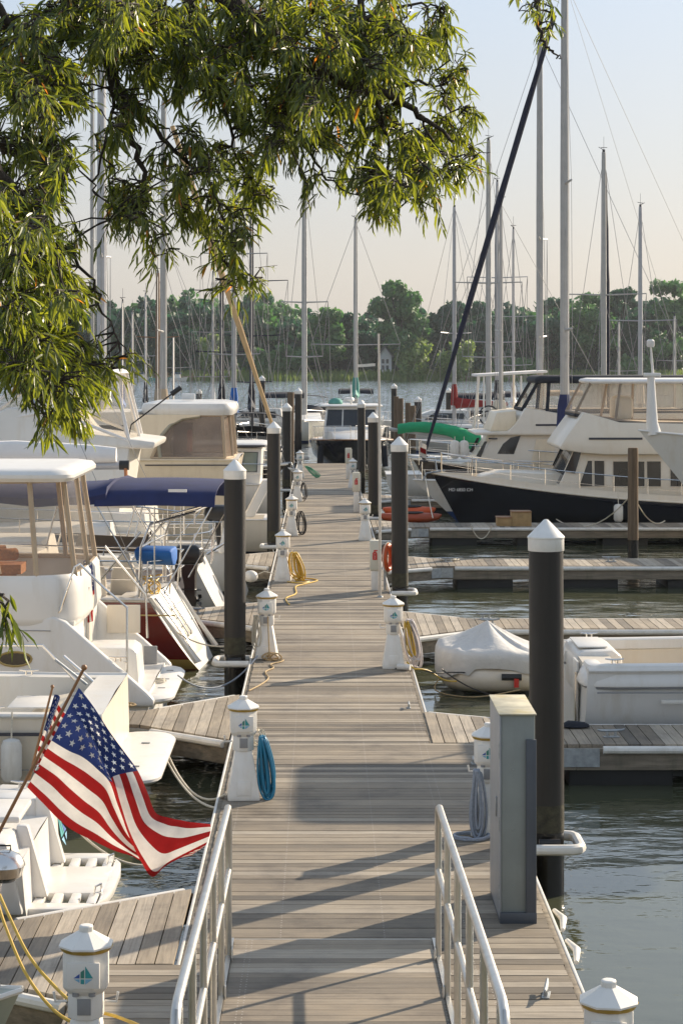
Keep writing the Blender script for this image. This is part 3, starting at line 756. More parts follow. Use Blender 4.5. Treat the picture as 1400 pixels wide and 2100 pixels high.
# ------------------------------------------------------------------ power pedestals shaped like little lighthouses
logo_a = M('logo_blue', (.045,.11,.36), .5); logo_b = M('logo_teal', (.04,.30,.30), .5); logo_c = M('logo_green', (.05,.22,.17), .5); logo_d = M('logo_light', (.22,.45,.62), .5)
def make_pedestal():
    t = thing('power_pedestal', 'x', 'power pedestal', (0,0,0), 0, 'white lighthouse shaped power pedestals')
    b_ = MB().lathe([(.235,0),(.235,.05),(.125,.51)], (0,0,0), 4, rot=math.pi/4).build('base', pedm, t, world=False, bevel=.012)
    pn = MB().prism([(-.075,-.160,.06),(.075,-.160,.06),(.068,-.142,.20),(-.068,-.142,.20)], (0,-.014,0)).build('panel', pedm, b_, world=False, bevel=.003)
    MB().lathe([(.118,.511),(.118,.665)], (0,0,0), 8, rot=math.pi/8).build('neck', pedm, t, world=False, bevel=.006)
    MB().box((0,-.111,.595), (.085,.012,.10)).build('meter', greyp, t, world=False, bevel=.003)
    MB().lathe([(.105,.648),(.150,.70),(.150,.925)], (0,0,0), 8, rot=math.pi/8).build('head', pedm, t, world=False, bevel=.008)
    MB().box((0,-.1465,.80), (.20,.02,.16)).build('hatch', pedm, t, world=False, bevel=.004)
    MB().lathe([(.155,.926),(.17,.95)], (0,0,0), 16).build('band', goldr, t, world=False)
    MB().lathe([(.176,.951),(.176,.962),(.055,1.035),(.05,1.037)], (0,0,0), 8, rot=math.pi/8).build('roof', pedm, t, world=False, smooth=12)
    MB().lathe([(.046,1.03),(.046,1.068),(.036,1.076)], (0,0,0), 8, rot=math.pi/8).build('finial', pedm, t, world=False, bevel=.003)
    for q in (-.05, .05):
        MB().lathe([(.022,0),(.022,.02)], (q,-.118,.665), 10).build('socket', greyp, t, world=False)
    for q in (-1, 1):
        MB().tube([(q*.118,0,.60),(q*.19,-.01,.60),(q*.20,-.01,.66)], .009, 8).build('hose_hook', pedm, t, world=False)
    lg = MB(); s = .0011
    def pt(x, y): return ((x-482)*s, -.1572, .80-(y-1178)*s)
    for poly, mi in (([(428,1189),(462,1164),(462,1189)],0),([(468,1189),(468,1154),(488,1140),(488,1189)],2),([(494,1189),(494,1122),(537,1189)],1),
                     ([(431,1195),(462,1195),(462,1214)],3),([(468,1195),(488,1195),(488,1222),(468,1220)],1),([(494,1195),(534,1195),(494,1224)],3)):
        lg.prism([pt(*p) for p in poly], (0,-.0018,0), mi)
    lg.build('emblem', [logo_a, logo_b, logo_c, logo_d], t, world=False, smooth=0)
    return t
PD = make_pedestal(); first = True
def pedestal(x, Y, label, rz=0):
    global first
    if first: PD.location = (x, Y, DZ); PD.rotation_euler = (0,0,rz); PD['label'] = label; first = False; return PD
    return dup(PD, (x, Y, DZ), rz+rad(random.Random(int(Y*7)).uniform(-7, 7)), label)
pedestal((177-VX)*12.78/K, 12.78, 'nearest power pedestal, in the lower left corner beside the yellow cord')
pedestal((1247-VX)*11.65/K, 11.65, 'pedestal with only its cap showing in the lower right corner', rad(-8))
pedestal((499-VX)*21.5/K, 21.5, 'power pedestal with the bright blue hose hanging on it')
pedestal((547-VX)*31.6/K, 31.6, 'power pedestal with tan cord running down its front onto the boards')
pedestal((580-VX)*42.6/K, 42.6, 'power pedestal with the yellow hose coil')
pedestal((598-VX)*53.6/K, 53.6, 'left pedestal with a dark cord coil on its side')
pedestal((610-VX)*66.5/K, 66.5, 'left pedestal by the dark cord, second from the pier end')
pedestal((615-VX)*80/K, 80, 'left pedestal beside the green hose near the pier end')
pedestal((806-VX)*30.6/K, 30.6, 'right power pedestal with pale hoses beside the covered dinghy')
pedestal((748-VX)*52.2/K, 52.2, 'right pedestal in front of the white fire cabinet and lamp pole')
pedestal((723-VX)*73.5/K, 73.5, 'right pedestal nearest the pier end, below the small box')
pedestal((997-VX)*19.9/K+.02, 19.9, 'pedestal half hidden behind the grey cabinet', 0)

# ------------------------------------------------------------------ hoses, cords, ropes
def coil(name, c, wv, h, loops, r, mat, label, cat, seed=0, group=None, lean=0., tail=None, rz=0., lo=.12):
    rr = random.Random(seed); pts = []
    c = Vector(c)
    for i in range(loops):
        a_, b_ = wv*rr.uniform(lo, 1.0)/2, h*rr.uniform(.80, 1.04)/2; oy = rr.uniform(-.06,.06); ox = rr.uniform(-.05,.05)*wv*4
        for k in range(14):
            a = 2*math.pi*k/14+math.pi/2
            zz = math.sin(a); xx = math.cos(a)*a_*(.55+.45*(1-zz)/2*1.5)
            X = xx+ox+lean*(1-zz)
            pts.append(c+Vector((X*math.cos(rz)-oy*math.sin(rz), X*math.sin(rz)+oy*math.cos(rz)-.02*zz, zz*b_+(h/2-b_))))
    if tail: pts += [c+Vector(p) for p in tail]
    t = tag(MB().tube(spline(pts, 2), r, 7).build(name, mat), label, cat, group); return t
P1 = Vector(((499-VX)*21.5/K, 21.5, DZ))
coil('hose_coil', P1+Vector((.21,-.06,.33)), .17, .66, 15, .0115, hoseb, 'bright blue hose looped on a pedestal side', 'hose', 1, lean=.03)
coil('rope_coil', P1+Vector((.17,.03,.63)), .14, .17, 4, .008, ropew, 'small white rope bundle above the blue hose', 'rope', 2)
pr = Vector(((806-VX)*30.6/K, 30.6, DZ))
coil('hose_coil', pr+Vector((.235,-.05,.36)), .24, .74, 12, .012, hosew, 'pale hose looped on the right pedestal by the covered dinghy', 'hose', 3, lean=.05)
coil('hose_coil', pr+Vector((.19,-.09,.40)), .16, .62, 4, .010, hosey, 'yellow cord loops beside the pale hose on the right pedestal', 'cord', 4, lean=.05)
tag(MB().tube(spline([pr+Vector(p) for p in ((.2,-.1,.1),(.3,-.2,.02),(.42,-.15,.0),(.55,-.05,-.05),(.75,.0,-.18),(.95,.1,-.22))], 5), .012, 7).build('shore_cable', hosey), 'yellow cord drooping from the right pedestal over the water', 'cord')
tag(MB().tube(spline([pr+Vector(p) for p in ((.02,-.2,.02),(.2,-.22,.02),(.34,-.1,.01),(.6,-.1,-.06),(.9,.2,-.1),(1.4,.8,-.2))], 5), .010, 7).build('shore_cable', ropek), 'black cord lying at the foot of the right pedestal', 'cord')
tag(MB().tube([pr+Vector((.05,-.24,.05)), pr+Vector((.24,-.3,.05))], .045, 12).build('plug_connector', fendw), 'white plug connector lying by the right pedestal', 'plug')
p2 = Vector(((580-VX)*42.6/K, 42.6, DZ))
coil('hose_coil', p2+Vector((.23,-.04,.30)), .30, .60, 11, .014, hosey, 'thick yellow hose coil hung on a left pedestal', 'hose', 5, lean=.06)
tag(MB().tube(spline([p2+Vector(p) for p in ((.1,-.25,.014),(.35,-.5,.014),(.55,-.2,.014),(.3,.1,.014),(.5,.4,.014),(.72,.0,.014),(.45,-.7,.014),(.28,-1.2,.014),(.3,-2.4,.014),(.12,-3.2,.014),(.2,-4.2,.014)) ], 5), .013, 7).build('shore_cable', hosey), 'yellow cord snaking over the boards from the yellow coil', 'cord')
p3 = Vector(((598-VX)*53.6/K, 53.6, DZ))
coil('hose_coil', p3+Vector((.24,-.03,.33)), .30, .62, 5, .012, ropek, 'dark cord loops on a left pedestal in mid pier', 'cord', 6, lo=.6)
p4 = Vector(((610-VX)*66.5/K, 66.5, DZ))
coil('hose_coil', p4+Vector((.22,-.03,.32)), .26, .60, 4, .012, ropek, 'dark cord hung on the second pedestal from the pier end', 'cord', 7, lo=.6)
p5 = Vector(((615-VX)*80/K, 80, DZ))
coil('hose_coil', p5+Vector((.24,-.06,.22)), .30, .46, 6, .014, hoseg, 'green hose heaped beside the last left pedestal', 'hose', 8, lean=.24, lo=.35)
p6 = Vector(((547-VX)*31.6/K, 31.6, DZ))
tag(MB().tube(spline([p6+Vector(p) for p in ((.02,-.15,.66),(.03,-.2,.45),(.04,-.24,.25),(.06,-.28,.05),(.15,-.36,.02),(.26,-.3,.015),(.22,-.5,.015),(.08,-.75,.015),(.13,-1.1,.015),(.02,-1.5,.015),(.08,-2.1,.015),(-.02,-2.7,.015),(-.16,-3.2,.015))], 5), .010, 7).build('shore_cable', ropet), 'tan cord running down a pedestal and along the boards', 'cord')
coil('rope_coil', p6+Vector((.10,-.27,.06)), .34, .12, 4, .012, ropet, 'small tan cord heap at a pedestal foot', 'cord', 9)
coil('hose_coil', p6+Vector((-.15,-.12,.40)), .14, .55, 5, .010, ropew, 'white rope loops on the left of the tan cord pedestal', 'rope', 10)
p7 = Vector(((997-VX)*19.9/K, 19.9, DZ))
coil('hose_coil', p7+Vector((-.10,-.20,.33)), .17, .66, 8, .012, ropeg, 'grey hose loops hanging left of the grey cabinet', 'hose', 11)
tag(MB().tube([p7+Vector((-.16+.17*math.cos(a*.5)*(1+.04*math.sin(a)), -.22+.14*math.sin(a*.5), .014+.004*(a % 7))) for a in range(0, 40)], .012, 7).build('hose_coil', ropeg), 'grey hose ring lying on the boards left of the cabinet', 'hose')
tag(MB().tube(spline([W(0,1835,14.2), W(20,1880,14.0), W(60,1960,13.7), W(110,2020,13.5), W(160,2062,13.2), W(240,2085,12.9), W(300,2110,12.6)], 8), .011, 8).build('shore_cable', hosey), 'yellow shore cord curving down in front of the nearest left finger', 'cord')
tag(MB().tube(spline([W(-4,1850,14.2), W(12,1900,14.0), W(50,1990,13.7), W(95,2055,13.5), W(140,2092,13.2), W(200,2108,12.9)], 8), .011, 8).build('shore_cable', hosey), 'second yellow shore cord, lower of the near left pair', 'cord')

# ------------------------------------------------------------------ metal cabinet on the walkway
cb = thing('utility_cabinet', 'tall grey metal cabinet with stained top standing on the walkway edge', 'cabinet', (1.59, 17.2, DZ))
cp = M('cabinet_paint', (.25,.27,.25), .5, var=.08, scale=4, dirt=(.20,.21,.19)); cdk = M('cabinet_frame', (.075,.085,.10), .45, var=.12)
cal = M('cabinet_door', (.33,.34,.35), .45, .15, var=.1, scale=5, stretch=(3,3,.6)); cst = M('cabinet_top', (.50,.46,.34), .6, var=.25, scale=5, dirt=(.52,.38,.06))
MB().box((1.60,17.2,1.36), (.275,.93,1.68)).build('body', cp, cb, bevel=.006)
MB().box((1.455,17.2,1.36), (.014,.95,1.66)).build('door', cal, cb, bevel=.004)
MB().box((1.595,17.2,2.204), (.31,.97,.012)).build('top', cst, cb, bevel=.004)
MB().box((1.705,16.72,1.25), (.085,.03,1.50)).build('frame', cdk, cb, bevel=.004)
MB().box((1.60,16.72,.545), (.30,.034,.09)).build('kick_plate', cdk, cb, bevel=.004)
for z in (.75,1.3,1.9):
    MB().tube([(1.449,16.735,z-.06),(1.449,16.735,z+.06)], .010, 8).build('hinge', galv, cb)
MB().box((1.442,16.98,1.40), (.016,.05,.16)).build('latch', galv, cb, bevel=.004); MB().tube([(1.66,17.69,.52),(1.66,17.70,1.2),(1.66,17.66,1.5)], .022, 8).build('conduit', galv, cb)
for z in (.8, 1.25, 1.75): MB().lathe([(.008,0),(.008,.006)], (1.56,16.735,z), 8).build('rivet', galv, cb)
MB().box((1.60,17.2,.512), (.30,.94,.02)).build('foot', cdk, cb)

# ------------------------------------------------------------------ fire extinguisher boxes, life ring, lamp pole
FIRE = []
def fire_box(x, Y, z, w_, h, d_, label, post=True):
    t = thing('fire_cabinet', label, 'fire cabinet', (x, Y, DZ), 0, 'fire extinguisher boxes on the right side')
    fcm = M('fire_box', (.66,.63,.52), .45, var=.06)
    MB().box((x,Y,z+h/2), (w_,d_,h)).build('body', fcm, t, bevel=.015)
    MB().box((x,Y-d_/2-.006,z+h/2), (w_*.9,.012,h*.92)).build('door', fcm, t, bevel=.003)
    ex = MB(); yy = Y-d_/2-.014
    ex.prism([(x-.045,yy,z+h*.36),(x+.045,yy,z+h*.36),(x+.045,yy,z+h*.58),(x+.02,yy,z+h*.64),(x-.02,yy,z+h*.64),(x-.045,yy,z+h*.58)], (0,-.004,0))
    ex.prism([(x-.02,yy,z+h*.645),(x+.055,yy,z+h*.66),(x+.05,yy,z+h*.69),(x-.02,yy,z+h*.69)], (0,-.004,0))
    sg = ex.build('extinguisher_sign', redm, t, smooth=0)
    FIRE.append((t, x, yy-.006, z, h))
    if post: MB().box((x+w_*.55,Y+.02,DZ+(z+h-DZ)*.48), (.05,.05,(z+h-DZ)*.96)).build('post', galv, t)
    MB().box((x,Y,(DZ+z)/2+.0), (w_*.7,d_*.8,z-DZ)).build('stand', pedm, t, bevel=.01)
    return t
fire_box((768-VX)*40.9/K, 40.9, .9, .20, .60, .22, 'white fire cabinet with a red extinguisher sign beside the orange ring')
fire_box((730-VX)*62/K, 62, 1.12, .22, .58, .20, 'cream fire cabinet with red sign in mid pier')
fire_box((714-VX)*79/K, 79, 1.1, .24, .60, .20, 'fire cabinet with red sign nearest the dark yacht')
lr = thing('life_ring', 'orange life ring hung beside the white fire cabinet', 'life ring', W(795,1143,41.0))
cx = W(795,1143,40.9)
MB().tube([cx+Vector((.07*math.cos(a*.2618), .16*math.cos(a*.2618), .24*math.sin(a*.2618))) for a in range(24)], .055, 10, closed=True).build('ring', orangem, lr)
MB().tube([cx+Vector((.105*math.cos(a*.2618), .2*math.cos(a*.2618)-.03, .30*math.sin(a*.2618))) for a in range(24)], .010, 6, closed=True).build('grab_line', ropew, lr)
MB().box(cx+Vector((-.06,0,-.32)), (.05,.05,.72)).build('stand', galv, lr)
lp = thing('lamp_post', 'slim pale lamp pole with a small flat head on the right walkway edge', 'street lamp', ((781-VX)*39.7/K, 39.7, DZ))
xp, Yl = (779-VX)*39.7/K, 39.7
MB().tube([(xp,Yl,DZ),(xp-.005,Yl,3.2),(xp-.03,Yl,CZ+(738-684)*Yl/K)], [.030,.026,.022], 10).build('pole', M('pole_grey', (.55,.51,.45), .45, .3), lp)
MB().lathe([(.06,0),(.05,.03)], (xp,Yl,DZ), 12).build('base', galv, lp)
a0 = W(774,727,Yl); 
MB().tube([a0+Vector((0,0,.02)), W(770,742,Yl), W(764,748,Yl)], .010, 6).build('bracket', rubber, lp)
hd = MB(); c = W(751,750,Yl)
hd.loft([[c+Vector((x,s*ww,z)) for s, z in ((-1,-.02+dz),(1,-.02+dz),(.7,.035+dz),(-.7,.035+dz))] for x, ww, dz in ((-.17,.03,-.012),(-.14,.07,-.008),(0,.085,0),(.12,.07,.01),(.17,.03,.012))])
hd.build('lamp_head', M('lamp_cream', (.66,.62,.52), .5), lp)
# ------------------------------------------------------------------ boat kit (local frame: x forward from the stern, y to the side, z up from the waterline)
def PB(mb, name, mat, t, **kw): return mb.build(name, mat, t, world=False, **kw)
class Hull:
    def __init__(s, t, L, B, fs, fb, top, boot=None, bottom=bluep, tr=.85, rb=1.0, rs=0., kd=.45, sp=1.9, cockpit=None, deck=gel, stripe=None, bootz=.16, rail=None, n=22, vee=1.0, bow=2.3, transom=None, cap=.12):
        s.L, s.B, s.fs, s.fb, s.tr, s.rb, s.rs, s.sp, s.bow = L, B, fs, fb, tr, rb, rs, sp, bow
        ts = sorted(set([i/n for i in range(n+1)]+[.97,.985]+([c/L for c in cockpit[:2]] if cockpit else [])))
        rings = []; top_pts = []
        for t_ in ts:
            sh = s.sheer(t_*L); lv = [sh, sh-.06, sh-.14, lerp(sh-.14, bootz, .5), bootz, .02, -.15, -kd]
            ring = []
            for z in lv:
                q = (sh-z)/(sh+kd); qq = min(1.15, (sh-z)/sh)
                p = lerp(3.2, 1.15, min(1, t_**1.6*vee))
                y = s.half(t_*L)*(1-q**p)
                x = t_*L-rb*qq*t_**4+rs*qq*(1-t_)**6
                ring.append((x, y, z))
            rings.append(ring+[(x, -y, z) for x, y, z in reversed(ring[:-1])])
        nb = len(rings[0])-1; half = 7
        band = [1 if stripe else 0, 0, 0, 0, 2, 3, 3]
        mi = band+band[::-1]
        mb = MB(); mb.loft(rings, mi, closed=False, caps=(False, False))
        o = len(mb.v); mb.add(rings[0], [tuple(range(len(rings[0])-1, -1, -1))], 4); mb.add(rings[-1], [tuple(range(len(rings[-1])))], 0)
        PB(mb, 'hull', [top, stripe or top, boot or top, bottom, transom or top], t)
        # deck
        dm = MB(); x0, x1, ins, fl = cockpit if cockpit else (9e9, -9e9, 0, 0)
        for a, b in zip(ts, ts[1:]):
            xa, xb = a*L, b*L; za, zb = s.sheer(xa)-.012, s.sheer(xb)-.012; ya, yb = s.half(xa), s.half(xb)
            if xa >= x0-1e-6 and xb <= x1+1e-6:
                ia, ib = ya-ins, yb-ins
                for g in (1, -1):
                    dm.add([(xa,g*ya,za),(xb,g*yb,zb),(xb,g*ib,zb),(xa,g*ia,za)], [(0,1,2,3)])
                    dm.add([(xa,g*ia,za),(xb,g*ib,zb),(xb,g*ib*.98,fl),(xa,g*ia*.98,fl)], [(0,1,2,3)])
                dm.add([(xa,ia*.98,fl),(xb,ib*.98,fl),(xb,-ib*.98,fl),(xa,-ia*.98,fl)], [(0,1,2,3)])
                for xx, i_, z_, on in ((xa, ia, za, abs(xa-x0) < 1e-6), (xb, ib, zb, abs(xb-x1) < 1e-6)):
                    if on: dm.add([(xx,i_,z_),(xx,-i_,z_),(xx,-i_*.98,fl),(xx,i_*.98,fl)], [(0,1,2,3)])
            else:
                c = .03
                dm.add([(xa,ya,za),(xb,yb,zb),(xb,0,zb+c*yb),(xa,0,za+c*ya)], [(0,1,2,3)])
                dm.add([(xa,-ya,za),(xb,-yb,zb),(xb,0,zb+c*yb),(xa,0,za+c*ya)], [(0,1,2,3)])
        PB(dm, 'deck', deck, t, recalc=True)
        for g in (1, -1):
            pts = [(u*L, g*(s.half(u*L)+.008), s.sheer(u*L)-.015) for u in ts]
            PB(MB().tube(pts, .028 if L > 7 else .02, 6), 'rub_rail', rail or top, t)
    def sheer(s, x):
        t = max(0, min(1, x/s.L)); return s.fs+(s.fb-s.fs)*t**s.sp
    def half(s, x):
        t = max(0, min(1, x/s.L))
        if t < .45: f = lerp(s.tr, 1, sm(t/.45))
        else: f = 1-((t-.45)/.55)**s.bow
        return max(.012, s.B/2*f)
def house_(t, name, prof, w0, mat, kz=0., zr=0., kx=0., xr=0., wins=(), front=(), gm=None, bevel=.03, parent=None, wname='window', frame=None):
    """solid superstructure: side profile in (x, z), half width narrowing upward (kz) and forward (kx); windows sit a little proud"""
    gm = gm or glass
    w = lambda x, z: w0-kz*(z-zr)-kx*max(0, x-xr)
    mb = MB(); n = len(prof)
    vs = [(x, w(x,z), z) for x, z in prof]+[(x, -w(x,z), z) for x, z in prof]
    mb.add(vs, [tuple(range(n)), tuple(range(2*n-1, n-1, -1))]+[(i, n+i, n+(i+1) % n, (i+1) % n) for i in range(n)])
    o = PB(mb, name, mat, t, bevel=bevel)
    for poly in wins:
        for g in (1, -1):
            q = MB(); pl = [Vector((x, g*(w(x,z)+.010), z)) for x, z in poly]
            q.prism(pl, (0, -g*.03, 0)); wo = PB(q, wname, gm, t, smooth=0)
            if frame:
                PB(MB().tube(pl, .016, 6, closed=True), 'frame', frame, wo)
    for (p0, p1, spans) in front:
        p0, p1 = Vector((p0[0],0,p0[1])), Vector((p1[0],0,p1[1])); u = (p1-p0); nrm = Vector((u.z,0,-u.x)).normalized()
        if nrm.x < 0 and p0.x >= p1.x: nrm = -nrm
        for a, b in spans:
            lo, hi = p0+u*.12, p0+u*.88
            wl, wh = w(lo.x,lo.z), w(hi.x,hi.z)
            off = nrm*.012
            q = MB(); pl = [Vector((lo.x,a*wl,lo.z))+off, Vector((lo.x,b*wl,lo.z))+off, Vector((hi.x,b*wh,hi.z))+off, Vector((hi.x,a*wh,hi.z))+off]
            q.prism(pl, -nrm*.03); PB(q, wname, gm, t, smooth=0)
    return o
def slab(t, name, x0, x1, w, z, th, mat, r=.35, crown=.05, we=None):
    """rounded roof or platform plate with a soft edge"""
    we = we if we is not None else w
    def ring(ins, zz):
        pts = []
        for cx, cy, a0, ww in ((x1-r, w-r, 0, w), (x0+r, we-r, 90, we), (x0+r, -we+r, 180, we), (x1-r, -w+r, 270, w)):
            for k in range(5):
                a = rad(a0+k*22.5); pts.append((cx+(r-ins)*math.cos(a), cy+(r-ins)*math.sin(a), zz))
        return pts
    mb = MB(); mb.loft([ring(.05, z), ring(.0, z+th*.35), ring(0, z+th*.65), ring(.05, z+th), ring(min(.3, r*.9), z+th+crown*.5)], 0)
    return PB(mb, name, mat, t, smooth=40)
def enclosure(t, bot, top, trim, vin=vinyl, closed=True, tr=.022, mids=(), skip=()):
    """clear sheets between a bottom and a top outline, with sewn trim tubes at the corners and edges"""
    n = len(bot); fr = MB()
    for i in range(n if closed else n-1):
        j = (i+1) % n
        if i in skip: continue
        a, b, c, d = map(Vector, (bot[i], bot[j], top[j], top[i]))
        g = [[a.lerp(d, v/4).lerp(b.lerp(c, v/4), u/4)+Vector((0,0,0)) for u in range(5)] for v in range(5)]
        PB(MB().sheet(g, .004), 'clear_panel', vin, t)
    for i in range(n): fr.tube([bot[i], top[i]], tr*1.3, 6)
    fr.tube(bot, tr*1.25, 6, closed=closed); fr.tube(top, tr, 6, closed=closed)
    PB(fr, 'enclosure_frame', trim, t)
def rails(t, h, x0, x1, hgt, n, inset=.06, mids=1, bowclose=False):
    for g in (1, -1):
        pts = []; 
        for i in range(n+1):
            x = lerp(x0, x1, i/n); y = g*max(.02, h.half(x)-inset); z = h.sheer(x); pts.append((x, y, z))
            PB(MB().tube([(x,y,z-.02),(x,y,z+hgt)], .014, 6), 'stanchion', steel, t)
        PB(MB().tube([(x,y,z+hgt) for x, y, z in pts], .016, 6), 'rail', steel, t)
        for m_ in range(mids):
            PB(MB().tube([(x,y,z+hgt*(m_+1)/(mids+1)) for x, y, z in pts], .007, 5), 'lifeline', steel, t)
def rig(t, h, xm, zb, ztop, mr, mat, Y, spread=(), furl=None, boom=None, cover=None, xbow=None, xst=0.3, sw=1.1, rake=.0, zfore=None, tri=True, fr=.07, mast_top=None, extra=True, boomdir=-1):
    wr = max(.005, .00011*Y); tip = Vector((xm-rake, 0, ztop)); base = Vector((xm, 0, zb))
    PB(MB().tube([base, base.lerp(tip,.6), base.lerp(tip,.97), tip], [mr, mr, mr*.8, mr*.7], 10), 'mast', mat, t)
    hd = MB(); hd.tube([tip, tip+Vector((-.02,0,.12))], mr*.5, 6); hd.tube([tip+Vector((0,0,.1)), tip+Vector((-.12,.18*mr/.1,.22))], wr*1.4, 5); hd.tube([tip+Vector((-.08,.12,.2)), tip+Vector((.16,-.14,.22))], wr*1.4, 5); hd.tube([tip+Vector((.05,0,0)), tip+Vector((.05,0,.7))], wr*.7, 5)
    PB(hd, 'wind_vane', mastd, t)
    H = ztop-zb; hb = h.half(xm)-.05; zs = h.sheer(xm)
    prev = {1: Vector((xm-.1, hb, zs)), -1: Vector((xm-.1, -hb, zs))}; lo = dict(prev)
    for i, f in enumerate(spread):
        z = zb+H*f; ww = sw*(1-.22*i)
        for g in (1, -1):
            e = Vector((xm-rake*f-.12, g*ww, z+.05))
            PB(MB().tube([(xm-rake*f, 0, z), e], [mr*.34, mr*.22], 6), 'spreader', mat, t)
            PB(MB().tube([prev[g], e], wr, 4), 'shroud', wire, t); prev[g] = e
            PB(MB().tube([lo[g], (xm-rake*f, 0, z-.1)], wr, 4), 'shroud', wire, t)
    for g in (1, -1): PB(MB().tube([prev[g], tip-Vector((0,0,.15))], wr, 4), 'shroud', wire, t)
    xb = xbow if xbow is not None else h.L-.1
    fo = Vector((xb, 0, h.sheer(xb)+.05)); ft = tip if zfore is None else Vector((xm-.02, 0, zfore))
    PB(MB().tube([fo, ft], wr, 4), 'forestay', wire, t)
    if furl:
        a, b = fo.lerp(ft, .045), fo.lerp(ft, .93); k = [a.lerp(b, i/14) for i in range(15)]
        PB(MB().tube(k, [fr*(.55+.75*math.sin(math.pi*min(1, .16+.84*(1-i/14))))*(.9+.2*((i*7) % 3)/3) for i in range(15)], 10), 'rolled_sail', furl, t)
        PB(MB().lathe([(fr*1.5,0),(fr*1.5,.05),(fr*.8,.06),(fr*.8,.14),(fr*1.5,.15),(fr*1.5,.19)], a-Vector((0,0,.2)), 10), 'furler_drum', mastd, t)
    bk = Vector((xst, 0, h.sheer(xst)+.05))
    PB(MB().tube([bk, tip], wr, 4), 'backstay', wire, t)
    if extra:
        for dx in (.10, -.14): PB(MB().tube([base+Vector((dx,.05,.3)), tip+Vector((dx*.6,.03,-.2))], wr*.7, 4), 'halyard', wire, t)
    if boom:
        bl, bz = boom; e = Vector((xm+boomdir*bl, 0, bz+.08)); s_ = Vector((xm+boomdir*mr, 0, bz))
        PB(MB().tube([s_, e], .075, 10), 'boom', mat, t)
        PB(MB().tube([e, tip], wr*.8, 4), 'topping_lift', wire, t)
        if cover:
            k = 12; rr = random.Random(int(Y*9)); rings = []
            for i in range(k+1):
                p = s_.lerp(e, .02+.96*i/k)+Vector((0,0,.08)); hh = lerp(.62, .22, (i/k)**.8)*(1+rr.uniform(-.05,.05)); ww = lerp(.2, .12, i/k)
                rings.append([p+Vector((0, ww*math.sin(a)*(1 if math.cos(a) < .3 else .6), hh*.5*math.cos(a)+hh*.25)) for a in [2*math.pi*q/12 for q in range(12)]])
            PB(MB().loft(rings), 'sail_cover', cover, t, smooth=60)
            PB(MB().tube([(xm,0,bz+.1),(xm,0,bz+.9),(xm,0,bz+1.25)], [mr*1.9, mr*1.6, mr*1.1], 10), 'mast_boot', cover, t)
def dodger(t, x0, x1, w, z0, h, mat, win=True):
    """curved spray hood over a companionway, open to the stern"""
    g = []
    for i in range(7):
        a = rad(90*i/6); x = x1-(x1-x0)*math.sin(a)*1.0; 
        zz = z0+h*math.sin(min(1, i/4)*math.pi/2); ww = w*(1-.12*(i < 2)); g.append([(x, ww*math.sin(rad(b)), z0+(zz-z0)*max(0, math.cos(rad(b))**.45 if abs(b) < 90 else 0)) for b in (-90,-78,-60,-40,-20,0,20,40,60,78,90)])
    PB(MB().sheet(g, .02), 'spray_hood', mat, t, smooth=60)
def bimini(t, x0, x1, w, z, sag, mat, legs=True, zl=1.2):
    g = []
    for i in range(9):
        u = i/8; x = lerp(x0, x1, u); zz = z+.012*math.cos((u-.5)*5)
        g.append([(x, w*math.sin(rad(b)), zz-sag*(1-math.cos(rad(b)))-(.10 if abs(b) > 75 else 0)) for b in (-88,-75,-55,-35,-15,0,15,35,55,75,88)])
    PB(MB().sheet(g, .02), 'bimini_top', mat, t, smooth=60)
    if legs:
        xm = (x0+x1)/2
        for gsd in (1, -1):
            fr = MB()
            for xe in (x0+.05, x1-.05, xm):
                fr.tube([(xm+(xe-xm)*.15, gsd*w*.98, zl), (xe, gsd*w, z-sag-.1)], .013, 6)
            PB(fr, 'bimini_leg', steel, t)
def cushion(t, name, c, d, mat, rot=0): return PB(MB().box(c, d, rot=Matrix.Rotation(rot, 3, 'Y')), name, mat, t, bevel=min(d)*.3, seg=3, smooth=60)
def text_on(t, s, loc, size, mat, rot, name='lettering'):
    cu = bpy.data.curves.new(name, 'FONT'); cu.body = s; cu.size = size; cu.extrude = .001; cu.align_x = 'LEFT'
    tmp = bpy.data.objects.new(name, cu); COL.objects.link(tmp)
    dg = bpy.context.evaluated_depsgraph_get(); me = bpy.data.meshes.new_from_object(tmp.evaluated_get(dg))
    bpy.data.objects.remove(tmp); me.materials.clear(); me.materials.append(mat)
    o = bpy.data.objects.new(name, me); COL.objects.link(o); o.location = loc; o.rotation_euler = rot; o.parent = t; return o
for t_, x_, y_, z_, h_ in FIRE:
    for i_, ch_ in enumerate('FIRE'):
        p_ = Vector((x_-.011, y_, z_+h_*(.545-.05*i_)))-t_.location
        text_on(t_, ch_, p_, .036, whitep, (rad(90), 0, 0), 'letter')
def horn(t, x, y, z):
    c = MB(); c.tube([(x-.12,y,z+.055),(x-.04,y,z+.045),(x+.04,y,z+.045),(x+.12,y,z+.055)], [.008,.013,.013,.008], 7)
    for q in (-.035,.035): c.lathe([(.014,-.005),(.011,.045)], (x+q,y,z), 7)
    PB(c, 'cleat', steel, t)
PI = math.pi
def BX(px, Y): return (px-VX)*Y/K

# ================================================================== left side, nearest first
# -- skiff bow in the lower left corner
t = thing('skiff', 'grey green bow of a small boat in the lower left corner', 'boat', (BX(46,13.45)-4.2, 13.45, 0), 0)
skm = M('skiff_green', (.34,.36,.28), .5, dirt=(.2,.2,.13))
h = Hull(t, 4.2, 1.5, .62, .98, skm, skm, skm, tr=.9, rb=.45, deck=M('skiff_deck', (.40,.42,.36), .6, dirt=(.25,.25,.18)), rail=fendw)
PB(MB().tube([(3.5,.12,.95),(3.9,.05,1.0),(4.05,0,.985)], .02, 6), 'bow_chock', steel, t)
house_(t, 'cuddy', [(1.4,.74),(1.5,1.05),(3.2,1.08),(3.7,.95)], .45, coverc, kx=.12, xr=2.0)

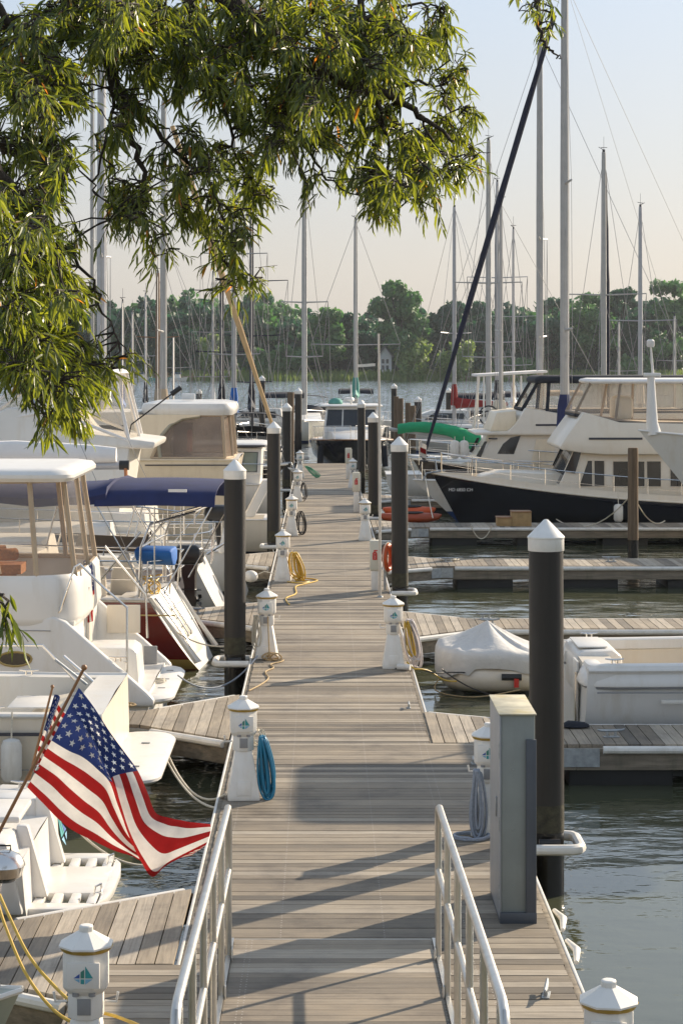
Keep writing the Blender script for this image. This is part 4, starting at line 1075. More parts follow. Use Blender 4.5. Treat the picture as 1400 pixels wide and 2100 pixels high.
# -- near cruiser with the slotted swim platform
t = thing('cabin_cruiser', 'white boat with slotted swim platform behind the big flag, nearest on the left', 'boat', (-2.55, 18.55, 0), PI)
h = Hull(t, 8, 2.5, .84, 1.25, gelw, bluep, bluep, tr=.92, rb=1.0, rs=-.06, cockpit=(.5, 2.6, .2, .35), deck=gelw)
pl = MB()
for yc, sgn in ((0, 0),):
    pl.box((-.31,0,.36), (.62,.95,.075))
for s in (1, -1):
    for i in range(4): pl.box((-.08-.155*i, s*.635, .36), (.085,.34,.07))
    pl.prism([(0,s*.795,.325),(-.50,s*.795,.325),(-.58,s*.83,.325),(-.55,s*.96,.325),(-.48,s*1.0,.325),(0,s*1.0,.325)], (0,0,.07))
pl.prism([(-.605,-.80,.325),(-.605,.80,.325),(-.67,.62,.325),(-.70,.3,.325),(-.70,-.3,.325),(-.67,-.62,.325)], (0,0,.073))
PB(pl, 'swim_platform', gelw, t, bevel=.014)
for yq in (.55, -.55):
    PB(MB().tube([(-.55,yq,.40),(-.56,yq,.47),(-.60,yq-.1,.47),(-.60,yq-.12,.40)], .010, 7), 'grab_handle', steel, t)
for s in (1, -1):
    house_(t, 'quarter_seat', [(-.02,.38),(.12,1.0),(.55,1.02),(.55,.38)], .30, gelw, bevel=.035).location = (0, s*.88, 0)
    PB(MB().prism([(-.16,s*.60-.05,.40),(.02,s*.60-.05,1.03),(.12,s*.60-.05,1.03),(.12,s*.60-.05,.40)], (0,.10,0)), 'transom_fin', gelw, t, bevel=.02)
    horn(t, .3, s*1.02, 1.02)
PB(MB().prism([(-.0,-.5,.40),(.07,-.5,.80),(.14,-.5,.80),(.14,-.5,.40)], (0,1.0,0)), 'transom_door', gelw, t, bevel=.02)
PB(MB().box((.35,.2,1.06), (.5,.75,.06)), 'engine_hatch', gelw, t, bevel=.02)
em = MB(); s = .003
for poly, mi in (([(-60,0),(-18,28),(-18,0)],0),([(-12,0),(-12,38),(10,52),(10,0)],1),([(16,0),(16,66),(58,0)],1),([(-58,-6),(-18,-6),(-18,-24)],2),([(16,-6),(56,-6),(16,-34)],2)):
    em.prism([(-.16+.18*((.62+y*s-.40)/.63)-.012, -.55-.0+x*s*.0+(-.28+x*s), .62+y*s) for x, y in poly], (-.002,0,0), mi)
PB(em, 'emblem', [logo_a, logo_b, logo_d], t, smooth=0)
g = thing('kettle_grill', 'round stainless rail grill at the left edge below the flag pole', 'grill', W(14,1790,17.0))
c = W(10,1776,17.0)
MB().lathe([(.02,-.13),(.08,-.125),(.14,-.08),(.165,0),(.17,.006)], c, 24).build('bowl', M('grill_steel', (.45,.42,.38), .25, 1., var=.2, scale=9), g)
MB().lathe([(.172,.007),(.165,.03),(.13,.09),(.06,.125),(.02,.13)], c, 24).build('lid', steel, g)
MB().tube([c+Vector((-.05,-.0,.13)), c+Vector((-.05,0,.17)), c+Vector((.05,0,.17)), c+Vector((.05,0,.13))], .008, 7).build('handle', rubber, g)
MB().tube([c+Vector((-.05,.05,-.13)), c+Vector((-.08,.1,-.45)), c+Vector((-.1,.5,-.55))], .018, 8).build('rail_mount', steel, g)

# -- open cockpit boat half hidden by the flag
t = thing('cockpit_boat', 'white open cockpit boat with rounded swim platform, partly behind the flag', 'boat', (-2.40, 23.85, 0), PI)
h = Hull(t, 9, 3.1, 1.22, 1.6, ivory, gold, bluep, tr=.95, rb=1.2, rs=-.05, cockpit=(.35, 3.4, .24, .45), deck=gel, rail=gelw)
slab(t, 'swim_platform', -.62, .12, 1.45, .42, .10, gelw, r=.34, crown=0)
for z, y_ in ((.52, .8), (.52, -.6)): PB(MB().box((-.3, y_, .528), (.10,.03,.012)), 'hinge', galv, t)
house_(t, 'bench', [(.4,.46),(.4,1.1),(1.0,1.0),(1.0,.46)], 1.05, ivory, bevel=.05)
for x in (1.2, 2.5): horn(t, x, 1.35, 1.23); horn(t, x, -1.35, 1.23)
PB(MB().box((2.6,1.545,1.02), (4,.02,.035)), 'stripe', mastd, t)
PB(MB().tube([(.6,-1.1,1.2),(1.0,-1.1,1.62),(1.6,-1.1,1.62)], .02, 7), 'grab_rail', steel, t)
PB(MB().tube([(.35,-.9,1.2),(.72,-.9,1.52)], .022, 8), 'rod_holder', steel, t)
PB(MB().tube([(.42,-.75,1.2),(.8,-.75,1.5)], .018, 8), 'rod_holder', galv, t)
for s in (1,):
    PB(MB().tube([(.1,s*1.525,.62),(3,s*1.575,.66),(6,s*1.56,.72)], .006, 5), 'seam', greyp, t)
    for x in (.7,2.0): PB(MB().lathe([(.03,0),(.03,.014)], (x,s*1.50,.40), 10), 'scupper', greyp, t)
PB(MB().box((1.7,-1.27,.92), (.9,.02,.34)), 'locker_hatch', gelw, t, bevel=.008); PB(MB().box((.95,0,1.115), (.5,.8,.02)), 'seat_hatch', gelw, t, bevel=.008)
for y_ in (.5,-.5): PB(MB().lathe([(.022,0),(.022,.012)], (.55,y_,1.10), 10), 'cup_holder', greyp, t)
house_(t, 'cabin', [(3.6,1.25),(3.7,2.3),(5.5,2.35),(7,1.5)], 1.2, gel, kz=.12, zr=1.25, wins=[[(3.9,1.6),(3.95,2.1),(5.3,2.1),(5.8,1.6)]])

# -- big aft cabin cruiser with hardtop and clear curtains
t = thing('motor_yacht', 'large white cruiser with hardtop, tan trimmed clear curtains and stern steps', 'boat', (-2.36, 29.35, 0), PI)
h = Hull(t, 12.5, 3.36, .55, 1.9, gelw, bluep, bluep, tr=.97, rb=1.6, rs=-.04, deck=gelw)
for s in (1, -1):
    w_ = MB(); n = [(-.08,.40),(-.10,.50),(.0,.60),(1.1,1.56),(1.25,1.63),(9.6,1.72),(9.6,.42)]
    w_.prism([(x, s*1.52, z) for x, z in n], (0, s*.165, 0)); PB(w_, 'side_wing', gelw, t, bevel=.045, seg=3)
    PB(MB().prism([(1.78+.215*math.cos(a*.3491), s*1.688, 1.06+.088*math.sin(a*.3491)) for a in range(18)], (0, s*.008, 0)), 'porthole', glass, t, smooth=0)
    PB(MB().tube([(1.78+.225*math.cos(a*.3491), s*1.692, 1.06+.096*math.sin(a*.3491)) for a in range(18)], .016, 6, closed=True), 'porthole_rim', gold, t)
path = [(9.5,1.66),(5,1.66),(1.55,1.66),(1.25,1.60),(1.06,1.45),(.98,1.2),(.96,.5),(.96,-.5),(.98,-1.2),(1.06,-1.45),(1.25,-1.60),(1.55,-1.66),(9.5,-1.66)]
cx_ = 4
gr = []
for z, ins in ((1.50,.05),(1.58,.0),(1.60,.0),(1.9,.02),(2.10,.03),(2.14,.06)):
    gr.append([(x+(ins if x < 3 else 0), y*(1-ins*.6), z) for x, y in path])
PB(MB().sheet(gr, -.06), 'bridge_coaming', gelw, t, smooth=50)
for zc, hh, mt in ((1.665,.05,mastd),(1.615,.016,gold)):
    g_ = [[(x-(.012 if x < 1.3 else 0), y*1.006, z) for x, y in path] for z in (zc-hh/2, zc+hh/2)]
    PB(MB().sheet(g_, .006), 'stripe', mt, t, smooth=50)
PB(MB().box((5.2,0,1.52), (8.4,3.1,.06)), 'bridge_deck', gel, t)
PB(MB().box((1.1,0,1.02), (.16,3.04,1.0)), 'stern_bulkhead', gelw, t, bevel=.03)
PB(MB().box((1.012,-.35,1.02), (.02,.55,.9)), 'door', ivory, t, bevel=.01)
house_(t, 'stern_steps', [(.18,.52),(.22,1.02),(.32,1.08),(.95,1.08),(.95,.52)], .42, gelw, bevel=.05).location = (0,.30,0)
PB(MB().box((.62,-1.49,1.2), (.5,.03,.42)), 'locker_hatch', ivory, t, bevel=.01)
PB(MB().box((.20,-1.28,.68), (.20,.05,.28)), 'shore_outlet', greyp, t, bevel=.01)
slab(t, 'swim_platform', -.33, .95, 1.5, .40, .11, gelw, r=.40, crown=0)
for y_ in (.7, -.1, -.9): PB(MB().box((-.12, y_, .512), (.10,.035,.012)), 'drain', greyp, t)
bot = [(5.2,1.62,2.14),(3.2,1.62,2.14),(1.5,1.60,2.14),(1.02,1.25,2.14),(.99,0,2.14),(1.02,-1.25,2.14),(1.5,-1.60,2.14),(5.2,-1.62,2.14)]
topq = [(5.0,1.46,3.44),(3.2,1.46,3.44),(1.62,1.44,3.44),(1.2,1.10,3.44),(1.16,0,3.44),(1.2,-1.10,3.44),(1.62,-1.44,3.44),(5.0,-1.46,3.44)]
enclosure(t, bot, topq, tanc, vinyl, closed=False, tr=.03)
PB(MB().tube([(2.0,1.62,2.2),(2.05,1.6,2.5),(2.6,1.58,2.62),(3.2,1.60,2.5)], .03, 6), 'window_trim', tanc, t)
slab(t, 'hardtop', 1.02, 6.4, 1.62, 3.44, .15, gelw, r=.30, crown=.06)
for x, y_, rz in ((2.9,.7,0),(2.3,-.8,.5),(3.9,.5,0)):
    s_ = MB(); s_.box((x,y_,2.04), (.55,.55,.14)); s_.tube([(x+.25*math.cos(a), y_+.28*math.sin(a), 2.26) for a in [rad(-110+22*i)+rz for i in range(11)]], .09, 8); s_.box((x,y_,1.78), (.3,.3,.44))
    PB(s_, 'rattan_chair', ratt, t, smooth=60)
PB(MB().tube([(.92,1.45,2.16),(.93,1.47,2.32),(.6,1.5,2.0),(.28,1.56,1.74),(.28,1.58,.85)], .017, 8), 'stair_rail', steel, t)
PB(MB().tube([(1.26,1.60,1.62),(1.18,1.62,1.70),(.98,1.62,2.30),(.93,1.47,2.32)], .017, 8), 'stair_rail', steel, t)
PB(MB().tube([(.92,-1.42,2.16),(.90,-1.45,2.3),(.3,-1.56,1.55),(.27,-1.58,.9)], .017, 8), 'stair_rail', steel, t)
for x in (.4,): horn(t, x, 1.60, 1.02)
house_(t, 'salon', [(6.6,1.6),(6.9,3.2),(8.4,3.2),(10,1.7)], 1.45, gelw, kz=.1, zr=1.6)
for s in (1, -1):
    PB(MB().tube([(1.30,s*1.69,1.44),(4,s*1.69,1.47),(9.4,s*1.69,1.55)], .007, 5), 'seam', greyp, t)
    for x in (2.6,): PB(MB().prism([(x-.16,s*1.688,.70),(x+.16,s*1.688,.70),(x+.16,s*1.688,.80),(x-.16,s*1.688,.80)], (0,s*.006,0)), 'vent', greyp, t)
sn = MB()
for i in range(16): sn.lathe([(.010,-.004),(.010,.004)], (1.6+i*.22, 1.632, 2.10), 8)
for i in range(9): sn.lathe([(.010,-.004),(.010,.004)], (.975, -1.0+i*.25, 2.10), 8)
PB(sn, 'canvas_snaps', steel, t)
PB(MB().box((.945,.62,1.78), (.02,.40,.26)), 'stern_hatch', gelw, t, bevel=.01); PB(MB().tube([(.93,.50,1.80),(.92,.50,1.90)], .012, 6), 'hatch_latch', steel, t)
PB(MB().tube([(.50,1.45,.56),(.62,1.42,.70),(.66,1.40,.58)], .012, 6), 'hanging_line', ropet, t)
PB(MB().lathe([(.028,0),(.028,.012)], (.3,1.60,1.0), 10), 'fuel_cap', steel, t)
# drooping little flag on its staff at the stern rail
def drape(name, x, Y, ztop, L, label, cat='flag', wv=.16, seed=0, staff=None):
    rr = random.Random(seed); t = thing(name, label, cat, (x, Y, ztop-L))
    rows, cols = 26, 9; v = []; mb = MB()
    for i in range(rows+1):
        u = i/rows; z = ztop-L*u
        for j in range(cols+1):
            q = j/cols; ww = wv*(.35+.65*math.sin(math.pi*min(.85, u*.9+.08)))
            v.append((x+(q-.35)*ww*.9+.02*math.sin(q*9+u*5), Y-.05+.05*math.sin(q*12+u*3+seed), z-.05*q+.03*math.sin(q*7)))
    fs, mi = [], []
    for i in range(rows):
        for j in range(cols):
            a = i*(cols+1)+j; fs.append((a, a+1, a+cols+2, a+cols+1))
            mi.append(2 if i < rows*.45 else (0 if ((j+i//7) % 2) else 1))
    mb.add(v, fs, mi); mb.build('cloth', [fl_red, fl_white, fl_blue], t, smooth=60)
    st = MB()
    rs = random.Random(seed)
    for _ in range(34):
        i = rs.randrange(1, int(rows*.42)); j = rs.randrange(0, cols); p = Vector(v[i*(cols+1)+j])+Vector((0,-.012,0)); r_ = .011
        st.add([p+Vector((r_*(1 if k % 2 == 0 else .42)*math.sin(k*PI/5), 0, r_*(1 if k % 2 == 0 else .42)*math.cos(k*PI/5))) for k in range(10)], [tuple(range(10))])
    st.build('stars', fl_white, t, smooth=0)
    if staff: MB().tube(staff, .013, 8).build('staff', teak, t)
    return t
drape('stern_flag', BX(182,29.6), 29.3, CZ-(1150-VY)*29.3/K, .82, 'small drooping flag hanging from the stern rail of the hardtop cruiser', wv=.24, seed=2,
      staff=[(BX(176,29.4),29.36,1.45),(BX(184,29.4),29.36,2.25)])

# -- burgundy sailboat with navy bimini
t = thing('sailboat', 'burgundy hulled sailboat with navy bimini and sloping white stern', 'boat', (-2.72, 34.5, 0), PI-.09)
h = Hull(t, 11, 3.1, 1.22, 1.45, burg, gold, redp, tr=.80, rb=1.2, rs=-.78, stripe=gelw, cockpit=(.5, 2.6, .55, .7), deck=gelw, transom=gelw, bootz=.2, rail=gelw)
for s in (1, -1):
    PB(MB().prism([(0.02,s*1.19,1.215),(-.02,s*1.235,1.22),(-.74,s*1.04,.14),(-.80,s*.98,.16)], (-.05,0,.02)), 'quarter_trim', gelw, t)
PB(MB().box((1.2,1.512,.985), (3.4,.01,.022)), 'stripe', gold, t)
text_on(t, 'WHISPER', (-.36,-.55,.62), .17, mastd, (rad(54), 0, rad(90)), 'boat_name') if False else None
house_(t, 'coachroof', [(2.8,1.2),(2.9,1.68),(6.2,1.62),(7.6,1.4)], .95, gelw, kz=.2, zr=1.2, wins=[[(3.4,1.35),(3.45,1.55),(5.6,1.52),(5.9,1.38)]])
TP = lambda y, z, o=0.: (-.78*(1.22-z)/1.22-.84*o, y, z+.54*o)
PB(MB().prism([TP(-.5,.95), TP(.5,.95), TP(.5,.45), TP(-.5,.45)], (-.84*.012, 0, .54*.012)), 'transom_panel', ivory, t, bevel=.004)
PB(MB().prism([TP(-.42,.40), TP(.42,.40), TP(.40,.20), TP(-.40,.20)], (-.84*.02, 0, .54*.02)), 'transom_step', ivory, t, bevel=.006)
lad = MB()
for y_ in (.16, -.16): lad.tube([TP(y_,1.22,.03), TP(y_,.98,.045), TP(y_,.50,.045), TP(y_,.46,.02)], .014, 7)
for z_ in (.9,.76,.62): lad.tube([TP(.16,z_,.045), TP(-.16,z_,.045)], .012, 6)
PB(lad, 'stern_ladder', steel, t)
for y_ in (.92, -.92): PB(MB().lathe([(.03,0),(.03,.012)], TP(y_,.62,.0), 10), 'drain', galv, t)
PB(MB().tube([TP(1.0,.92,.008), TP(-1.0,.92,.008)], .008, 5), 'seam', greyp, t)
bimini(t, -1.12, .85, 1.35, 3.08, .26, navyc, zl=1.3)
rg = []
for i, (x, zt, hh) in enumerate(((.66,3.08,.30),(.95,3.00,.26),(1.3,2.98,.24),(1.8,2.97,.27),(2.4,2.98,.22),(3.0,2.96,.25))):
    rg.append([(x, y_, z_) for y_, z_ in ((1.32,zt-hh),(1.36,zt-hh*.5),(1.25,zt-.04),(.6,zt+.04),(-.6,zt+.04),(-1.25,zt-.04),(-1.36,zt-hh*.5),(-1.32,zt-hh))])
PB(MB().loft(rg), 'folded_awning', navyc, t, smooth=60)
PB(MB().box((-.5,1.28,2.98), (.30,.02,.045)), 'label_patch', whitec, t)
arch = MB()
for s in (1, -1):
    arch.tube([(.15,s*1.18,1.22),(.12,s*1.18,2.05),(-.02,s*1.1,2.42),(-.75,s*1.0,2.62)], .022, 7); arch.tube([(1.0,s*1.28,1.25),(.12,s*1.18,2.3)], .018, 7); arch.tube([(.12,s*1.18,1.7),(1.8,s*1.3,1.8)], .015, 7)
arch.tube([(-.75,1.0,2.62),(-.75,-1.0,2.62)], .022, 7); arch.tube([(.12,1.18,2.05),(.12,-1.18,2.05)], .02, 7); arch.tube([(.12,1.18,1.65),(.12,-1.18,1.65)], .016, 7)
PB(arch, 'stern_arch', steel, t)
for y_, x in ((.75,.95),(.25,.55)):
    sh_ = MB(); pts = [(x+.04*math.sin(k*.4), y_, 1.28)for k in range(1)]
    sh_.prism([(x-.22,y_,1.0),(x+.26,y_,1.0),(x+.22,y_,1.55),(x+.08,y_,1.86),(x-.06,y_,1.90),(x-.18,y_,1.6)], (0,.12,0)); PB(sh_, 'helm_seat', ivory, t, bevel=.05, seg=3, smooth=60)
cv = MB(); rr = random.Random(3)
cv.loft([[(.25+.0, y_, z) for y_, z in ((1.0,1.86),(1.08,1.98),(.95,2.02),(.5,2.02),(.4,1.95),(.42,1.80),(.6,1.72),(.85,1.75))], [(-.36, y_, z) for y_, z in ((1.0,1.84),(1.08,1.97),(.95,2.01),(.5,2.01),(.4,1.95),(.42,1.78),(.6,1.70),(.85,1.73))]])
PB(cv, 'grill_cover', bluec, t, bevel=.03, smooth=60); PB(MB().tube([(0,.7,1.75),(0,.75,1.22)], .018, 6), 'cover_post', steel, t)
for s in (1, -1):
    pk = MB()
    pk.tube([(.02,s*1.2,1.24),(0,s*1.2,1.82),(-.25,s*.9,1.82),(-.28,s*.4,1.82),(-.22,s*.4,1.2)], .014, 7); pk.tube([(.01,s*1.2,1.55),(-.26,s*.9,1.55),(-.27,s*.4,1.55)], .010, 6)
    PB(pk, 'pushpit', steel, t)
rails(t, h, .1, 10, .6, 6)
rig(t, h, 6.6, 1.5, 15.5, .09, mastw, 35, (.4,.72), None, None, None)
PB(MB().tube([(-.05,.75,1.18),(-.5,.8,.62),(-.62,.8,.42)], .022, 7), 'boarding_ladder', steel, t)
yc = [(.0+.16*math.sin(a*1.1)*(.7+.3*math.sin(a*.37)), .85+.3*math.cos(a*1.7), 1.42+.14*math.cos(a*.9)) for a in range(26)]
PB(MB().tube(spline(yc, 3), .012, 6), 'yellow_line', hosey, t)
house_(t, 'hatch_garage', [(2.0,1.3),(2.1,1.85),(3.1,1.9),(3.6,1.62)], .75, gelw, wins=[], front=[])
g_ = MB().box((1.5,.1,1.1), (1.4,1.7,.25)); PB(g_, 'cockpit_seat', ivory, t, bevel=.05)

# -- white sailboat with outboard on the stern rail, boom cover
t = thing('sailboat', 'white sailboat with black outboard on its stern rail and white covered boom', 'boat', (BX(445,39.6)-.35, 40.3, 0), PI)
h = Hull(t, 12, 3.3, 1.12, 1.5, gelw, bluep, bluep, tr=.82, rb=1.2, rs=-.55, cockpit=(.5, 2.8, .5, .6), deck=gelw, transom=gelw)
house_(t, 'coachroof', [(2.9,1.1),(3.0,1.62),(6.5,1.6),(8,1.3)], 1.05, gelw, kz=.2, zr=1.1, wins=[[(3.4,1.3),(3.4,1.5),(6,1.5),(6.4,1.32)]])
slab(t, 'hardtop', 1.05, 2.75, 1.15, 2.26, .12, gelw, r=.22, crown=.06)
PB(MB().box((1.9,0,2.46), (.55,.6,.04)), 'roof_hatch', glassb, t, bevel=.01)
for x, y_ in ((1.2,1.05),(1.2,-1.05),(2.7,1.05),(2.7,-1.05)):
    PB(MB().tube([(x+.3,y_,1.15),(x,y_,2.3)], .02, 7), 'hardtop_post', steel, t)
g_ = [[(x, y_, z-.12*abs(y_)) for y_ in (-1.05,-.5,0,.5,1.05)] for x, z in ((1.05,1.84),(1.2,1.98),(1.9,2.0),(2.3,1.98))]
PB(MB().sheet([[(x, y_*1.0, z) for y_ in (1.25,1.2)] for x, z in ((1.0,1.5),(2.3,1.55))]+[], .05), 'weather_cloth', brownc, t)
PB(MB().prism([(.9,1.32,1.42),(2.35,1.32,1.42),(2.25,1.30,1.78),(1.0,1.30,1.72),(.86,1.31,1.86)], (0,-.04,0)), 'weather_cloth', brownc, t)
ob = thing('outboard_motor', 'black outboard motor hung on the white sailboat stern rail', 'outboard motor', (BX(388,38.9), 38.6, .55))
o = Vector((BX(388,38.7), 38.55, 0))
cw = MB(); cw.loft([[o+Vector((x*sx, y_*sx, z)) for x, y_ in ((-.26,-.16),(.22,-.17),(.30,0),(.22,.17),(-.26,.16),(-.32,0))] for z, sx in ((1.26,.72),(1.30,.92),(1.42,1.0),(1.56,.92),(1.62,.6))])
cw.build('cowling', enginem, ob, bevel=.02, smooth=60)
lg = MB(); lg.loft([[o+Vector((x, y_, z)) for x, y_ in ((cx0-w0,-.06),(cx0+w0,-.07),(cx0+w0+.03,0),(cx0+w0,.07),(cx0-w0,.06))] for z, cx0, w0 in ((1.25,.0,.15),(1.05,.0,.12),(.85,.02,.10),(.66,.02,.10),(.60,.03,.12),(.52,.02,.10),(.36,.04,.03))])
lg.build('leg', enginem, ob); lg = MB().box(o+Vector((.05,0,.78)), (.40,.20,.02)); lg.build('cavitation_plate', enginem, ob, bevel=.005)
gp = MB(); gp.tube([o+Vector((-.12,0,.58)), o+Vector((.05,0,.585)), o+Vector((.20,0,.58))], [.02,.055,.03], 10)
for a in range(3):
    d_ = Vector((0, math.cos(a*2.094), math.sin(a*2.094))); gp.prism([o+Vector((.20,0,.58))+d_*.02, o+Vector((.17,0,.58))+d_*.09+Vector((0,d_.z*.05,-d_.y*.05)), o+Vector((.23,0,.58))+d_*.13, o+Vector((.24,0,.58))+d_*.06], (.012,0,0))
gp.build('propeller', enginem, ob)
MB().box(o+Vector((-.2,0,1.10)), (.10,.30,.34)).build('bracket', enginem, ob, bevel=.02)
ps = MB()
for s in (1, -1):
    ps.tube([(.05,s*1.3,1.12),(.05,s*1.3,1.78),(-.22,s*1.0,1.80),(-.25,s*.3,1.80),(-.22,s*.3,1.12)], .015, 7); ps.tube([(.05,s*1.3,1.45),(-.24,s*1.0,1.46),(-.25,s*.3,1.46)], .012, 6); ps.tube([(.9,s*1.42,1.12),(.9,s*1.42,1.75),(.05,s*1.3,1.78)], .012, 6)
ps.tube([(.25,1.25,1.75),(.25,1.25,2.55),(.2,.2,2.6),(.2,-1.25,2.55),(.2,-1.25,1.75)], .02, 7); ps.tube([(.25,1.25,2.2),(1.2,1.1,2.3)], .014, 6)
PB(ps, 'pushpit', steel, t)
PB(MB().tube([(-.1,-.3,1.25),(-.5,-.3,1.5),(-.55,-.3,1.9)], .03, 7), 'swim_ladder', steel, t)
PB(MB().box((-.42,-.95,1.52), (.12,.42,.62), rot=Matrix.Rotation(rad(-14), 3, 'Y')), 'life_raft_case', gelw, t, bevel=.05, seg=3)
rig(t, h, 7.4, 1.5, 16, .1, mastg, 40, (.38,.7), None, None, None)
bz = CZ-(954-VY)*40.3/K; xb0 = (-2.72-.0)-BX(262,40.3)
xe = (BX(445,39.6)-.35)-BX(262,40.3)
PB(MB().tube([(7.3,0,bz-.1),(xe,0,bz)], .085, 12), 'boom', mastg, t); PB(MB().tube([(xe+.16,0,bz),(xe-.03,0,bz)], .095, 12), 'boom_end', rubber, t)
rr = random.Random(5); rings = []
for i in range(15):
    u = i/14; p = Vector((lerp(xe+.22, 7.2, u), 0, bz+.10)); hh = lerp(.30, .62, u**.7)*(1+rr.uniform(-.05,.05)); ww = lerp(.16,.24,u)
    rings.append([p+Vector((0, ww*math.sin(a)*(1 if math.cos(a) < .2 else .75), hh*.5*math.cos(a)+hh*.32)) for a in [2*PI*q/14 for q in range(14)]])
PB(MB().loft(rings), 'sail_cover', whitec, t, smooth=60)
PB(MB().tube([(xe+.05,0,bz+.05),(xe+.02,.1,bz-.2),(xe+.0,.14,bz-.5),(xe-.05,.12,bz-.62)], .035, 7), 'mainsheet', M('rope_orange', (.50,.20,.08), .9), t)

# -- small centre boat with folded seat tower between the piles
t = thing('runabout', 'small white open boat with raised bow plate beside the crossed pile', 'boat', (BX(566,54.0), 53.6, 0), PI)
h = Hull(t, 5.2, 2.1, 1.0, 1.1, ivory, mastd, redp, tr=.92, rb=.7, cockpit=(.3,3.2,.2,.35), deck=gelw, rail=gelw)
PB(MB().prism([(.55,.3,1.0),(.85,.3,1.0),(.35,.3,1.95),(.05,.3,2.0)], (0,-.5,0)), 'seat_back', gelw, t, bevel=.04)
PB(MB().box((1.5,0,1.0), (.7,.8,.9)), 'console', gelw, t, bevel=.08)
ob = thing('outboard_motor', 'black outboard head on its bracket behind the nearest left pile', 'outboard motor', (BX(447,45), 44.5, 1.0))
o = Vector((BX(447,44.6), 44.5, .45))
cw = MB(); cw.loft([[o+Vector((x*sx, y_*sx, z)) for x, y_ in ((-.26,-.16),(.22,-.17),(.30,0),(.22,.17),(-.26,.16),(-.32,0))] for z, sx in ((1.16,.72),(1.20,.92),(1.32,1.0),(1.46,.92),(1.50,.6))])
cw.build('cowling', enginem, ob, bevel=.02, smooth=60)
MB().tube([o+Vector((0,0,1.2)), o+Vector((.02,0,.9)), o+Vector((.06,0,.5)), o+Vector((.08,0,.05))], [.09,.07,.06,.05], 8).build('leg', enginem, ob)
MB().box(o+Vector((-.15,0,1.0)), (.08,.26,.3)).build('bracket', galv, ob, bevel=.01)
t = thing('sailboat', 'white daysailer with cream stern behind the nearest left pile', 'boat', (BX(470,44.8), 44.6, 0), PI)
h = Hull(t, 9, 2.8, 1.05, 1.4, gelw, navyh, bluep, tr=.8, rb=1.1, rs=-.4, cockpit=(.4,2.4,.45,.5), deck=gelw)
house_(t, 'coachroof', [(2.5,1.05),(2.6,1.55),(5,1.5),(6.2,1.2)], .9, gelw, kz=.2, zr=1.05, wins=[[(3,1.2),(3,1.4),(4.6,1.38),(4.9,1.22)]])
rails(t, h, .1, 8.6, .6, 6)
bimini(t, .4, 2.1, 1.0, 2.3, .2, navyc, zl=1.2)

# -- flybridge boat with clear enclosure (upper left)
t = thing('sportfisher', 'tall white flybridge boat with clear enclosure under the hanging leaves', 'boat', (BX(332,48.6), 48.6, 0), PI)
h = Hull(t, 14, 4.2, 1.15, 2.3, gel, bluep, bluep, tr=.93, rb=2.0, deck=gel)
house_(t, 'cabin', [(.9,1.1),(.6,3.12),(3.6,3.2),(7.2,3.15),(9.2,2.0),(9.2,1.6)], 1.75, gel, kz=.06, zr=1.1, kx=.05, xr=5, bevel=.06,
       wins=[[(2.2,2.2),(2.3,2.75),(3.8,2.85),(5.2,2.75),(6.2,2.2)]])
house_(t, 'flybridge', [(.05,3.06),(.0,3.22),(1.6,3.42),(2.0,3.9),(3.4,4.0),(4.0,3.75),(5.0,3.14)], 1.7, gel, kz=.12, zr=3.1, kx=.06, xr=2, bevel=.06)
bot = [(4.6,1.3,3.5),(2.4,1.62,3.95),(.62,1.66,3.24),(.52,0,3.24),(.62,-1.66,3.24),(2.4,-1.62,3.95),(4.6,-1.3,3.5)]
tq = [(2.9,1.25,4.75),(2.0,1.45,4.78),(.98,1.48,4.78),(.92,0,4.78),(.98,-1.48,4.78),(2.0,-1.45,4.78),(2.9,-1.25,4.75)]
enclosure(t, bot, tq, whitec, vinyl, closed=False, tr=.035)
slab(t, 'bimini_top', .86, 3.3, 1.62, 4.76, .08, whitec, r=.25, crown=.08)
for x, y_ in ((2.1,.4),(2.1,-.5)):
    cushion(t, 'helm_seat', (x, y_, 3.95), (.5,.5,.5), ivory)
PB(MB().tube([(.7,1.2,3.2),(.62,1.1,3.6),(-.3,1.0,4.3)], .018, 6), 'fishing_rod', rubber, t)
PB(MB().tube([(-.3,1.0,4.3),(-.52,.98,4.46)], .06, 8), 'rod_reel', rubber, t)
PB(MB().box((3.0,1.80,2.95), (.28,.02,.05)), 'vent', mastd, t)
house_(t, 'cockpit_coaming', [(.2,1.1),(.25,1.6),(1.0,1.6),(1.0,1.1)], 1.8, gel)
rails(t, h, 5, 13.5, .6, 6)
PB(MB().tube([(1.3,1.5,3.9),(1.3,1.5,5.9)], .018, 6), 'antenna', mastw, t)

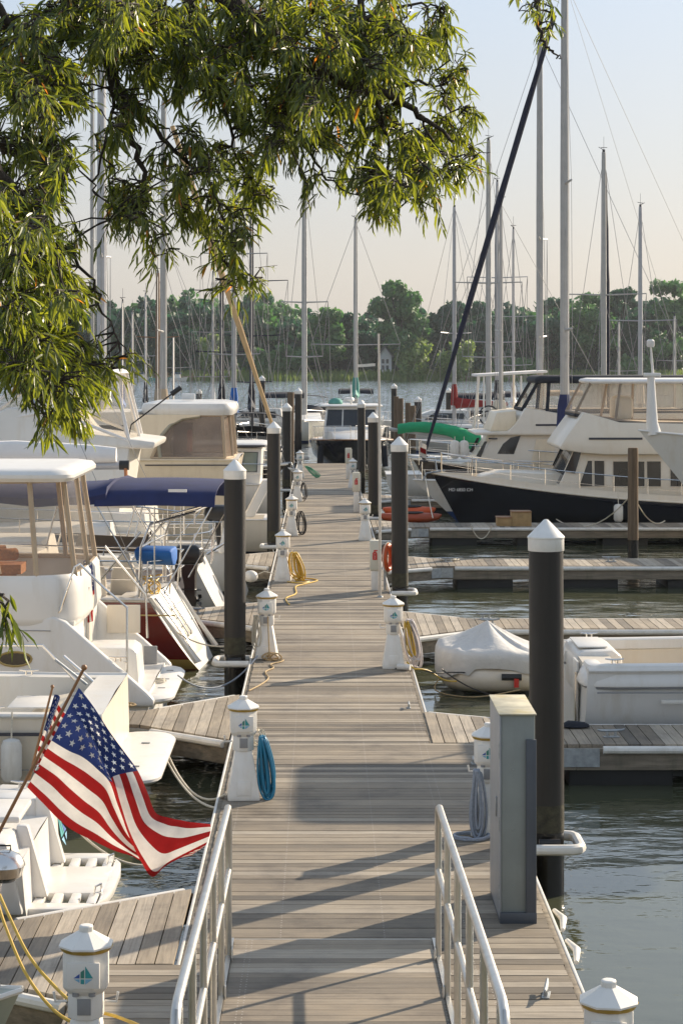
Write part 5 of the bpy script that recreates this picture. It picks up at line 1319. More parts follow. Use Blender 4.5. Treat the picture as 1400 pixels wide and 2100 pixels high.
# -- round roofed trawler with tinted aft enclosure
t = thing('trawler', 'cream trawler with rounded white roof and tinted aft deck curtains', 'boat', (BX(486,54.6)+.1, 54.9, 0), PI)
h = Hull(t, 13, 4.3, 2.52, 2.7, cream, mastd, redp, tr=.90, rb=1.8, rs=.55, deck=gel, sp=2)
slab(t, 'hardtop', .12, 2.55, 1.85, 3.66, .30, gelw, r=.55, crown=.10)
arc = [(2.25,1.88,2.55),(.35,1.80,2.55),(.18,1.2,2.55),(.15,0,2.55),(.18,-1.2,2.55),(.35,-1.8,2.55),(2.25,-1.88,2.55)]
arq = [(1.75,1.72,3.66),(.42,1.68,3.66),(.28,1.1,3.66),(.25,0,3.66),(.28,-1.1,3.66),(.42,-1.68,3.66),(1.75,-1.72,3.66)]
enclosure(t, arc, arq, tanc, vinylt, closed=False, tr=.035)
for s in (1, -1):
    fr = MB(); pts = [(2.02,s*1.86,2.56),(2.06,s*1.84,2.85),(1.98,s*1.82,3.15),(1.76,s*1.78,3.42),(1.45,s*1.74,3.58),(1.0,s*1.71,3.64)]
    pl = pts+[(1.0,s*1.70,3.68),(2.7,s*1.74,3.68),(2.7,s*1.86,2.52),(2.02,s*1.87,2.52)]
    fr.prism([(x, s*1.84, z) for x, y_, z in pl], (0,-s*.05,0)); PB(fr, 'arch_side', cream, t); PB(MB().tube([(x, y_+s*.02, z) for x, y_, z in pts], .05, 8), 'arch_trim', M('arch_grey', (.33,.31,.24), .5), t)
PB(MB().box((1.55,0,3.0), (.5,.55,.85)), 'aft_door', teak, t, bevel=.02); PB(MB().box((1.35,.5,2.95), (.12,.5,.6)), 'life_jacket', orangem, t, bevel=.05)
house_(t, 'salon', [(2.6,2.5),(2.6,3.75),(6.4,3.7),(7.8,2.65)], 1.6, gel, kz=.05, zr=2.5, wins=[[(3,2.85),(3,3.4),(6,3.4),(6.6,2.85)]])
PB(MB().box((1.3,2.02,2.38), (2.2,.02,.03)), 'stripe', mastd, t)
rails(t, h, 2.6, 12.5, .7, 7)
PB(MB().box((1.4,.2,4.12), (.35,.3,.16)), 'roof_box', gelw, t, bevel=.03)

# -- white hardtop express with green glass, beside the tan sail
t = thing('express_cruiser', 'white pilothouse boat with greenish windscreen left of the crossed black pile', 'boat', (BX(580,64.0)-.1, 63.2, 0), PI)
h = Hull(t, 9.5, 3.1, 1.35, 1.7, gelw, bluep, bluep, tr=.92, rb=1.4, deck=gelw)
house_(t, 'pilothouse', [(.55,1.35),(.5,2.42),(2.3,2.46),(2.6,2.3),(3.0,1.35)], 1.3, gelw, kz=.1, zr=1.35, gm=glassg, bevel=.03, frame=mastd,
       wins=[[(.65,1.72),(.62,2.30),(1.05,2.31),(1.08,1.72)], [(1.15,1.72),(1.12,2.31),(1.7,2.32),(1.75,1.72)], [(1.83,1.72),(1.8,2.32),(2.3,2.3),(2.62,1.72)]])
slab(t, 'hardtop', .3, 2.6, 1.42, 2.48, .09, gelw, r=.25, crown=.04); PB(MB().box((1.4,1.43,2.5), (2.0,.03,.05)), 'visor', mastd, t)
cv = MB(); cv.loft([[(1.25+r*math.cos(a), 1.42+r*.6*math.sin(a), z) for a in [2*PI*k/8 for k in range(8)]] for z, r in ((1.0,.2),(1.3,.16),(1.7,.1),(2.15,.03))]); PB(cv, 'covered_reel', darkc, t)
rails(t, h, .3, 9, .6, 7)
# -- dark hulled sailboat with the slanting tan sail
t = thing('sailboat', 'dark hulled sailboat with tan rolled foresail slanting to the walkway edge', 'boat', (BX(590,67)-12, 67.2, 0), 0)
h = Hull(t, 12, 3.4, 1.2, 1.7, blackh, gelw, redp, tr=.7, rb=1.6, rs=.8, deck=gelw, rail=gelw, stripe=gelw)
house_(t, 'coachroof', [(2.8,1.25),(3.2,1.75),(7.4,1.75),(8.6,1.45)], 1.0, gelw, kz=.2, zr=1.2, wins=[[(3.6,1.45),(3.6,1.62),(6.8,1.62),(7,1.48)]])
rig(t, h, 12-(BX(590,67)-BX(335,67)), 1.75, CZ+(738-205)*67/K, .11, mastw, 67, (.36,.68), tansail, (4.2, 2.9), tanc, xbow=11.9, fr=.085)
rails(t, h, .2, 11.7, .62, 8)
an = MB(); an.tube([(11.6,.2,1.68),(12.1,.2,1.72)], .03, 6); an.tube([(12.1,.2,1.72),(12.2,.15,1.5)], .025, 6); an.prism([(12.0,.05,1.55),(12.3,.05,1.5),(12.22,.05,1.35)], (0,.3,0)); PB(an, 'anchor', galv, t)
# ================================================================== sailboats standing beyond, each known by its mast
def far_sail(px, Y, top, label, mat, r, rz, L=10.5, B=3.2, spread=(), furl=None, boom=None, cover=None, hull_=gelw, sw=1.3, hood=None, xm=.58, boot=bluep, fr=.07, zfore=None, fb=(1.1,1.45), boomdir=-1, dr=0.):
    if abs(abs(rz)-PI/2) < .2: rz = math.copysign(PI/2, rz)-(px-VX)/K+dr
    x = BX(px, Y); ztop = CZ-(top-VY)*Y/K
    m_ = Matrix.Rotation(rz, 3, 'Z') @ Vector((xm*L, 0, 0))
    t = thing('sailboat', label, 'boat', (x-m_.x, Y-m_.y, 0), rz)
    h = Hull(t, L, B, fb[0], fb[1], hull_, boot, bluep, tr=.72, rb=1.2, rs=.4, deck=gelw, rail=gelw, n=16)
    house_(t, 'coachroof', [(L*.26,1.1),(L*.28,1.65),(L*.6,1.62),(L*.74,1.35)], B*.3, gelw, kz=.2, zr=1.1, wins=[[(L*.31,1.32),(L*.31,1.5),(L*.55,1.5),(L*.58,1.34)]])
    rig(t, h, xm*L, 1.6, ztop, r, mat, Y, spread, furl, boom, cover, sw=sw, fr=fr, zfore=zfore, boomdir=boomdir)
    if hood: dodger(t, L*.18, L*.34, B*.36, 1.3, .85, hood); bimini(t, L*.02, L*.17, B*.4, 2.75, .2, hood, zl=1.2)
    rails(t, h, .2, L*.97, .6, 6)
    return t
far_sail(624, 130, 365, 'white sailboat with the tallest centre mast and dark spray hood', mastw, .17, -PI/2, 12.5, 3.8, (.475,.245), None, (4.4,2.7), None, sw=1.5, hood=darkc, boomdir=-1)
far_sail(729, 122, 450, 'sailboat behind the dark yacht, its mast with a green rolled sail', mastw, .13, PI/2, 10.5, 3.4, (.37,), tealc, (3.8,2.8), tealc, sw=2.4*.5*2.2)
far_sail(931, 110, 425, 'sailboat with red boom cover and single thin mast', mastg, .11, 2.4, 9.5, 3, (.42,), None, (3.6,2.55), redc, sw=1.3)
far_sail(1001, 92, 288, 'sailboat with tall pale mast carrying a small radar dome near the top', mastw, .125, -PI/2+.15, 11.5, 3.5, (.52,.27), None, None, None, sw=1.5)
far_sail(1019, 116, 373, 'sailboat whose mast stands beside a dark rolled sail, centre right', mastg, .11, PI/2, 11, 3.3, (.60,.33), mastd, (4,2.7), darkc, sw=1.7, fr=.12)
far_sail(1106, 78, 88, 'sailboat with the second tallest right mast, grey above and white below', mastw, .135, PI-.25, 13, 3.8, (.52,.28), None, None, None, sw=1.1)
far_sail(1237, 92, 312, 'sailboat whose white mast has a navy rolled sail alongside', mastw, .125, PI/2+.1, 11.5, 3.5, (.50,.20), snavy, None, None, sw=1.9, fr=.13, dr=-.045)
far_sail(1312, 108, 424, 'sailboat with the rightmost mast, wind gear on top', mastg, .12, -PI/2+.12, 10.5, 3.2, (.48,.14), None, (3.8,2.7), whitec, sw=1.9)
far_sail(455, 100, 420, 'sailboat with a dark mast left of two pale ones', mastd, .11, PI/2, 10.5, 3.3, (.62,.35), None, (3.8,2.7), darkc, sw=1.6, hood=darkc)
far_sail(480, 92, 290, 'sailboat with pale mast and bright blue bundled sail on its boom', mastw, .11, -PI/2, 11, 3.4, (.62,.28), None, (4.1,2.6), bluec, sw=1.5)
far_sail(516, 96, 330, 'sailboat with a black and white mast between the leaves and dark spray hood', mastd, .10, PI/2, 11, 3.4, (.56,.36,.19), None, (4.0,2.7), darkc, sw=1.7, hood=darkc)
far_sail(209, 60, 70, 'sailboat with the thick grey mast behind the flybridge boat', mastg, .145, PI, 9, 3.2, (.50,.25), None, (3.6,3.2), whitec, sw=1.3, xm=.44)
far_sail(190, 74, 130, 'sailboat with slim white mast just left of the thick grey mast', mastw, .07, PI, 11, 3.4, (.55,.3), None, None, None, sw=1.2)
far_sail(324, 96, 560, 'small sailboat with short wooden mast beside the tall white mast', M('mast_wood', (.25,.15,.08), .6), .11, PI/2, 8, 2.6, (.6,), None, (3,2.5), tanc, sw=1.0)
far_sail(272, 120, 640, 'small far sailboat with short pale mast near the hanging leaves', mastw, .09, -PI/2, 8, 2.6, (.55,), None, None, None, sw=1.0)
far_sail(356, 130, 690, 'smallest far sailboat, its mast low against the wooded shore', mastw, .08, PI/2, 7, 2.4, (.6,), None, None, None, sw=1.1)
far_sail(1382, 128, 648, 'far sailboat with slim mast near the right edge', mastw, .10, PI/2, 9, 3, (.55,), None, None, None, sw=1.1)
far_sail(66, 82, 560, 'sailboat with blue canopy frame at the far left edge under the leaves', mastd, .10, -PI/2, 9.5, 3.2, (.5,), None, (3.5,2.4), bluec, sw=1.2, hood=bluec)

far_sail(252, 110, 618, 'small sailboat with slim pale mast between the leaves and wooden mast', mastw, .075, PI/2, 8, 2.6, (.55,), None, (3,2.5), bluec, sw=1.1)
far_sail(299, 124, 604, 'far sailboat with thin grey mast left of the short wooden mast', mastg, .08, -PI/2, 8.5, 2.8, (.5,), None, (3.2,2.5), darkc, sw=1.2)
far_sail(437, 116, 560, 'far sailboat with thin pale mast just left of the dark mast', mastw, .075, -PI/2, 9, 2.8, (.6,.3), None, (3.2,2.5), whitec, sw=1.2)
far_sail(1052, 112, 470, 'far sailboat with thin grey mast over the canopy boat roof', mastg, .08, PI/2, 9.5, 3, (.55,.3), None, (3.4,2.6), whitec, sw=1.3)
far_sail(1268, 118, 660, 'far sailboat with short pale mast right of the navy and white mast', mastw, .08, PI/2, 8, 2.7, (.5,), None, None, None, sw=1.1)
# ================================================================== the dark yacht at the pier end
t = thing('lobster_yacht', 'dark hulled yacht with white pilothouse, bow on at the pier end', 'boat', (BX(721,97), 92.6+10.5, 0), -PI/2)
h = Hull(t, 10.5, 3.9, 1.25, 1.50, navyh, gelw, redp, tr=.8, rb=.7, deck=ivory, rail=teak, kd=.6, bow=3.6, vee=.6, bootz=.1)
house_(t, 'trunk_cabin', [(5.4,1.3),(5.5,1.80),(7.6,1.72),(8.6,1.45)], 1.2, gelw, kz=.15, zr=1.3, kx=.12, xr=6)
house_(t, 'pilothouse', [(2.8,1.3),(2.8,2.84),(5.0,2.84),(5.5,1.78),(5.6,1.3)], 1.38, gelw, kz=.12, zr=1.3, frame=None,
       wins=[[(3.0,1.95),(3.0,2.6),(3.9,2.6),(3.9,1.95)],[(4.0,1.95),(4.0,2.6),(4.85,2.6),(5.15,1.95)]], front=[((5.5,1.80),(5.0,2.84),[(-.93,-.36),(-.31,.31),(.36,.93)])])
slab(t, 'roof', 2.2, 5.25, 1.5, 2.85, .08, gelw, r=.25, crown=.06)
rails(t, h, 4.8, 10.3, .62, 7, inset=.12)
PB(MB().tube([(4.2,0,2.95),(4.1,0,3.9)], [.05,.03], 8), 'light_mast', gelw, t); PB(MB().lathe([(.24,0),(.26,.08),(.22,.16),(.05,.2)], (4.1,-.1,3.1), 16), 'radar_dome', gelw, t)
PB(MB().ball((3.6,-.75,3.02), .32, 12, 0, (1,1.1,.75)), 'canvas_bundle', tealc, t); PB(MB().ball((4.5,.5,3.02), .12, 10), 'horn', steel, t)
for s in (-1, 1): PB(MB().tube([(9.0,s*1.45,1.15),(9.0,s*1.5,.2)], .14, 10), 'fender', darkc, t)
# ================================================================== right side
# -- open white boat beside the nearest right finger
t = thing('fishing_boat', 'white open cockpit boat moored on the nearest right finger pier', 'boat', (3.40, 27.55, 0), 0)
h = Hull(t, 10, 2.95, 1.14, 1.7, gelw, gelw, bluep, tr=.93, rb=1.4, rs=-.05, cockpit=(.42,4.4,.20,.38), deck=ivory, rail=gelw)
for s in (1, -1):
    cp_ = MB(); pts = [(-.035,s*.80),(-.035,s*1.12),(.0,s*1.27),(.12,s*(h.half(.12)-.03))]+[(x, s*h.half(x)) for x in (.35,.8,1.5,2.2,3,3.7,4.4)]; rg = []
    for i, (x, y_) in enumerate(pts):
        a_, b_ = pts[max(0, i-1)], pts[min(len(pts)-1, i+1)]; n_ = Vector((-(b_[1]-a_[1]), b_[0]-a_[0])).normalized()*s; zt = h.sheer(max(0, x))+.05+.05*sm((x-2)/2.4)
        rg.append([(x+n_.x*o_, y_+n_.y*o_, zt+dz) for o_, dz in ((.045,-.27),(.05,-.25),(.0,-.12),(-.012,-.11),(-.05,-.015),(-.09,0),(-.2,0),(-.235,-.02),(-.24,-.14),(-.03,-.27))])
    PB(cp_.loft(rg), 'gunwale_cap', gelw, t, smooth=40)
    sm_ = MB(); sm_.tube([(x+0, y_+s*.012, h.sheer(max(0,x))-.235) for x, y_ in pts], .022, 6); PB(sm_, 'cap_seam', greyp, t)
    for x in (.35, 1.9): horn(t, x, s*(h.half(x)-.12), h.sheer(x)+.065)
house_(t, 'transom_block', [(-.02,.6),(-.03,1.12),(.04,1.22),(.46,1.24),(.60,1.16),(.60,.6)], .62, gelw, bevel=.06).location = (0,.34,0)
PB(MB().box((.22,.34,1.255), (.40,.95,.02)), 'bait_lid', gelw, t, bevel=.01)
PB(MB().box((-.055,-.50,.70), (.03,.42,.9)), 'transom_door', gel, t, bevel=.01)
PB(MB().tube([(-.075,-.74,.28),(-.075,-.74,1.02)], .022, 8), 'door_hinge', steel, t)
PB(MB().box((2.3,-1.478,.86), (4.4,.012,.018)), 'seam', greyp, t); PB(MB().box((1.1,-1.45,.74), (.36,.02,.05)), 'vent', gel, t, bevel=.005)
house_(t, 'cabin', [(4.6,1.2),(4.5,2.75),(6.9,2.75),(8.4,1.5)], 1.3, gelw, kz=.08, zr=1.2, wins=[[(4.9,1.9),(4.9,2.5),(6.6,2.5),(7.2,1.9)]])
house_(t, 'flybridge', [(2.9,2.72),(2.8,3.2),(6.4,3.4),(6.8,2.72)], 1.4, gelw); slab(t, 'hardtop', 2.25, 6.6, 1.5, 3.95, .1, gelw)  # flybridge and hardtop lie out of view, shaped to throw shade on the walkway
for x, y_ in ((3.2,1.2),(3.2,-1.2),(6.2,1.2),(6.2,-1.2)): PB(MB().tube([(x,y_,3.1),(x,y_,4.0)], .03, 7), 'hardtop_post', steel, t)
# -- covered inflatable
t = thing('inflatable_dinghy', 'small dinghy under a peaked pale canvas cover beside the walkway', 'dinghy', (BX(1010,31.7), 31.75, 0), 0)
x0, x1, yc = BX(897,31.6), BX(1128,31.8), 31.8; xc, lx, ly = (x0+x1)/2, (x1-x0)/2, .80
tb = MB(); ring = []
for k in range(40):
    a = 2*PI*k/40; c_, s_ = math.cos(a), math.sin(a); e = .62
    ring.append((xc+(lx-.24)*math.copysign(abs(c_)**e, c_), yc+(ly-.2)*math.copysign(abs(s_)**e, s_), .26))
tb.tube(ring, .22, 12, closed=True); tb.build('tube', ivory, t, smooth=60)
MB().box((xc,yc,.2), (1.3,1.0,.12)).build('floor', greyp, t)
cvr = MB(); g_ = []
na, nr = 56, 12
for i in range(nr+1):
    row = []
    for k in range(na):
        a = 2*PI*k/na; c_, s_ = math.cos(a), math.sin(a); e = .62
        ex, ey = (lx+.01)*math.copysign(abs(c_)**e, c_), (ly+.01)*math.copysign(abs(s_)**e, s_)
        f = i/nr
        if f < .7:
            q = f/.7; x = xc-.10+(ex+.10)*q; y = yc+ey*q
            z = 1.06-(.46+.06*c_)*q**.9+.05*q**3-.06*math.sin(q*PI)*abs(math.sin(a*2))+.03*math.sin(a*7)*q*(1-q)*3+.014*math.sin(a*17+2)*q
        else:
            q = (f-.7)/.3; x = xc+ex*(1+.01*math.sin(q*PI)); y = yc+ey*(1+.01*math.sin(q*PI)); z = lerp(.65-.06*c_, .34+.05*math.sin(a*3+1)+.02*math.sin(a*11)+(-.06 if c_ < -.3 else .04), q)
            x += .018*math.sin(a*19)*q*c_; y += .018*math.sin(a*19)*q*s_
        row.append((x, y, z))
    g_.append(row+[row[0]])
cvr.sheet(g_); cvr.build('cover', coverc, t, smooth=70)
MB().tube([(xc+.05,yc-ly-.02,.30),(xc+.35,yc-ly-.03,.30)], .05, 8).build('oar_lock', rubber, t); MB().box((xc+.27,yc-ly-.05,.22), (.07,.04,.14)).build('tag', redm, t)
MB().tube(spline([(x0+.1,yc-.3,.3),(x0-.05,yc-.5,.05),(x0+.5,yc-.95,.02),(x0+1.2,yc-.9,.12)], 5), .010, 6).build('painter', ropet, t)
# -- navy trawler
Yt = 61.2
t = thing('trawler', 'navy hulled trawler with cream cabin and clear flybridge enclosure', 'boat', (BX(884,Yt)+12.6, Yt, 0), PI)
h = Hull(t, 12.6, 4.1, .86, 1.74, navyh, gelw, redp, tr=.9, rb=.95, deck=ivory, sp=2.3, rail=ivory, bow=2.8, bootz=.10)
for s in (1, -1):
    bw = MB(); xs = [12.6*i/20 for i in range(21)]
    bw.sheet([[(x, s*(h.half(x)-.012), h.sheer(x)+.0), (x, s*(h.half(x)-.03), h.sheer(x)+.17*min(1, (12.7-x)/2))] for x in xs], .03); PB(bw, 'bulwark', ivory, t)
house_(t, 'trunk_cabin', [(5.6,.9),(5.6,1.66),(10.6,1.80),(11.2,1.66),(11.3,1.35)], 1.35, ivory, kz=.12, zr=.9, kx=.14, xr=7, bevel=.08)
X_ = lambda px: 12.6-(BX(px,59.5)-BX(884,Yt))
zz = lambda y: CZ-(y-VY)*59.6/K
house_(t, 'deckhouse', [(.9,.9),(.9,zz(916)),(X_(1186),zz(916)),(X_(1142),zz(1004)),(X_(1140),.95)], 1.62, ivory, kz=.05, zr=1.0, bevel=.05, frame=ivory,
       wins=[[(X_(1187),zz(997)),(X_(1205),zz(945)),(X_(1215),zz(945)),(X_(1215),zz(997))], [(X_(1218),zz(997)),(X_(1218),zz(945)),(X_(1240),zz(945)),(X_(1240),zz(997))], [(X_(1257),zz(998)),(X_(1257),zz(946)),(X_(1322),zz(946)),(X_(1322),zz(998))],
             [(X_(1326),zz(998)),(X_(1326),zz(946)),(X_(1356),zz(946)),(X_(1356),zz(998))], [(X_(1374),zz(998)),(X_(1374),zz(946)),(X_(1420),zz(946)),(X_(1420),zz(998))], [(X_(1157),zz(966)),(X_(1176),zz(925)),(X_(1194),zz(925)),(X_(1180),zz(972))]],
       front=[((X_(1142),zz(1004)),(X_(1186),zz(916)),[(-.9,-.34),(-.3,.3),(.34,.9)])])
house_(t, 'flybridge', [(.5,zz(930)),(.5,zz(866)),(4.6,zz(870)),(X_(1270),zz(866)),(X_(1196),zz(845)),(X_(1160),zz(895)),(X_(1146),zz(916)),(X_(1150),zz(922)),(X_(1190),zz(928)),(X_(1240),zz(932))], 1.85, ivory, kz=.1, zr=2.4, bevel=.06)
for s in (1, -1): PB(MB().box((X_(1260),s*1.80,zz(899)), (1.55,.07,.06)), 'stripe', mastd, t); 
bot = [(.9,1.6,zz(868)),(X_(1330),1.62,zz(868)),(X_(1262),1.6,zz(862)),(X_(1184),1.15,zz(847)),(X_(1184),-1.15,zz(847)),(X_(1262),-1.6,zz(862)),(X_(1330),-1.62,zz(868)),(.9,-1.6,zz(868))]
tq = [(.9,1.4,zz(786)),(X_(1330),1.42,zz(784)),(X_(1275),1.4,zz(782)),(X_(1218),1.1,zz(780)),(X_(1218),-1.1,zz(780)),(X_(1275),-1.4,zz(782)),(X_(1330),-1.42,zz(784)),(.9,-1.4,zz(786))]
enclosure(t, bot, tq, M('canvas_taupe', (.27,.225,.18), .9), vinyl, closed=False, tr=.032); PB(MB().tube([tuple(Vector(p)-Vector((0,0,.07))) for p in bot], .06, 6), 'enclosure_skirt', darkc, t)
slab(t, 'bimini_top', .7, X_(1212), 1.55, zz(787), .12, whitec, r=.25, crown=.06)
for y_ in (.55,-.55): cushion(t, 'helm_seat', (X_(1290), y_, zz(838)), (.5,.5,.7), ivory)
rails(t, h, 4.5, 12.3, .62, 8, inset=.08)
text_on(t, 'MD 6850 CH', (X_(914), 0, 0), .13, whitep, (rad(90),0,PI), 'registration').location = (X_(922), 1.0, 1.24)
an = MB(); an.tube([(12.2,.1,1.8),(12.75,.1,1.72),(12.85,.1,1.5)], .03, 6); PB(an, 'anchor', galv, t)
fe = thing('boat_fender', 'white cylindrical fender hanging against the navy trawler', 'fender', W(1267,1052,58.95))
c = W(1267,1052,58.92); MB().lathe([(.03,-.26),(.10,-.24),(.135,-.18),(.135,.18),(.10,.24),(.03,.26)], c, 16).build('body', fendw, fe); MB().tube([c+Vector((0,0,.25)), c+Vector((0,.1,.62))], .012, 6).build('lanyard', ropew, fe)
for px, lab in ((932, 'left white fender of a pair lying on the second trawler foredeck'), (951, 'right white fender of a pair lying on the second trawler foredeck')):
    fe = thing('boat_fender', lab, 'fender', W(px,925,66.9)); c = W(px,922,66.9)
    MB().lathe([(.03,-.3),(.11,-.28),(.15,-.2),(.15,.2),(.11,.28),(.03,.3)], c, 14).build('body', fendw, fe); MB().tube([c+Vector((0,0,.28)), c+Vector((0,.05,.42))], .015, 6).build('lanyard', ropew, fe)
# -- white sailboat between the two trawlers: navy rolled foresail
Ys = 65.2
t = thing('sailboat', 'white sailboat with long navy rolled foresail and the thickest mast', 'boat', (BX(846,Ys)+12.4, Ys, 0), PI)
h = Hull(t, 12.4, 2.2, 1.12, 1.30, gelw, bluep, bluep, tr=.75, rb=1.35, rs=.5, deck=gelw, rail=gelw, bootz=.28)
house_(t, 'coachroof', [(3,1.1),(3.2,1.6),(7.6,1.6),(9.2,1.3)], .75, gelw, kz=.2, zr=1.1, wins=[[(3.6,1.3),(3.6,1.48),(7,1.48),(7.2,1.32)]])
xm = 12.4-(BX(1157,Ys)-BX(846,Ys))
rig(t, h, xm, 1.6, CZ+(738+40)*Ys/K, .145, mastw, Ys, (.285,.585), snavy, (4.4,2.75), navyc, xbow=12.25, sw=1.0, fr=.085)
rails(t, h, .2, 12.1, .62, 8)
text_on(t, 'VA 2081 BK', (0,0,0), .15, mastd, (rad(90),0,PI), 'registration').location = (11.45, .62, .93)
dl = MB(); dl.tube([(12.3,0,1.3),(12.5,0,2.0),(11.7,.35,2.0),(11.6,.4,1.25)], .016, 6); dl.tube([(12.3,0,1.3),(12.5,0,2.0),(11.7,-.35,2.0),(11.6,-.4,1.25)], .016, 6); PB(dl, 'pulpit', steel, t)
bg_ = thing('burgee', 'small red and white pennant on the sailboat bow by the navy sail', 'flag', W(860,935,Ys-.3))
p = W(860,905,Ys-.25); bm_ = MB(); bm_.sheet([[p+Vector((u*.22,-.02*math.sin(u*5),-v*.45-u*.12)) for u in (0,.5,1)] for v in (0,.33,.66,1)], .004, 0); o = bm_.build('cloth', fl_white, bg_); MB().prism([p+Vector((.02,-.03,-.18)), p+Vector((.2,-.03,-.26)), p+Vector((.2,-.03,-.42)), p+Vector((.02,-.03,-.34))], (0,-.01,0)).build('red_band', fl_red, bg_)
MB().tube([p+Vector((0,0,.05)), p+Vector((-.02,0,-.75))], .012, 6).build('staff', steel, bg_)
# -- second trawler with the navy canvas top
Y2 = 69.5; X2 = lambda px: 13-(BX(px,68)-BX(845,Y2)); z2 = lambda y: CZ-(y-VY)*68/K
t = thing('trawler', 'cream trawler with navy canvas roofed flybridge, behind the navy hulled one', 'boat', (BX(845,Y2)+13, Y2, 0), PI)
h = Hull(t, 13, 4.0, 1.15, 1.75, blackh, gelw, redp, tr=.9, rb=1.1, deck=ivory, rail=ivory, sp=2, bow=2.7)
house_(t, 'trunk_cabin', [(6,1.2),(6,1.85),(10.6,1.95),(11.5,1.6)], 1.4, ivory, kz=.12, zr=1.2, kx=.12, xr=8, bevel=.06)
house_(t, 'deckhouse', [(1,1.2),(1,z2(890)),(X2(1015),z2(888)),(X2(975),z2(945)),(X2(972),1.4)], 1.68, ivory, kz=.05, zr=1.2, bevel=.06,
       wins=[[(X2(1018),z2(930)),(X2(1030),z2(910)),(X2(1046),z2(897)),(X2(1066),z2(893)),(X2(1052),z2(931))], [(X2(1145),z2(955)),(X2(1145),z2(910)),(X2(1156),z2(910)),(X2(1156),z2(955))], [(X2(975),z2(935)),(X2(992),z2(905)),(X2(998),z2(905)),(X2(984),z2(938))]])
PB(MB().prism([(X2(1085),1.66,z2(955)),(X2(1135),1.66,z2(955)),(X2(1135),1.64,z2(900)),(X2(1098),1.64,z2(900))], (0,.02,0)), 'side_panel', cream, t)
house_(t, 'flybridge', [(1,z2(893)),(1,z2(845)),(X2(1150),z2(848)),(X2(1076),z2(836)),(X2(1055),z2(870)),(X2(1040),z2(884)),(X2(972),z2(886)),(X2(972),z2(892))], 1.8, ivory, kz=.08, zr=2.6, bevel=.05)
house_(t, 'bridge_front', [(X2(1060),z2(885)),(X2(1058),z2(842)),(X2(1018),z2(846)),(X2(1004),z2(885))], 1.4, cream, bevel=.05)
for s in (1, -1): PB(MB().box((X2(1122),s*1.76,z2(871)), (.85,.06,.06)), 'stripe', mastd, t)
PB(MB().tube([(X2(1000),1.72,z2(899)),(X2(1018),1.72,z2(899))], .025, 6), 'horn', mastd, t)
bot = [(2,1.6,z2(846)),(X2(1120),1.62,z2(846)),(X2(1072),1.3,z2(840)),(X2(1072),-1.3,z2(840)),(X2(1120),-1.62,z2(846)),(2,-1.6,z2(846))]
tq = [(2,1.45,z2(786)),(X2(1125),1.47,z2(782)),(X2(1106),1.2,z2(780)),(X2(1106),-1.2,z2(780)),(X2(1125),-1.47,z2(782)),(2,-1.45,z2(786))]
enclosure(t, bot, tq, darkc, vinyl, closed=False, tr=.05)
slab(t, 'canvas_top', 1.8, X2(1096), 1.6, z2(786), .20, darkc, r=.25, crown=.12); rails(t, h, 6, 12.7, .65, 7, inset=.1)
# -- canopy boat with ladder, behind
Y3 = 78; t = thing('houseboat', 'white boat with flat pale canopy on poles and a tall ladder', 'boat', (BX(965,Y3)+9, Y3, 0), PI)
h = Hull(t, 9, 3.4, 1.2, 1.5, gelw, bluep, bluep, tr=.9, rb=1.2, deck=gelw)
z3 = lambda y: CZ-(y-VY)*Y3/K; X3 = lambda px: 9-(BX(px,Y3)-BX(965,Y3))
PB(MB().prism([(X3(972),-1.6,z3(772)),(X3(1112),-1.6,z3(764)),(X3(1112),-1.6,z3(759)),(X3(972),-1.6,z3(767))], (0,3.2,0)), 'canopy', whitec, t, bevel=.02)
for px in (985,1060,1108):
    for y_ in (1.5,-1.5): PB(MB().tube([(X3(px),y_,1.3),(X3(px),y_,z3(770))], .035, 7), 'canopy_post', gelw, t)
ld = MB()
for y_ in (1.45, 1.0): ld.tube([(X3(962),y_,z3(920)),(X3(976),y_,z3(772))], .03, 7)
for i in range(10): q = i/10; ld.tube([(lerp(X3(962),X3(976),q),1.45,lerp(z3(920),z3(772),q)),(lerp(X3(962),X3(976),q),1.0,lerp(z3(920),z3(772),q))], .022, 6)
PB(ld, 'ladder', alu, t)
house_(t, 'cabin', [(1,1.3),(1,z3(838)),(X3(1012),z3(838)),(X3(1004),z3(880)),(X3(990),1.4)], 1.4, cream, bevel=.05, wins=[[(2,2.0),(2,2.6),(4.5,2.6),(4.5,2.0)]])
PB(MB().tube([(X3(995),1.2,z3(862)+.38*math.cos(0)+0)]*1+[(X3(995)+.36*math.cos(a*.3927), 1.5, z3(850)+.36*math.sin(a*.3927)) for a in range(16)][1:], .03, 6), 'steering_wheel', mastd, t)
cushion(t, 'helm_seat', (X3(1018), 1.1, z3(832)), (.5,.5,.5), ivory)
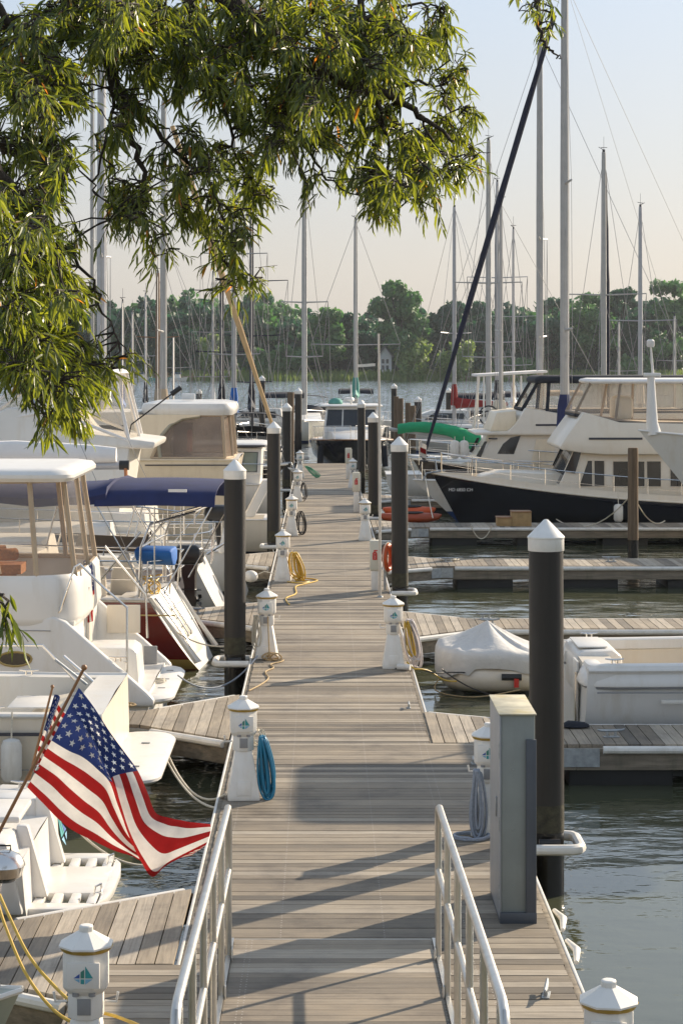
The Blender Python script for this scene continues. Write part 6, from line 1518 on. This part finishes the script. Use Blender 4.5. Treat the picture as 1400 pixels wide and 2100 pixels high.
# -- green boom cover boat
Yg = 74.5; t = thing('sailboat', 'low white sailboat under a long bright green boom cover', 'boat', (BX(812,Yg)-.4, Yg, 0), .0)
h = Hull(t, 9.5, 3.0, 1.0, 1.3, gelw, greenc, bluep, tr=.78, rb=1.1, rs=.3, deck=gelw)
house_(t, 'coachroof', [(2.6,1.0),(2.7,1.5),(5.6,1.5),(7,1.2)], .9, gelw, kz=.2, zr=1, wins=[[(3,1.15),(3,1.36),(5,1.36),(5.3,1.18)]])
gk = [W(x, y, Yg) for x, y in ((815,880),(850,876),(890,878),(925,884),(955,893),(985,904))]; gk = [Vector((p.x-t.location.x, 0, p.z)) for p in gk]; gk = spline(gk, 4); rings = []
rr = random.Random(8); nk = len(gk)
for i, p in enumerate(gk):
    u = i/(nk-1); hh = lerp(.36,.50,u)*(1+rr.uniform(-.05,.05)); dr = 1.0+max(0, u-.55)*3.2
    rings.append([p+Vector((0, lerp(.2,.34,u)*math.sin(a), hh*.5*math.cos(a)*(dr if math.cos(a) < 0 else 1))) for a in [2*PI*q/12 for q in range(12)]])
PB(MB().loft(rings), 'boom_cover', greenc, t, smooth=60); PB(MB().tube([gk[0]-Vector((.3,0,0)), gk[-1]], .07, 8), 'boom', mastw, t)
rig(t, h, 4.2, 1.5, 10.8, .075, mastw, Yg, (.5,), None, None, None); rails(t, h, .2, 9, .6, 6)
# -- red / orange inflatable kayaks by the fourth finger
for i, (xa, xb, y, z, lab) in enumerate([(784, 893, 1049, .32, 'orange kayak lying behind the fourth right finger, upper one'), (778, 905, 1062, .16, 'dark orange kayak floating under the brighter one')]):
    Yk = 60.0-.9*i; a, b = BX(xa,Yk), BX(xb,Yk); t = thing('kayak', lab, 'kayak', ((a+b)/2, Yk, z)); L_ = b-a
    km = orangem if i == 0 else M('kayak_red', (.30,.05,.012), .5)
    zc = CZ-(y-VY)*Yk/K
    kb = MB(); kb.loft([[(a+L_*u, Yk+ww*math.cos(q), zc+hh*math.sin(q)+lift) for q in [2*PI*k/12 for k in range(12)]] for u, ww, hh, lift in ((0,.03,.03,.08),(.06,.14,.10,.03),(.25,.30,.15,0),(.5,.36,.16,0),(.75,.30,.15,0),(.94,.14,.10,.03),(1,.03,.03,.08))]); kb.build('hull', km, t, smooth=60)
    MB().tube([((a+b)/2+.35*math.cos(q), Yk+.2*math.sin(q), zc+.15) for q in [2*PI*k/14 for k in range(14)]], .03, 6, closed=True).build('coaming', rubber, t)
# -- flared white bow entering from the right edge
Yb = 52.2; t = thing('motor_yacht', 'white flared bow with short mast entering at the right edge', 'boat', (BX(1308,Yb)+14, Yb, 0), PI)
h = Hull(t, 14, 2.6, 2.6, 3.32, gel, bluep, bluep, tr=.9, rb=2.7, rs=0, deck=gelw, rail=gelw, vee=1.0, kd=.8, sp=2, bow=2.2)
xr_ = 14-(BX(1336,Yb)-BX(1308,Yb)); zt = CZ-(772-VY)*Yb/K
PB(MB().tube([(xr_-.05,0,3.2),(xr_,0,3.5),(xr_+.03,0,zt)], [.19,.15,.09], 12), 'signal_mast', gelw, t); PB(MB().box((xr_,0,zt+.04), (.42,.22,.10)), 'mast_cap', gelw, t, bevel=.02)
PB(MB().tube([(xr_-.02,0,zt+.08),(xr_+.05,0,CZ-(697-VY)*Yb/K)], [.035,.022], 8), 'antenna', gelw, t); PB(MB().lathe([(.08,0),(.1,.05),(.1,.16),(.06,.2)], (xr_+.04,0,CZ-(712-VY)*Yb/K), 10), 'masthead_light', gelw, t)
PB(MB().tube([(12.4,-.3,3.2),(12.7,-.3,CZ-(610-VY)*Yb/K)], [.03,.015], 7), 'antenna', mastg, t)
house_(t, 'cabin', [(4,2.6),(4,4.0),(9,4.0),(11,3.0)], 1.0, gelw)
# small dark covered boat seen far right, boats in open water
for px, Y, lab, cm in ((1075,134,'distant white boat with tan canopy over the right trawlers',tanc),(955,128,'distant low white boat under dark canvas behind the red cover',darkc),(880,122,'distant white boat with grey canvas left of the red cover',darkc),(655,142,'distant white cruiser with dark soft top behind the tallest centre mast',darkc),(500,126,'distant white boat with dark soft top left of the centre masts',darkc)):
    L = 8; t = thing('motorboat', lab, 'boat', (BX(px,Y)+L/2, Y, 0), PI)
    h = Hull(t, L, 2.8, 1.3, 1.6, gelw, bluep, bluep, tr=.92, rb=1.2, deck=gelw, n=12)
    house_(t, 'cabin', [(1.6,1.3),(1.7,2.1),(3.9,2.1),(5.6,1.5)], 1.1, gelw, kz=.12, zr=1.3, wins=[[(2,1.55),(2,1.95),(3.8,1.95),(4.4,1.55)]])
    bimini(t, .3, 2.7, 1.1, 3.1, .25, cm, zl=1.4); rails(t, h, 3, 7.6, .5, 4)
# timber steps on the fourth finger
t = thing('boarding_steps', 'two tread timber boarding steps on the fourth right finger', 'steps', (BX(1052,56.9), 56.9, DZ))
xa, xm_, xb = BX(1017,56.9), BX(1047,56.9), BX(1087,56.9)
MB().box(((xa+xm_)/2,56.9,DZ+.11), (xm_-xa-.01,.5,.22)).build('lower_step', steptm, t, bevel=.008); MB().box(((xm_+xb)/2,56.9,DZ+.19), (xb-xm_,.5,.38)).build('upper_step', steptm, t, bevel=.008)
for a, b, z in ((xa,xm_,.235),(xm_,xb,.395)):
    MB().box(((a+b)/2,56.9,DZ+z), (b-a+.02,.54,.03)).build('tread', teak, t, bevel=.005)
# shoes and coiled ropes on the decks
tag(MB().loft([[W(1178,1489,25.6)+Vector((x, ww*math.cos(q), max(-.01, hh*math.sin(q)))) for q in [2*PI*k/10 for k in range(10)]] for x, ww, hh in ((-.16,.05,.03),(-.08,.1,.07),(.03,.11,.06),(.12,.08,.05),(.18,.03,.02))]).build('bundle', darkc, smooth=60), 'small black bag lying on the nearest right finger beside the boat', 'bag')
def heap(px, py, wv, n, r, mat, label, seed, z=DZ):
    rr = random.Random(seed); c = G(px, py, z); pts = []
    for i in range(n):
        a = i*.75; q = wv*(.55+.45*rr.random()); pts.append(c+Vector((q*math.cos(a), q*.75*math.sin(a), r+.5*r*(i % 5))))
    return tag(MB().tube(spline(pts, 3), r, 6).build('rope_coil', mat), label, 'rope', 'coiled ropes on the decks')
heap(240, 1450, .26, 34, .012, ropet, 'tan rope heap at the stern of the hardtop cruiser', 1)
heap(318, 1398, .16, 20, .012, ropew, 'pale rope coil on the hardtop cruiser swim platform', 2, .52)
heap(920, 1150, .24, 26, .016, ropew, 'white rope coil on the third right finger', 3)
heap(876, 1060, .30, 24, .016, ropew, 'pale rope coil on the fourth right finger', 4, DZ)
heap(390, 1251, .22, 24, .013, ropew, 'pale rope coil on the third left finger', 5)
def line(name, pts, r, mat, label): return tag(MB().tube(pts, r, 7).build(name, mat), label, 'rope', 'mooring lines')
line('mooring_line', catenary(W(335,1525,24.6), P1+Vector((-.18,-.1,.06)), .28), .013, ropew, 'white mooring line from the rounded platform to the blue hose pedestal')
line('mooring_line', catenary(W(338,1552,24.2), P1+Vector((-.2,-.4,-.02)), .16), .013, ropew, 'lower white mooring line from the rounded platform to the walkway')
line('mooring_line', catenary(W(365,1385,29.5), W(528,1345,31.2), .32), .013, ropeg, 'blue grey mooring line passing before the nearest left pile')
line('mooring_line', catenary(W(340,1280,33.6), W(470,1325,32.4), .12), .012, ropew, 'white mooring line from the burgundy sailboat stern to the nearest left pile')
line('mooring_line', catenary(W(135,1675,19.6), W(300,1775,19.8), .12), .012, ropew, 'white mooring line dropping into the water behind the flag')
line('mooring_line', catenary(W(1297,1010,52.8), W(1140,1065,58.9), .5), .016, ropew, 'white mooring line looping from the timber pile towards the navy trawler')
line('mooring_line', catenary(W(1300,1020,53.0), W(1362,1068,57.5), .3), .016, ropew, 'white mooring line from the timber pile to the fourth finger')
line('mooring_line', catenary(W(870,965,65), W(887,1062,57.6), .1), .016, ropew, 'thin bow line from the white sailboat down to the fourth finger')
line('mooring_line', catenary(W(965,1078,56.2), W(1008,1078,56.2), .36), .016, ropew, 'white rope loop hanging off the fourth right finger edge')

fe = thing('boat_fender', 'round white fender hanging beside the nearest left pile', 'fender', W(514,1182,41.5)); c = W(514,1182,41.5)
MB().ball(c, .13, 14, 0, (1.15,1,.95)).build('body', fendw, fe); MB().tube([c+Vector((.12,0,.03)), c+Vector((.28,0,.10)), c+Vector((.5,0,.05))], .012, 6).build('lanyard', ropew, fe)
for px, py, Yq, lab in ((24,1560,22.25,'white fender tied along the open cockpit boat side, behind the flag staff'),):
    fe = thing('boat_fender', lab, 'fender', W(px,py,Yq)); c = W(px,py,Yq)
    MB().lathe([(.03,-.24),(.09,-.22),(.115,-.16),(.115,.16),(.09,.22),(.03,.24)], c, 16).build('body', fendw, fe); MB().tube([c+Vector((0,0,.23)), c+Vector((0,.05,.52))], .010, 6).build('lanyard', ropew, fe)
line('mooring_line', catenary(W(1010,1425,31.0), W(905,1372,30.7), .06), .010, ropek, 'dark line from the covered dinghy to the right pedestal')
# ================================================================== the big flag and its small twin
Yf = 17.0
starm = M('flag_star', (.86,.84,.80), .8)
hoist = [(162-105*v, 1410+204*v, 0) for v in (0,.17,.34,.44,.56,.78,1)]
rows = [hoist,
        [(194,1452,.02),(180,1468,-.03),(166,1484,-.06),(154,1512,.0),(138,1546,.02),(112,1592,.03),(86,1645,.02)],
        [(224,1497,.03),(206,1503,-.04),(190,1512,-.09),(186,1530,.03),(164,1560,.04),(139,1618,.04),(118,1677,.03)],
        [(255,1541,.03),(232,1549,-.05),(210,1561,-.10),(214,1574,.05),(193,1580,.06),(170,1643,.05),(152,1703,.04)],
        [(284,1583,.03),(257,1588,-.06),(230,1597,-.11),(240,1612,.06),(221,1606,.08),(202,1668,.06),(190,1724,.04)],
        [(303,1625,.03),(275,1640,-.06),(246,1656,-.11),(258,1670,.06),(238,1652,.08),(226,1700,.05),(231,1743,.03)],
        [(320,1668,.03),(293,1688,-.06),(263,1710,-.11),(275,1716,.05),(262,1706,.08),(256,1730,.05),(266,1754,.02)],
        [(350,1678,.03),(326,1714,-.05),(292,1768,-.09),(302,1760,.05),(296,1745,.08),(290,1755,.05),(286,1765,.03)],
        [(372,1682,.03),(350,1722,-.05),(314,1797,-.09),(322,1780,.05),(318,1760,.07),(318,1765,.05),(312,1770,.03)],
        [(396,1687,.03),(378,1722,-.04),(345,1772,-.06),(348,1765,.04),(343,1755,.06),(346,1760,.05),(342,1765,.03)],
        [(432,1690,.0),(432,1706,-.02),(424,1729,-.02),(420,1735,.02),(412,1741,.03),(402,1748,.03),(392,1755,.03)]]
us = [0,.1,.2,.3,.4,.5,.6,.73,.80,.88,1.0]; vs_ = [0,.17,.34,.44,.56,.78,1.0]
def cr(a, b, c, d, t): return .5*((2*b)+(c-a)*t+(2*a-5*b+4*c-d)*t*t+(3*b-a-3*c+d)*t**3)
def interp(keys, vals, u):
    i = max(0, min(len(keys)-2, next((k for k in range(len(keys)-1) if u <= keys[k+1]), len(keys)-2)))
    t = (u-keys[i])/(keys[i+1]-keys[i]); g = lambda k: Vector(vals[max(0, min(len(vals)-1, k))])
    return cr(g(i-1), g(i), g(i+1), g(i+2), t)
def flagpt(u, v):
    p = interp(us, [tuple(interp(vs_, r, v)) for r in rows], u)
    q = W(p.x, p.y, Yf+p.z); q.y += .012*math.sin(u*22+v*5)+.008*math.sin(v*19-u*7); return q
NU, NV = 76, 52
def make_flag(fn, t, stars=True, nu=NU, nv=NV):
    v = [fn(i/nu, j/nv) for i in range(nu+1) for j in range(nv+1)]; fs, mi = [], []
    for i in range(nu):
        for j in range(nv):
            a = i*(nv+1)+j; fs.append((a, a+1, a+nv+2, a+nv+1))
            uu, s_ = (i+.5)/nu, int((j+.5)/nv*13)
            mi.append(2 if (uu < .40 and s_ < 7) else (0 if s_ % 2 == 0 else 1))
    MB().add(v, fs, mi).build('cloth', [fl_red, fl_white, fl_blue], t, smooth=60, recalc=False)
    if stars:
        st = MB(); e = 1e-3
        for r_ in range(9):
            for c_ in range(6 if r_ % 2 == 0 else 5):
                u0 = .40*((c_*2+1+(r_ % 2))/12); v0 = (7/13)*((r_+1)/10); ctr = fn(u0, v0)
                for side in (1, -1):
                    pts = []
                    for k in range(10):
                        rr_ = .0285*(1 if k % 2 == 0 else .40); a = k*PI/5
                        pu, pv = u0+rr_*math.sin(a)*.60, v0-rr_*math.cos(a)
                        p = fn(pu, pv); du = fn(pu+e, pv)-fn(pu-e, pv); dv = fn(pu, pv+e)-fn(pu, pv-e); n_ = du.cross(dv).normalized(); pts.append(p+n_*.004*side)
                    du = fn(u0+e, v0)-fn(u0-e, v0); dv = fn(u0, v0+e)-fn(u0, v0-e)
                    pts.append(ctr+du.cross(dv).normalized()*.005*side)
                    st.add(pts, [(k, (k+1) % 10, 10) for k in range(10)])
        st.build('stars', starm, t, smooth=0, recalc=False)
t = thing('flag', 'large stars and stripes flag hanging from a slanting brown staff', 'flag', W(57,1614,Yf))
make_flag(flagpt, t)
MB().tube([W(-60,1820,Yf+.02), W(172,1372,Yf-.005)], [.016,.013], 10).build('staff', teak, t)
MB().ball(W(173,1369,Yf-.005), .026, 10).build('finial', teak, t)
MB().tube([W(75,1580,Yf+.01), W(80,1571,Yf+.01)], .02, 10).build('clip', steel, t)
Yf2 = 20.2
def flag2(u, v):
    a = Vector((112-48*v*.9, 1424+140*v, 0)); p = a+Vector((u*lerp(24, 14, v)+6*math.sin(u*9), u*lerp(46,30,v), 0))
    q = W(p.x, p.y, Yf2); q.y += .07*math.sin(u*14+v*2); return q
t = thing('flag', 'smaller furled flag on a thinner staff behind the large flag', 'flag', W(48,1640,Yf2))
make_flag(flag2, t, True, 40, 39)
MB().tube([W(44,1662,Yf2), W(108,1410,Yf2)], [.014,.011], 8).build('staff', teak, t); MB().ball(W(108,1408,Yf2), .020, 8).build('finial', teak, t)
MB().lathe([(.03,0),(.022,.06)], W(44,1668,Yf2), 10).build('socket', steel, t)

# ================================================================== the oak leaning in from the upper left
oak = thing('willow_oak', 'leafy oak branches with narrow leaves hanging into the upper left', 'tree', (-3.6, 6.6, .9))
ro = random.Random(31)
tk = MB(); tk.tube([(-3.6,6.6,.6),(-3.55,6.6,2.2),(-3.4,6.65,4.2),(-3.1,6.7,6.0),(-2.7,6.8,7.6),(-2.3,6.9,9.0)], [.34,.27,.24,.20,.15,.08], 14); tk.build('trunk', barkm, oak)
def D(x, y, Y): return W(x, y, Y)
skel = []      # (point, radius)
br = MB()
def branch(pts, r0, r1, n=6, k=5):
    p = spline(pts, k); L = len(p); rs = [lerp(r0, r1, i/(L-1)) for i in range(L)]
    for i in range(1, L-1): p[i] = p[i]+Vector((ro.uniform(-1,1), ro.uniform(-1,1), ro.uniform(-1,1)))*.012
    br.tube(p, rs, n); skel.extend(p[2:])
T0 = Vector((-3.1,6.7,6.0)); T1 = Vector((-3.35,6.65,4.6))
branch([T0, D(-350,-160,7.6), D(100,-190,8.3), D(360,-70,8.5), D(500,25,8.6), D(570,85,8.7), D(640,140,8.8), D(720,172,8.9), D(790,190,9.0), D(860,235,9.1), D(930,290,9.1)], .075, .006, 8)
branch([T0, D(-300,-200,8), D(-20,-140,8.2), D(150,-60,8.3), D(215,60,8.3), D(240,170,8.35), D(262,260,8.4), D(290,340,8.4), D(300,420,8.4)], .06, .005, 8)
branch([D(215,60,8.3), D(225,150,8.2), D(232,215,8.2), D(205,320,8.2), D(190,390,8.1)], .012, .003)
branch([D(240,170,8.35), D(270,215,8.4), D(330,280,8.5), D(400,340,8.6), D(440,400,8.6), D(470,490,8.7), D(500,570,8.7)], .013, .003)
branch([D(360,-70,8.5), D(400,20,8.7), D(430,120,8.8), D(455,210,8.9), D(480,300,8.9), D(520,400,9.0)], .018, .003)
branch([D(570,85,8.7), D(590,170,8.6), D(600,260,8.7), D(640,320,8.8), D(680,375,8.8), D(760,412,8.9)], .013, .002)
branch([D(640,140,8.8), D(700,60,8.9), D(770,30,9.0), D(860,10,9.1), D(910,15,9.1)], .014, .003)
branch([D(740,-120,8.9), D(742,30,8.9), D(752,110,8.9), D(775,200,8.9), D(790,280,9.0), D(800,370,9.0), D(820,425,9.0)], .020, .003)
branch([D(790,190,9.0), D(850,170,9.1), D(905,180,9.1), D(955,220,9.2)], .011, .002)
branch([D(860,235,9.1), D(890,300,9.1), D(950,320,9.1), D(1005,312,9.1)], .007, .0015)
branch([T1, D(-500,100,6.8), D(-180,150,7.0), D(-60,260,7.1), D(10,380,7.2), D(60,480,7.3), D(82,590,7.3), D(110,700,7.4), D(120,800,7.4)], .045, .004, 8)
branch([D(10,380,7.2), D(40,400,7.5), D(100,470,7.6), D(180,560,7.7), D(215,640,7.7), D(265,730,7.8)], .013, .002)
branch([D(-60,260,7.1), D(0,300,7.6), D(60,330,7.8), D(120,330,7.9), D(140,360,7.9)], .014, .003)
branch([T0, D(-300,-60,7.4), D(-60,-40,7.6), D(30,60,7.7), D(80,140,7.8), D(120,240,7.8)], .03, .003, 8)
branch([D(-180,150,7.0), D(-40,440,6.9), D(0,600,6.9), D(30,720,6.9), D(50,800,7.0)], .012, .003)
branch([T0, D(-100,-420,8.8), D(500,-330,9.3), D(900,-240,9.5), D(1060,-110,9.5), D(1095,-10,9.5), D(1112,80,9.5), D(1145,120,9.5)], .04, .003, 6, 16)
branch([T1, D(-700,700,5.4), D(-300,1000,5.0), D(-110,1130,4.9), D(-40,1190,4.9), D(-5,1215,4.9)], .016, .002, 6)
blobs = [(70,40,130,60,60,8.0),(220,20,110,60,60,8.2),(350,20,110,60,60,8.5),(480,15,110,55,55,8.7),(620,10,110,50,50,8.8),(760,15,90,45,40,9.0),
 (60,110,85,70,50,7.8),(110,200,50,70,26,7.8),(40,210,70,80,40,7.5),(60,310,75,60,38,7.6),(110,330,40,50,16,7.9),(40,420,70,70,40,7.2),(90,500,80,70,48,7.4),(150,470,50,50,16,7.7),
 (60,590,85,70,52,7.3),(140,590,55,50,24,7.6),(60,690,85,60,52,7.3),(150,690,60,55,34,7.5),(220,730,60,36,26,7.7),(262,742,30,16,7,7.8),(110,770,75,45,36,7.4),(40,775,50,35,18,7.1),(130,825,45,35,17,7.4),(110,855,22,18,6,7.4),
 (240,100,75,80,56,8.3),(330,110,80,80,60,8.5),(270,200,55,70,34,8.4),(225,290,32,55,16,8.2),(260,360,50,70,34,8.4),(310,420,65,55,36,8.4),(250,450,40,45,14,8.3),(330,350,40,40,12,8.5),
 (380,430,60,50,28,8.6),(440,430,50,45,22,8.6),(420,500,40,40,14,8.7),(470,520,42,36,16,8.7),(490,580,26,22,9,8.7),(345,490,40,30,10,8.5),(385,330,50,55,20,8.6),(370,270,45,40,14,8.5),(440,330,40,50,12,8.7),
 (420,140,70,70,52,8.7),(430,220,60,50,30,8.8),(510,110,80,80,62,8.8),(530,210,75,60,46,8.9),(560,280,70,45,30,8.9),(500,310,45,50,18,8.9),(525,370,40,40,14,9.0),(515,425,24,24,8,9.0),
 (620,110,80,80,62,8.8),(620,220,65,50,34,8.8),(650,270,40,35,14,8.8),(662,372,30,20,8,8.8),(700,90,70,70,48,8.9),(700,190,60,60,36,8.9),(690,265,35,30,10,8.9),
 (780,90,75,60,44,9.0),(790,180,65,60,40,9.0),(770,260,50,45,22,9.0),(740,330,30,35,9,9.0),(770,385,45,45,22,9.0),(830,260,60,55,34,9.1),(850,330,60,50,32,9.1),(820,410,45,38,22,9.0),(870,370,50,35,18,9.1),
 (850,60,50,50,22,9.1),(895,30,32,26,10,9.1),(890,140,50,50,22,9.1),(940,200,40,30,14,9.2),(910,250,45,45,20,9.2),(930,330,40,30,13,9.2),(955,340,22,16,5,9.2),(905,80,30,26,8,9.1),
 (1095,22,28,22,6,9.5),(1114,55,16,16,3,9.5),(1136,85,14,14,3,9.5),(1075,0,22,8,3,9.5),(4,1222,14,18,3,4.9)]
tips = []
for cx, cy, rx, ry, n, Y in blobs:
    if 180 < cx < 480 and cy > 180: n *= .68
    if 100 < cx < 165 and cy > 300 and cy < 620: n *= .5
    if cx < 150 and cy < 700: n *= 1.35
    elif cy < 130: n *= 1.2
    ns = max(2, int(n/6))
    for _ in range(ns):
        a, q = ro.uniform(0, 6.283), ro.random()**.5
        sx_, sy_ = cx+rx*q*math.cos(a), cy+ry*q*math.sin(a); yy = Y+ro.gauss(0,.38)*(1 if Y > 6 else .1)
        for k in range(max(1, int(round(n*(1.85 if cx < 1000 else 1.3)/ns)))):
            tips.append(D(sx_+ro.gauss(0,13), sy_+ro.gauss(0,15), yy+ro.gauss(0,.10)))
# join every tip to the nearest wood, nearest first, so that twigs fork from twigs
from mathutils import kdtree
nodes = list(skel)
def kd_of(ns):
    k = kdtree.KDTree(len(ns))
    for i, p in enumerate(ns): k.insert(p, i)
    k.balance(); return k
rest = list(tips); tw = MB(); leaves = MB(); anchored = []
while rest:
    k = kd_of(nodes); ds = [(k.find(p), p) for p in rest]; ds.sort(key=lambda d: d[0][2])
    m_ = max(1, len(ds)//4); take, rest = ds[:m_], [p for _, p in ds[m_:]]
    for (co, i, d), p in take:
        a = Vector(co); mid = a.lerp(p, .5)+Vector((ro.uniform(-.03,.03), ro.uniform(-.03,.03), .10*d))
        mid2 = a.lerp(p, .8)+Vector((0,0,.06*d)); tw.tube([a, mid, mid2, p], [.0045,.0034,.0024,.0015], 4)
        nodes += [mid, mid2, p]; anchored.append((p, (p-mid2).normalized() if d > .02 else Vector((0,0,-1)), a.lerp(mid, .6), mid2))
def leaf(base, dirv, L, wd):
    u = dirv.normalized(); s_ = u.cross(Vector((ro.gauss(0,.5), ro.gauss(0,.5), 1))).normalized(); n_ = s_.cross(u); c = ro.uniform(.02,.34)*L; f = wd*.30
    p0, p1, p2, p3 = base, base+u*L*.33-n_*c*.25, base+u*L*.68-n_*c*.6, base+u*L-n_*c*1.25
    leaves.add([p0, p1+s_*wd*.5+n_*f, p1, p1-s_*wd*.5+n_*f, p2+s_*wd*.42+n_*f, p2, p2-s_*wd*.42+n_*f, p3],
               [(0,2,1),(0,3,2),(1,2,5,4),(2,3,6,5),(4,5,7),(5,6,7)])
for p, d, m1, m2 in anchored:
    # leaves alternate along a drooping shoot, longer at its middle
    if ro.random() < .10: continue
    ax = (d*.9+Vector((ro.gauss(0,.45), ro.gauss(0,.45), -.45+ro.gauss(0,.4)))).normalized(); Ls = ro.uniform(.07,.17); n = ro.randint(6, 11)
    sc_l = ro.uniform(.72, 1.18); side = ax.cross(Vector((ro.gauss(0,1), ro.gauss(0,1), ro.gauss(0,1)))).normalized(); oth = ax.cross(side)
    base = p-ax*Ls*.35; tipp = p+ax*Ls*.65; tw.tube([m2, base.lerp(p,.5), tipp], [.0017,.0014,.0009], 4)
    for k in range(n):
        f = (k+ro.uniform(-.3,.3))/n; an = k*2.4+ro.uniform(-.5,.5)
        dv = (ax*ro.uniform(.55,1.1)+(side*math.cos(an)+oth*math.sin(an))*ro.uniform(.35,.8)+Vector((0,0,-.35))).normalized()
        L_ = sc_l*ro.uniform(.042,.088)*(1.1-.5*abs(f-.5))
        leaf(base.lerp(tipp, max(0, f)), dv, L_, L_*ro.uniform(.13,.19))
br.build('branches', barkm, oak, smooth=60, recalc=False); tw.build('twigs', barkm, oak, smooth=60, recalc=False)
leaves.build('foliage', oakleaf, oak, smooth=0, recalc=False)
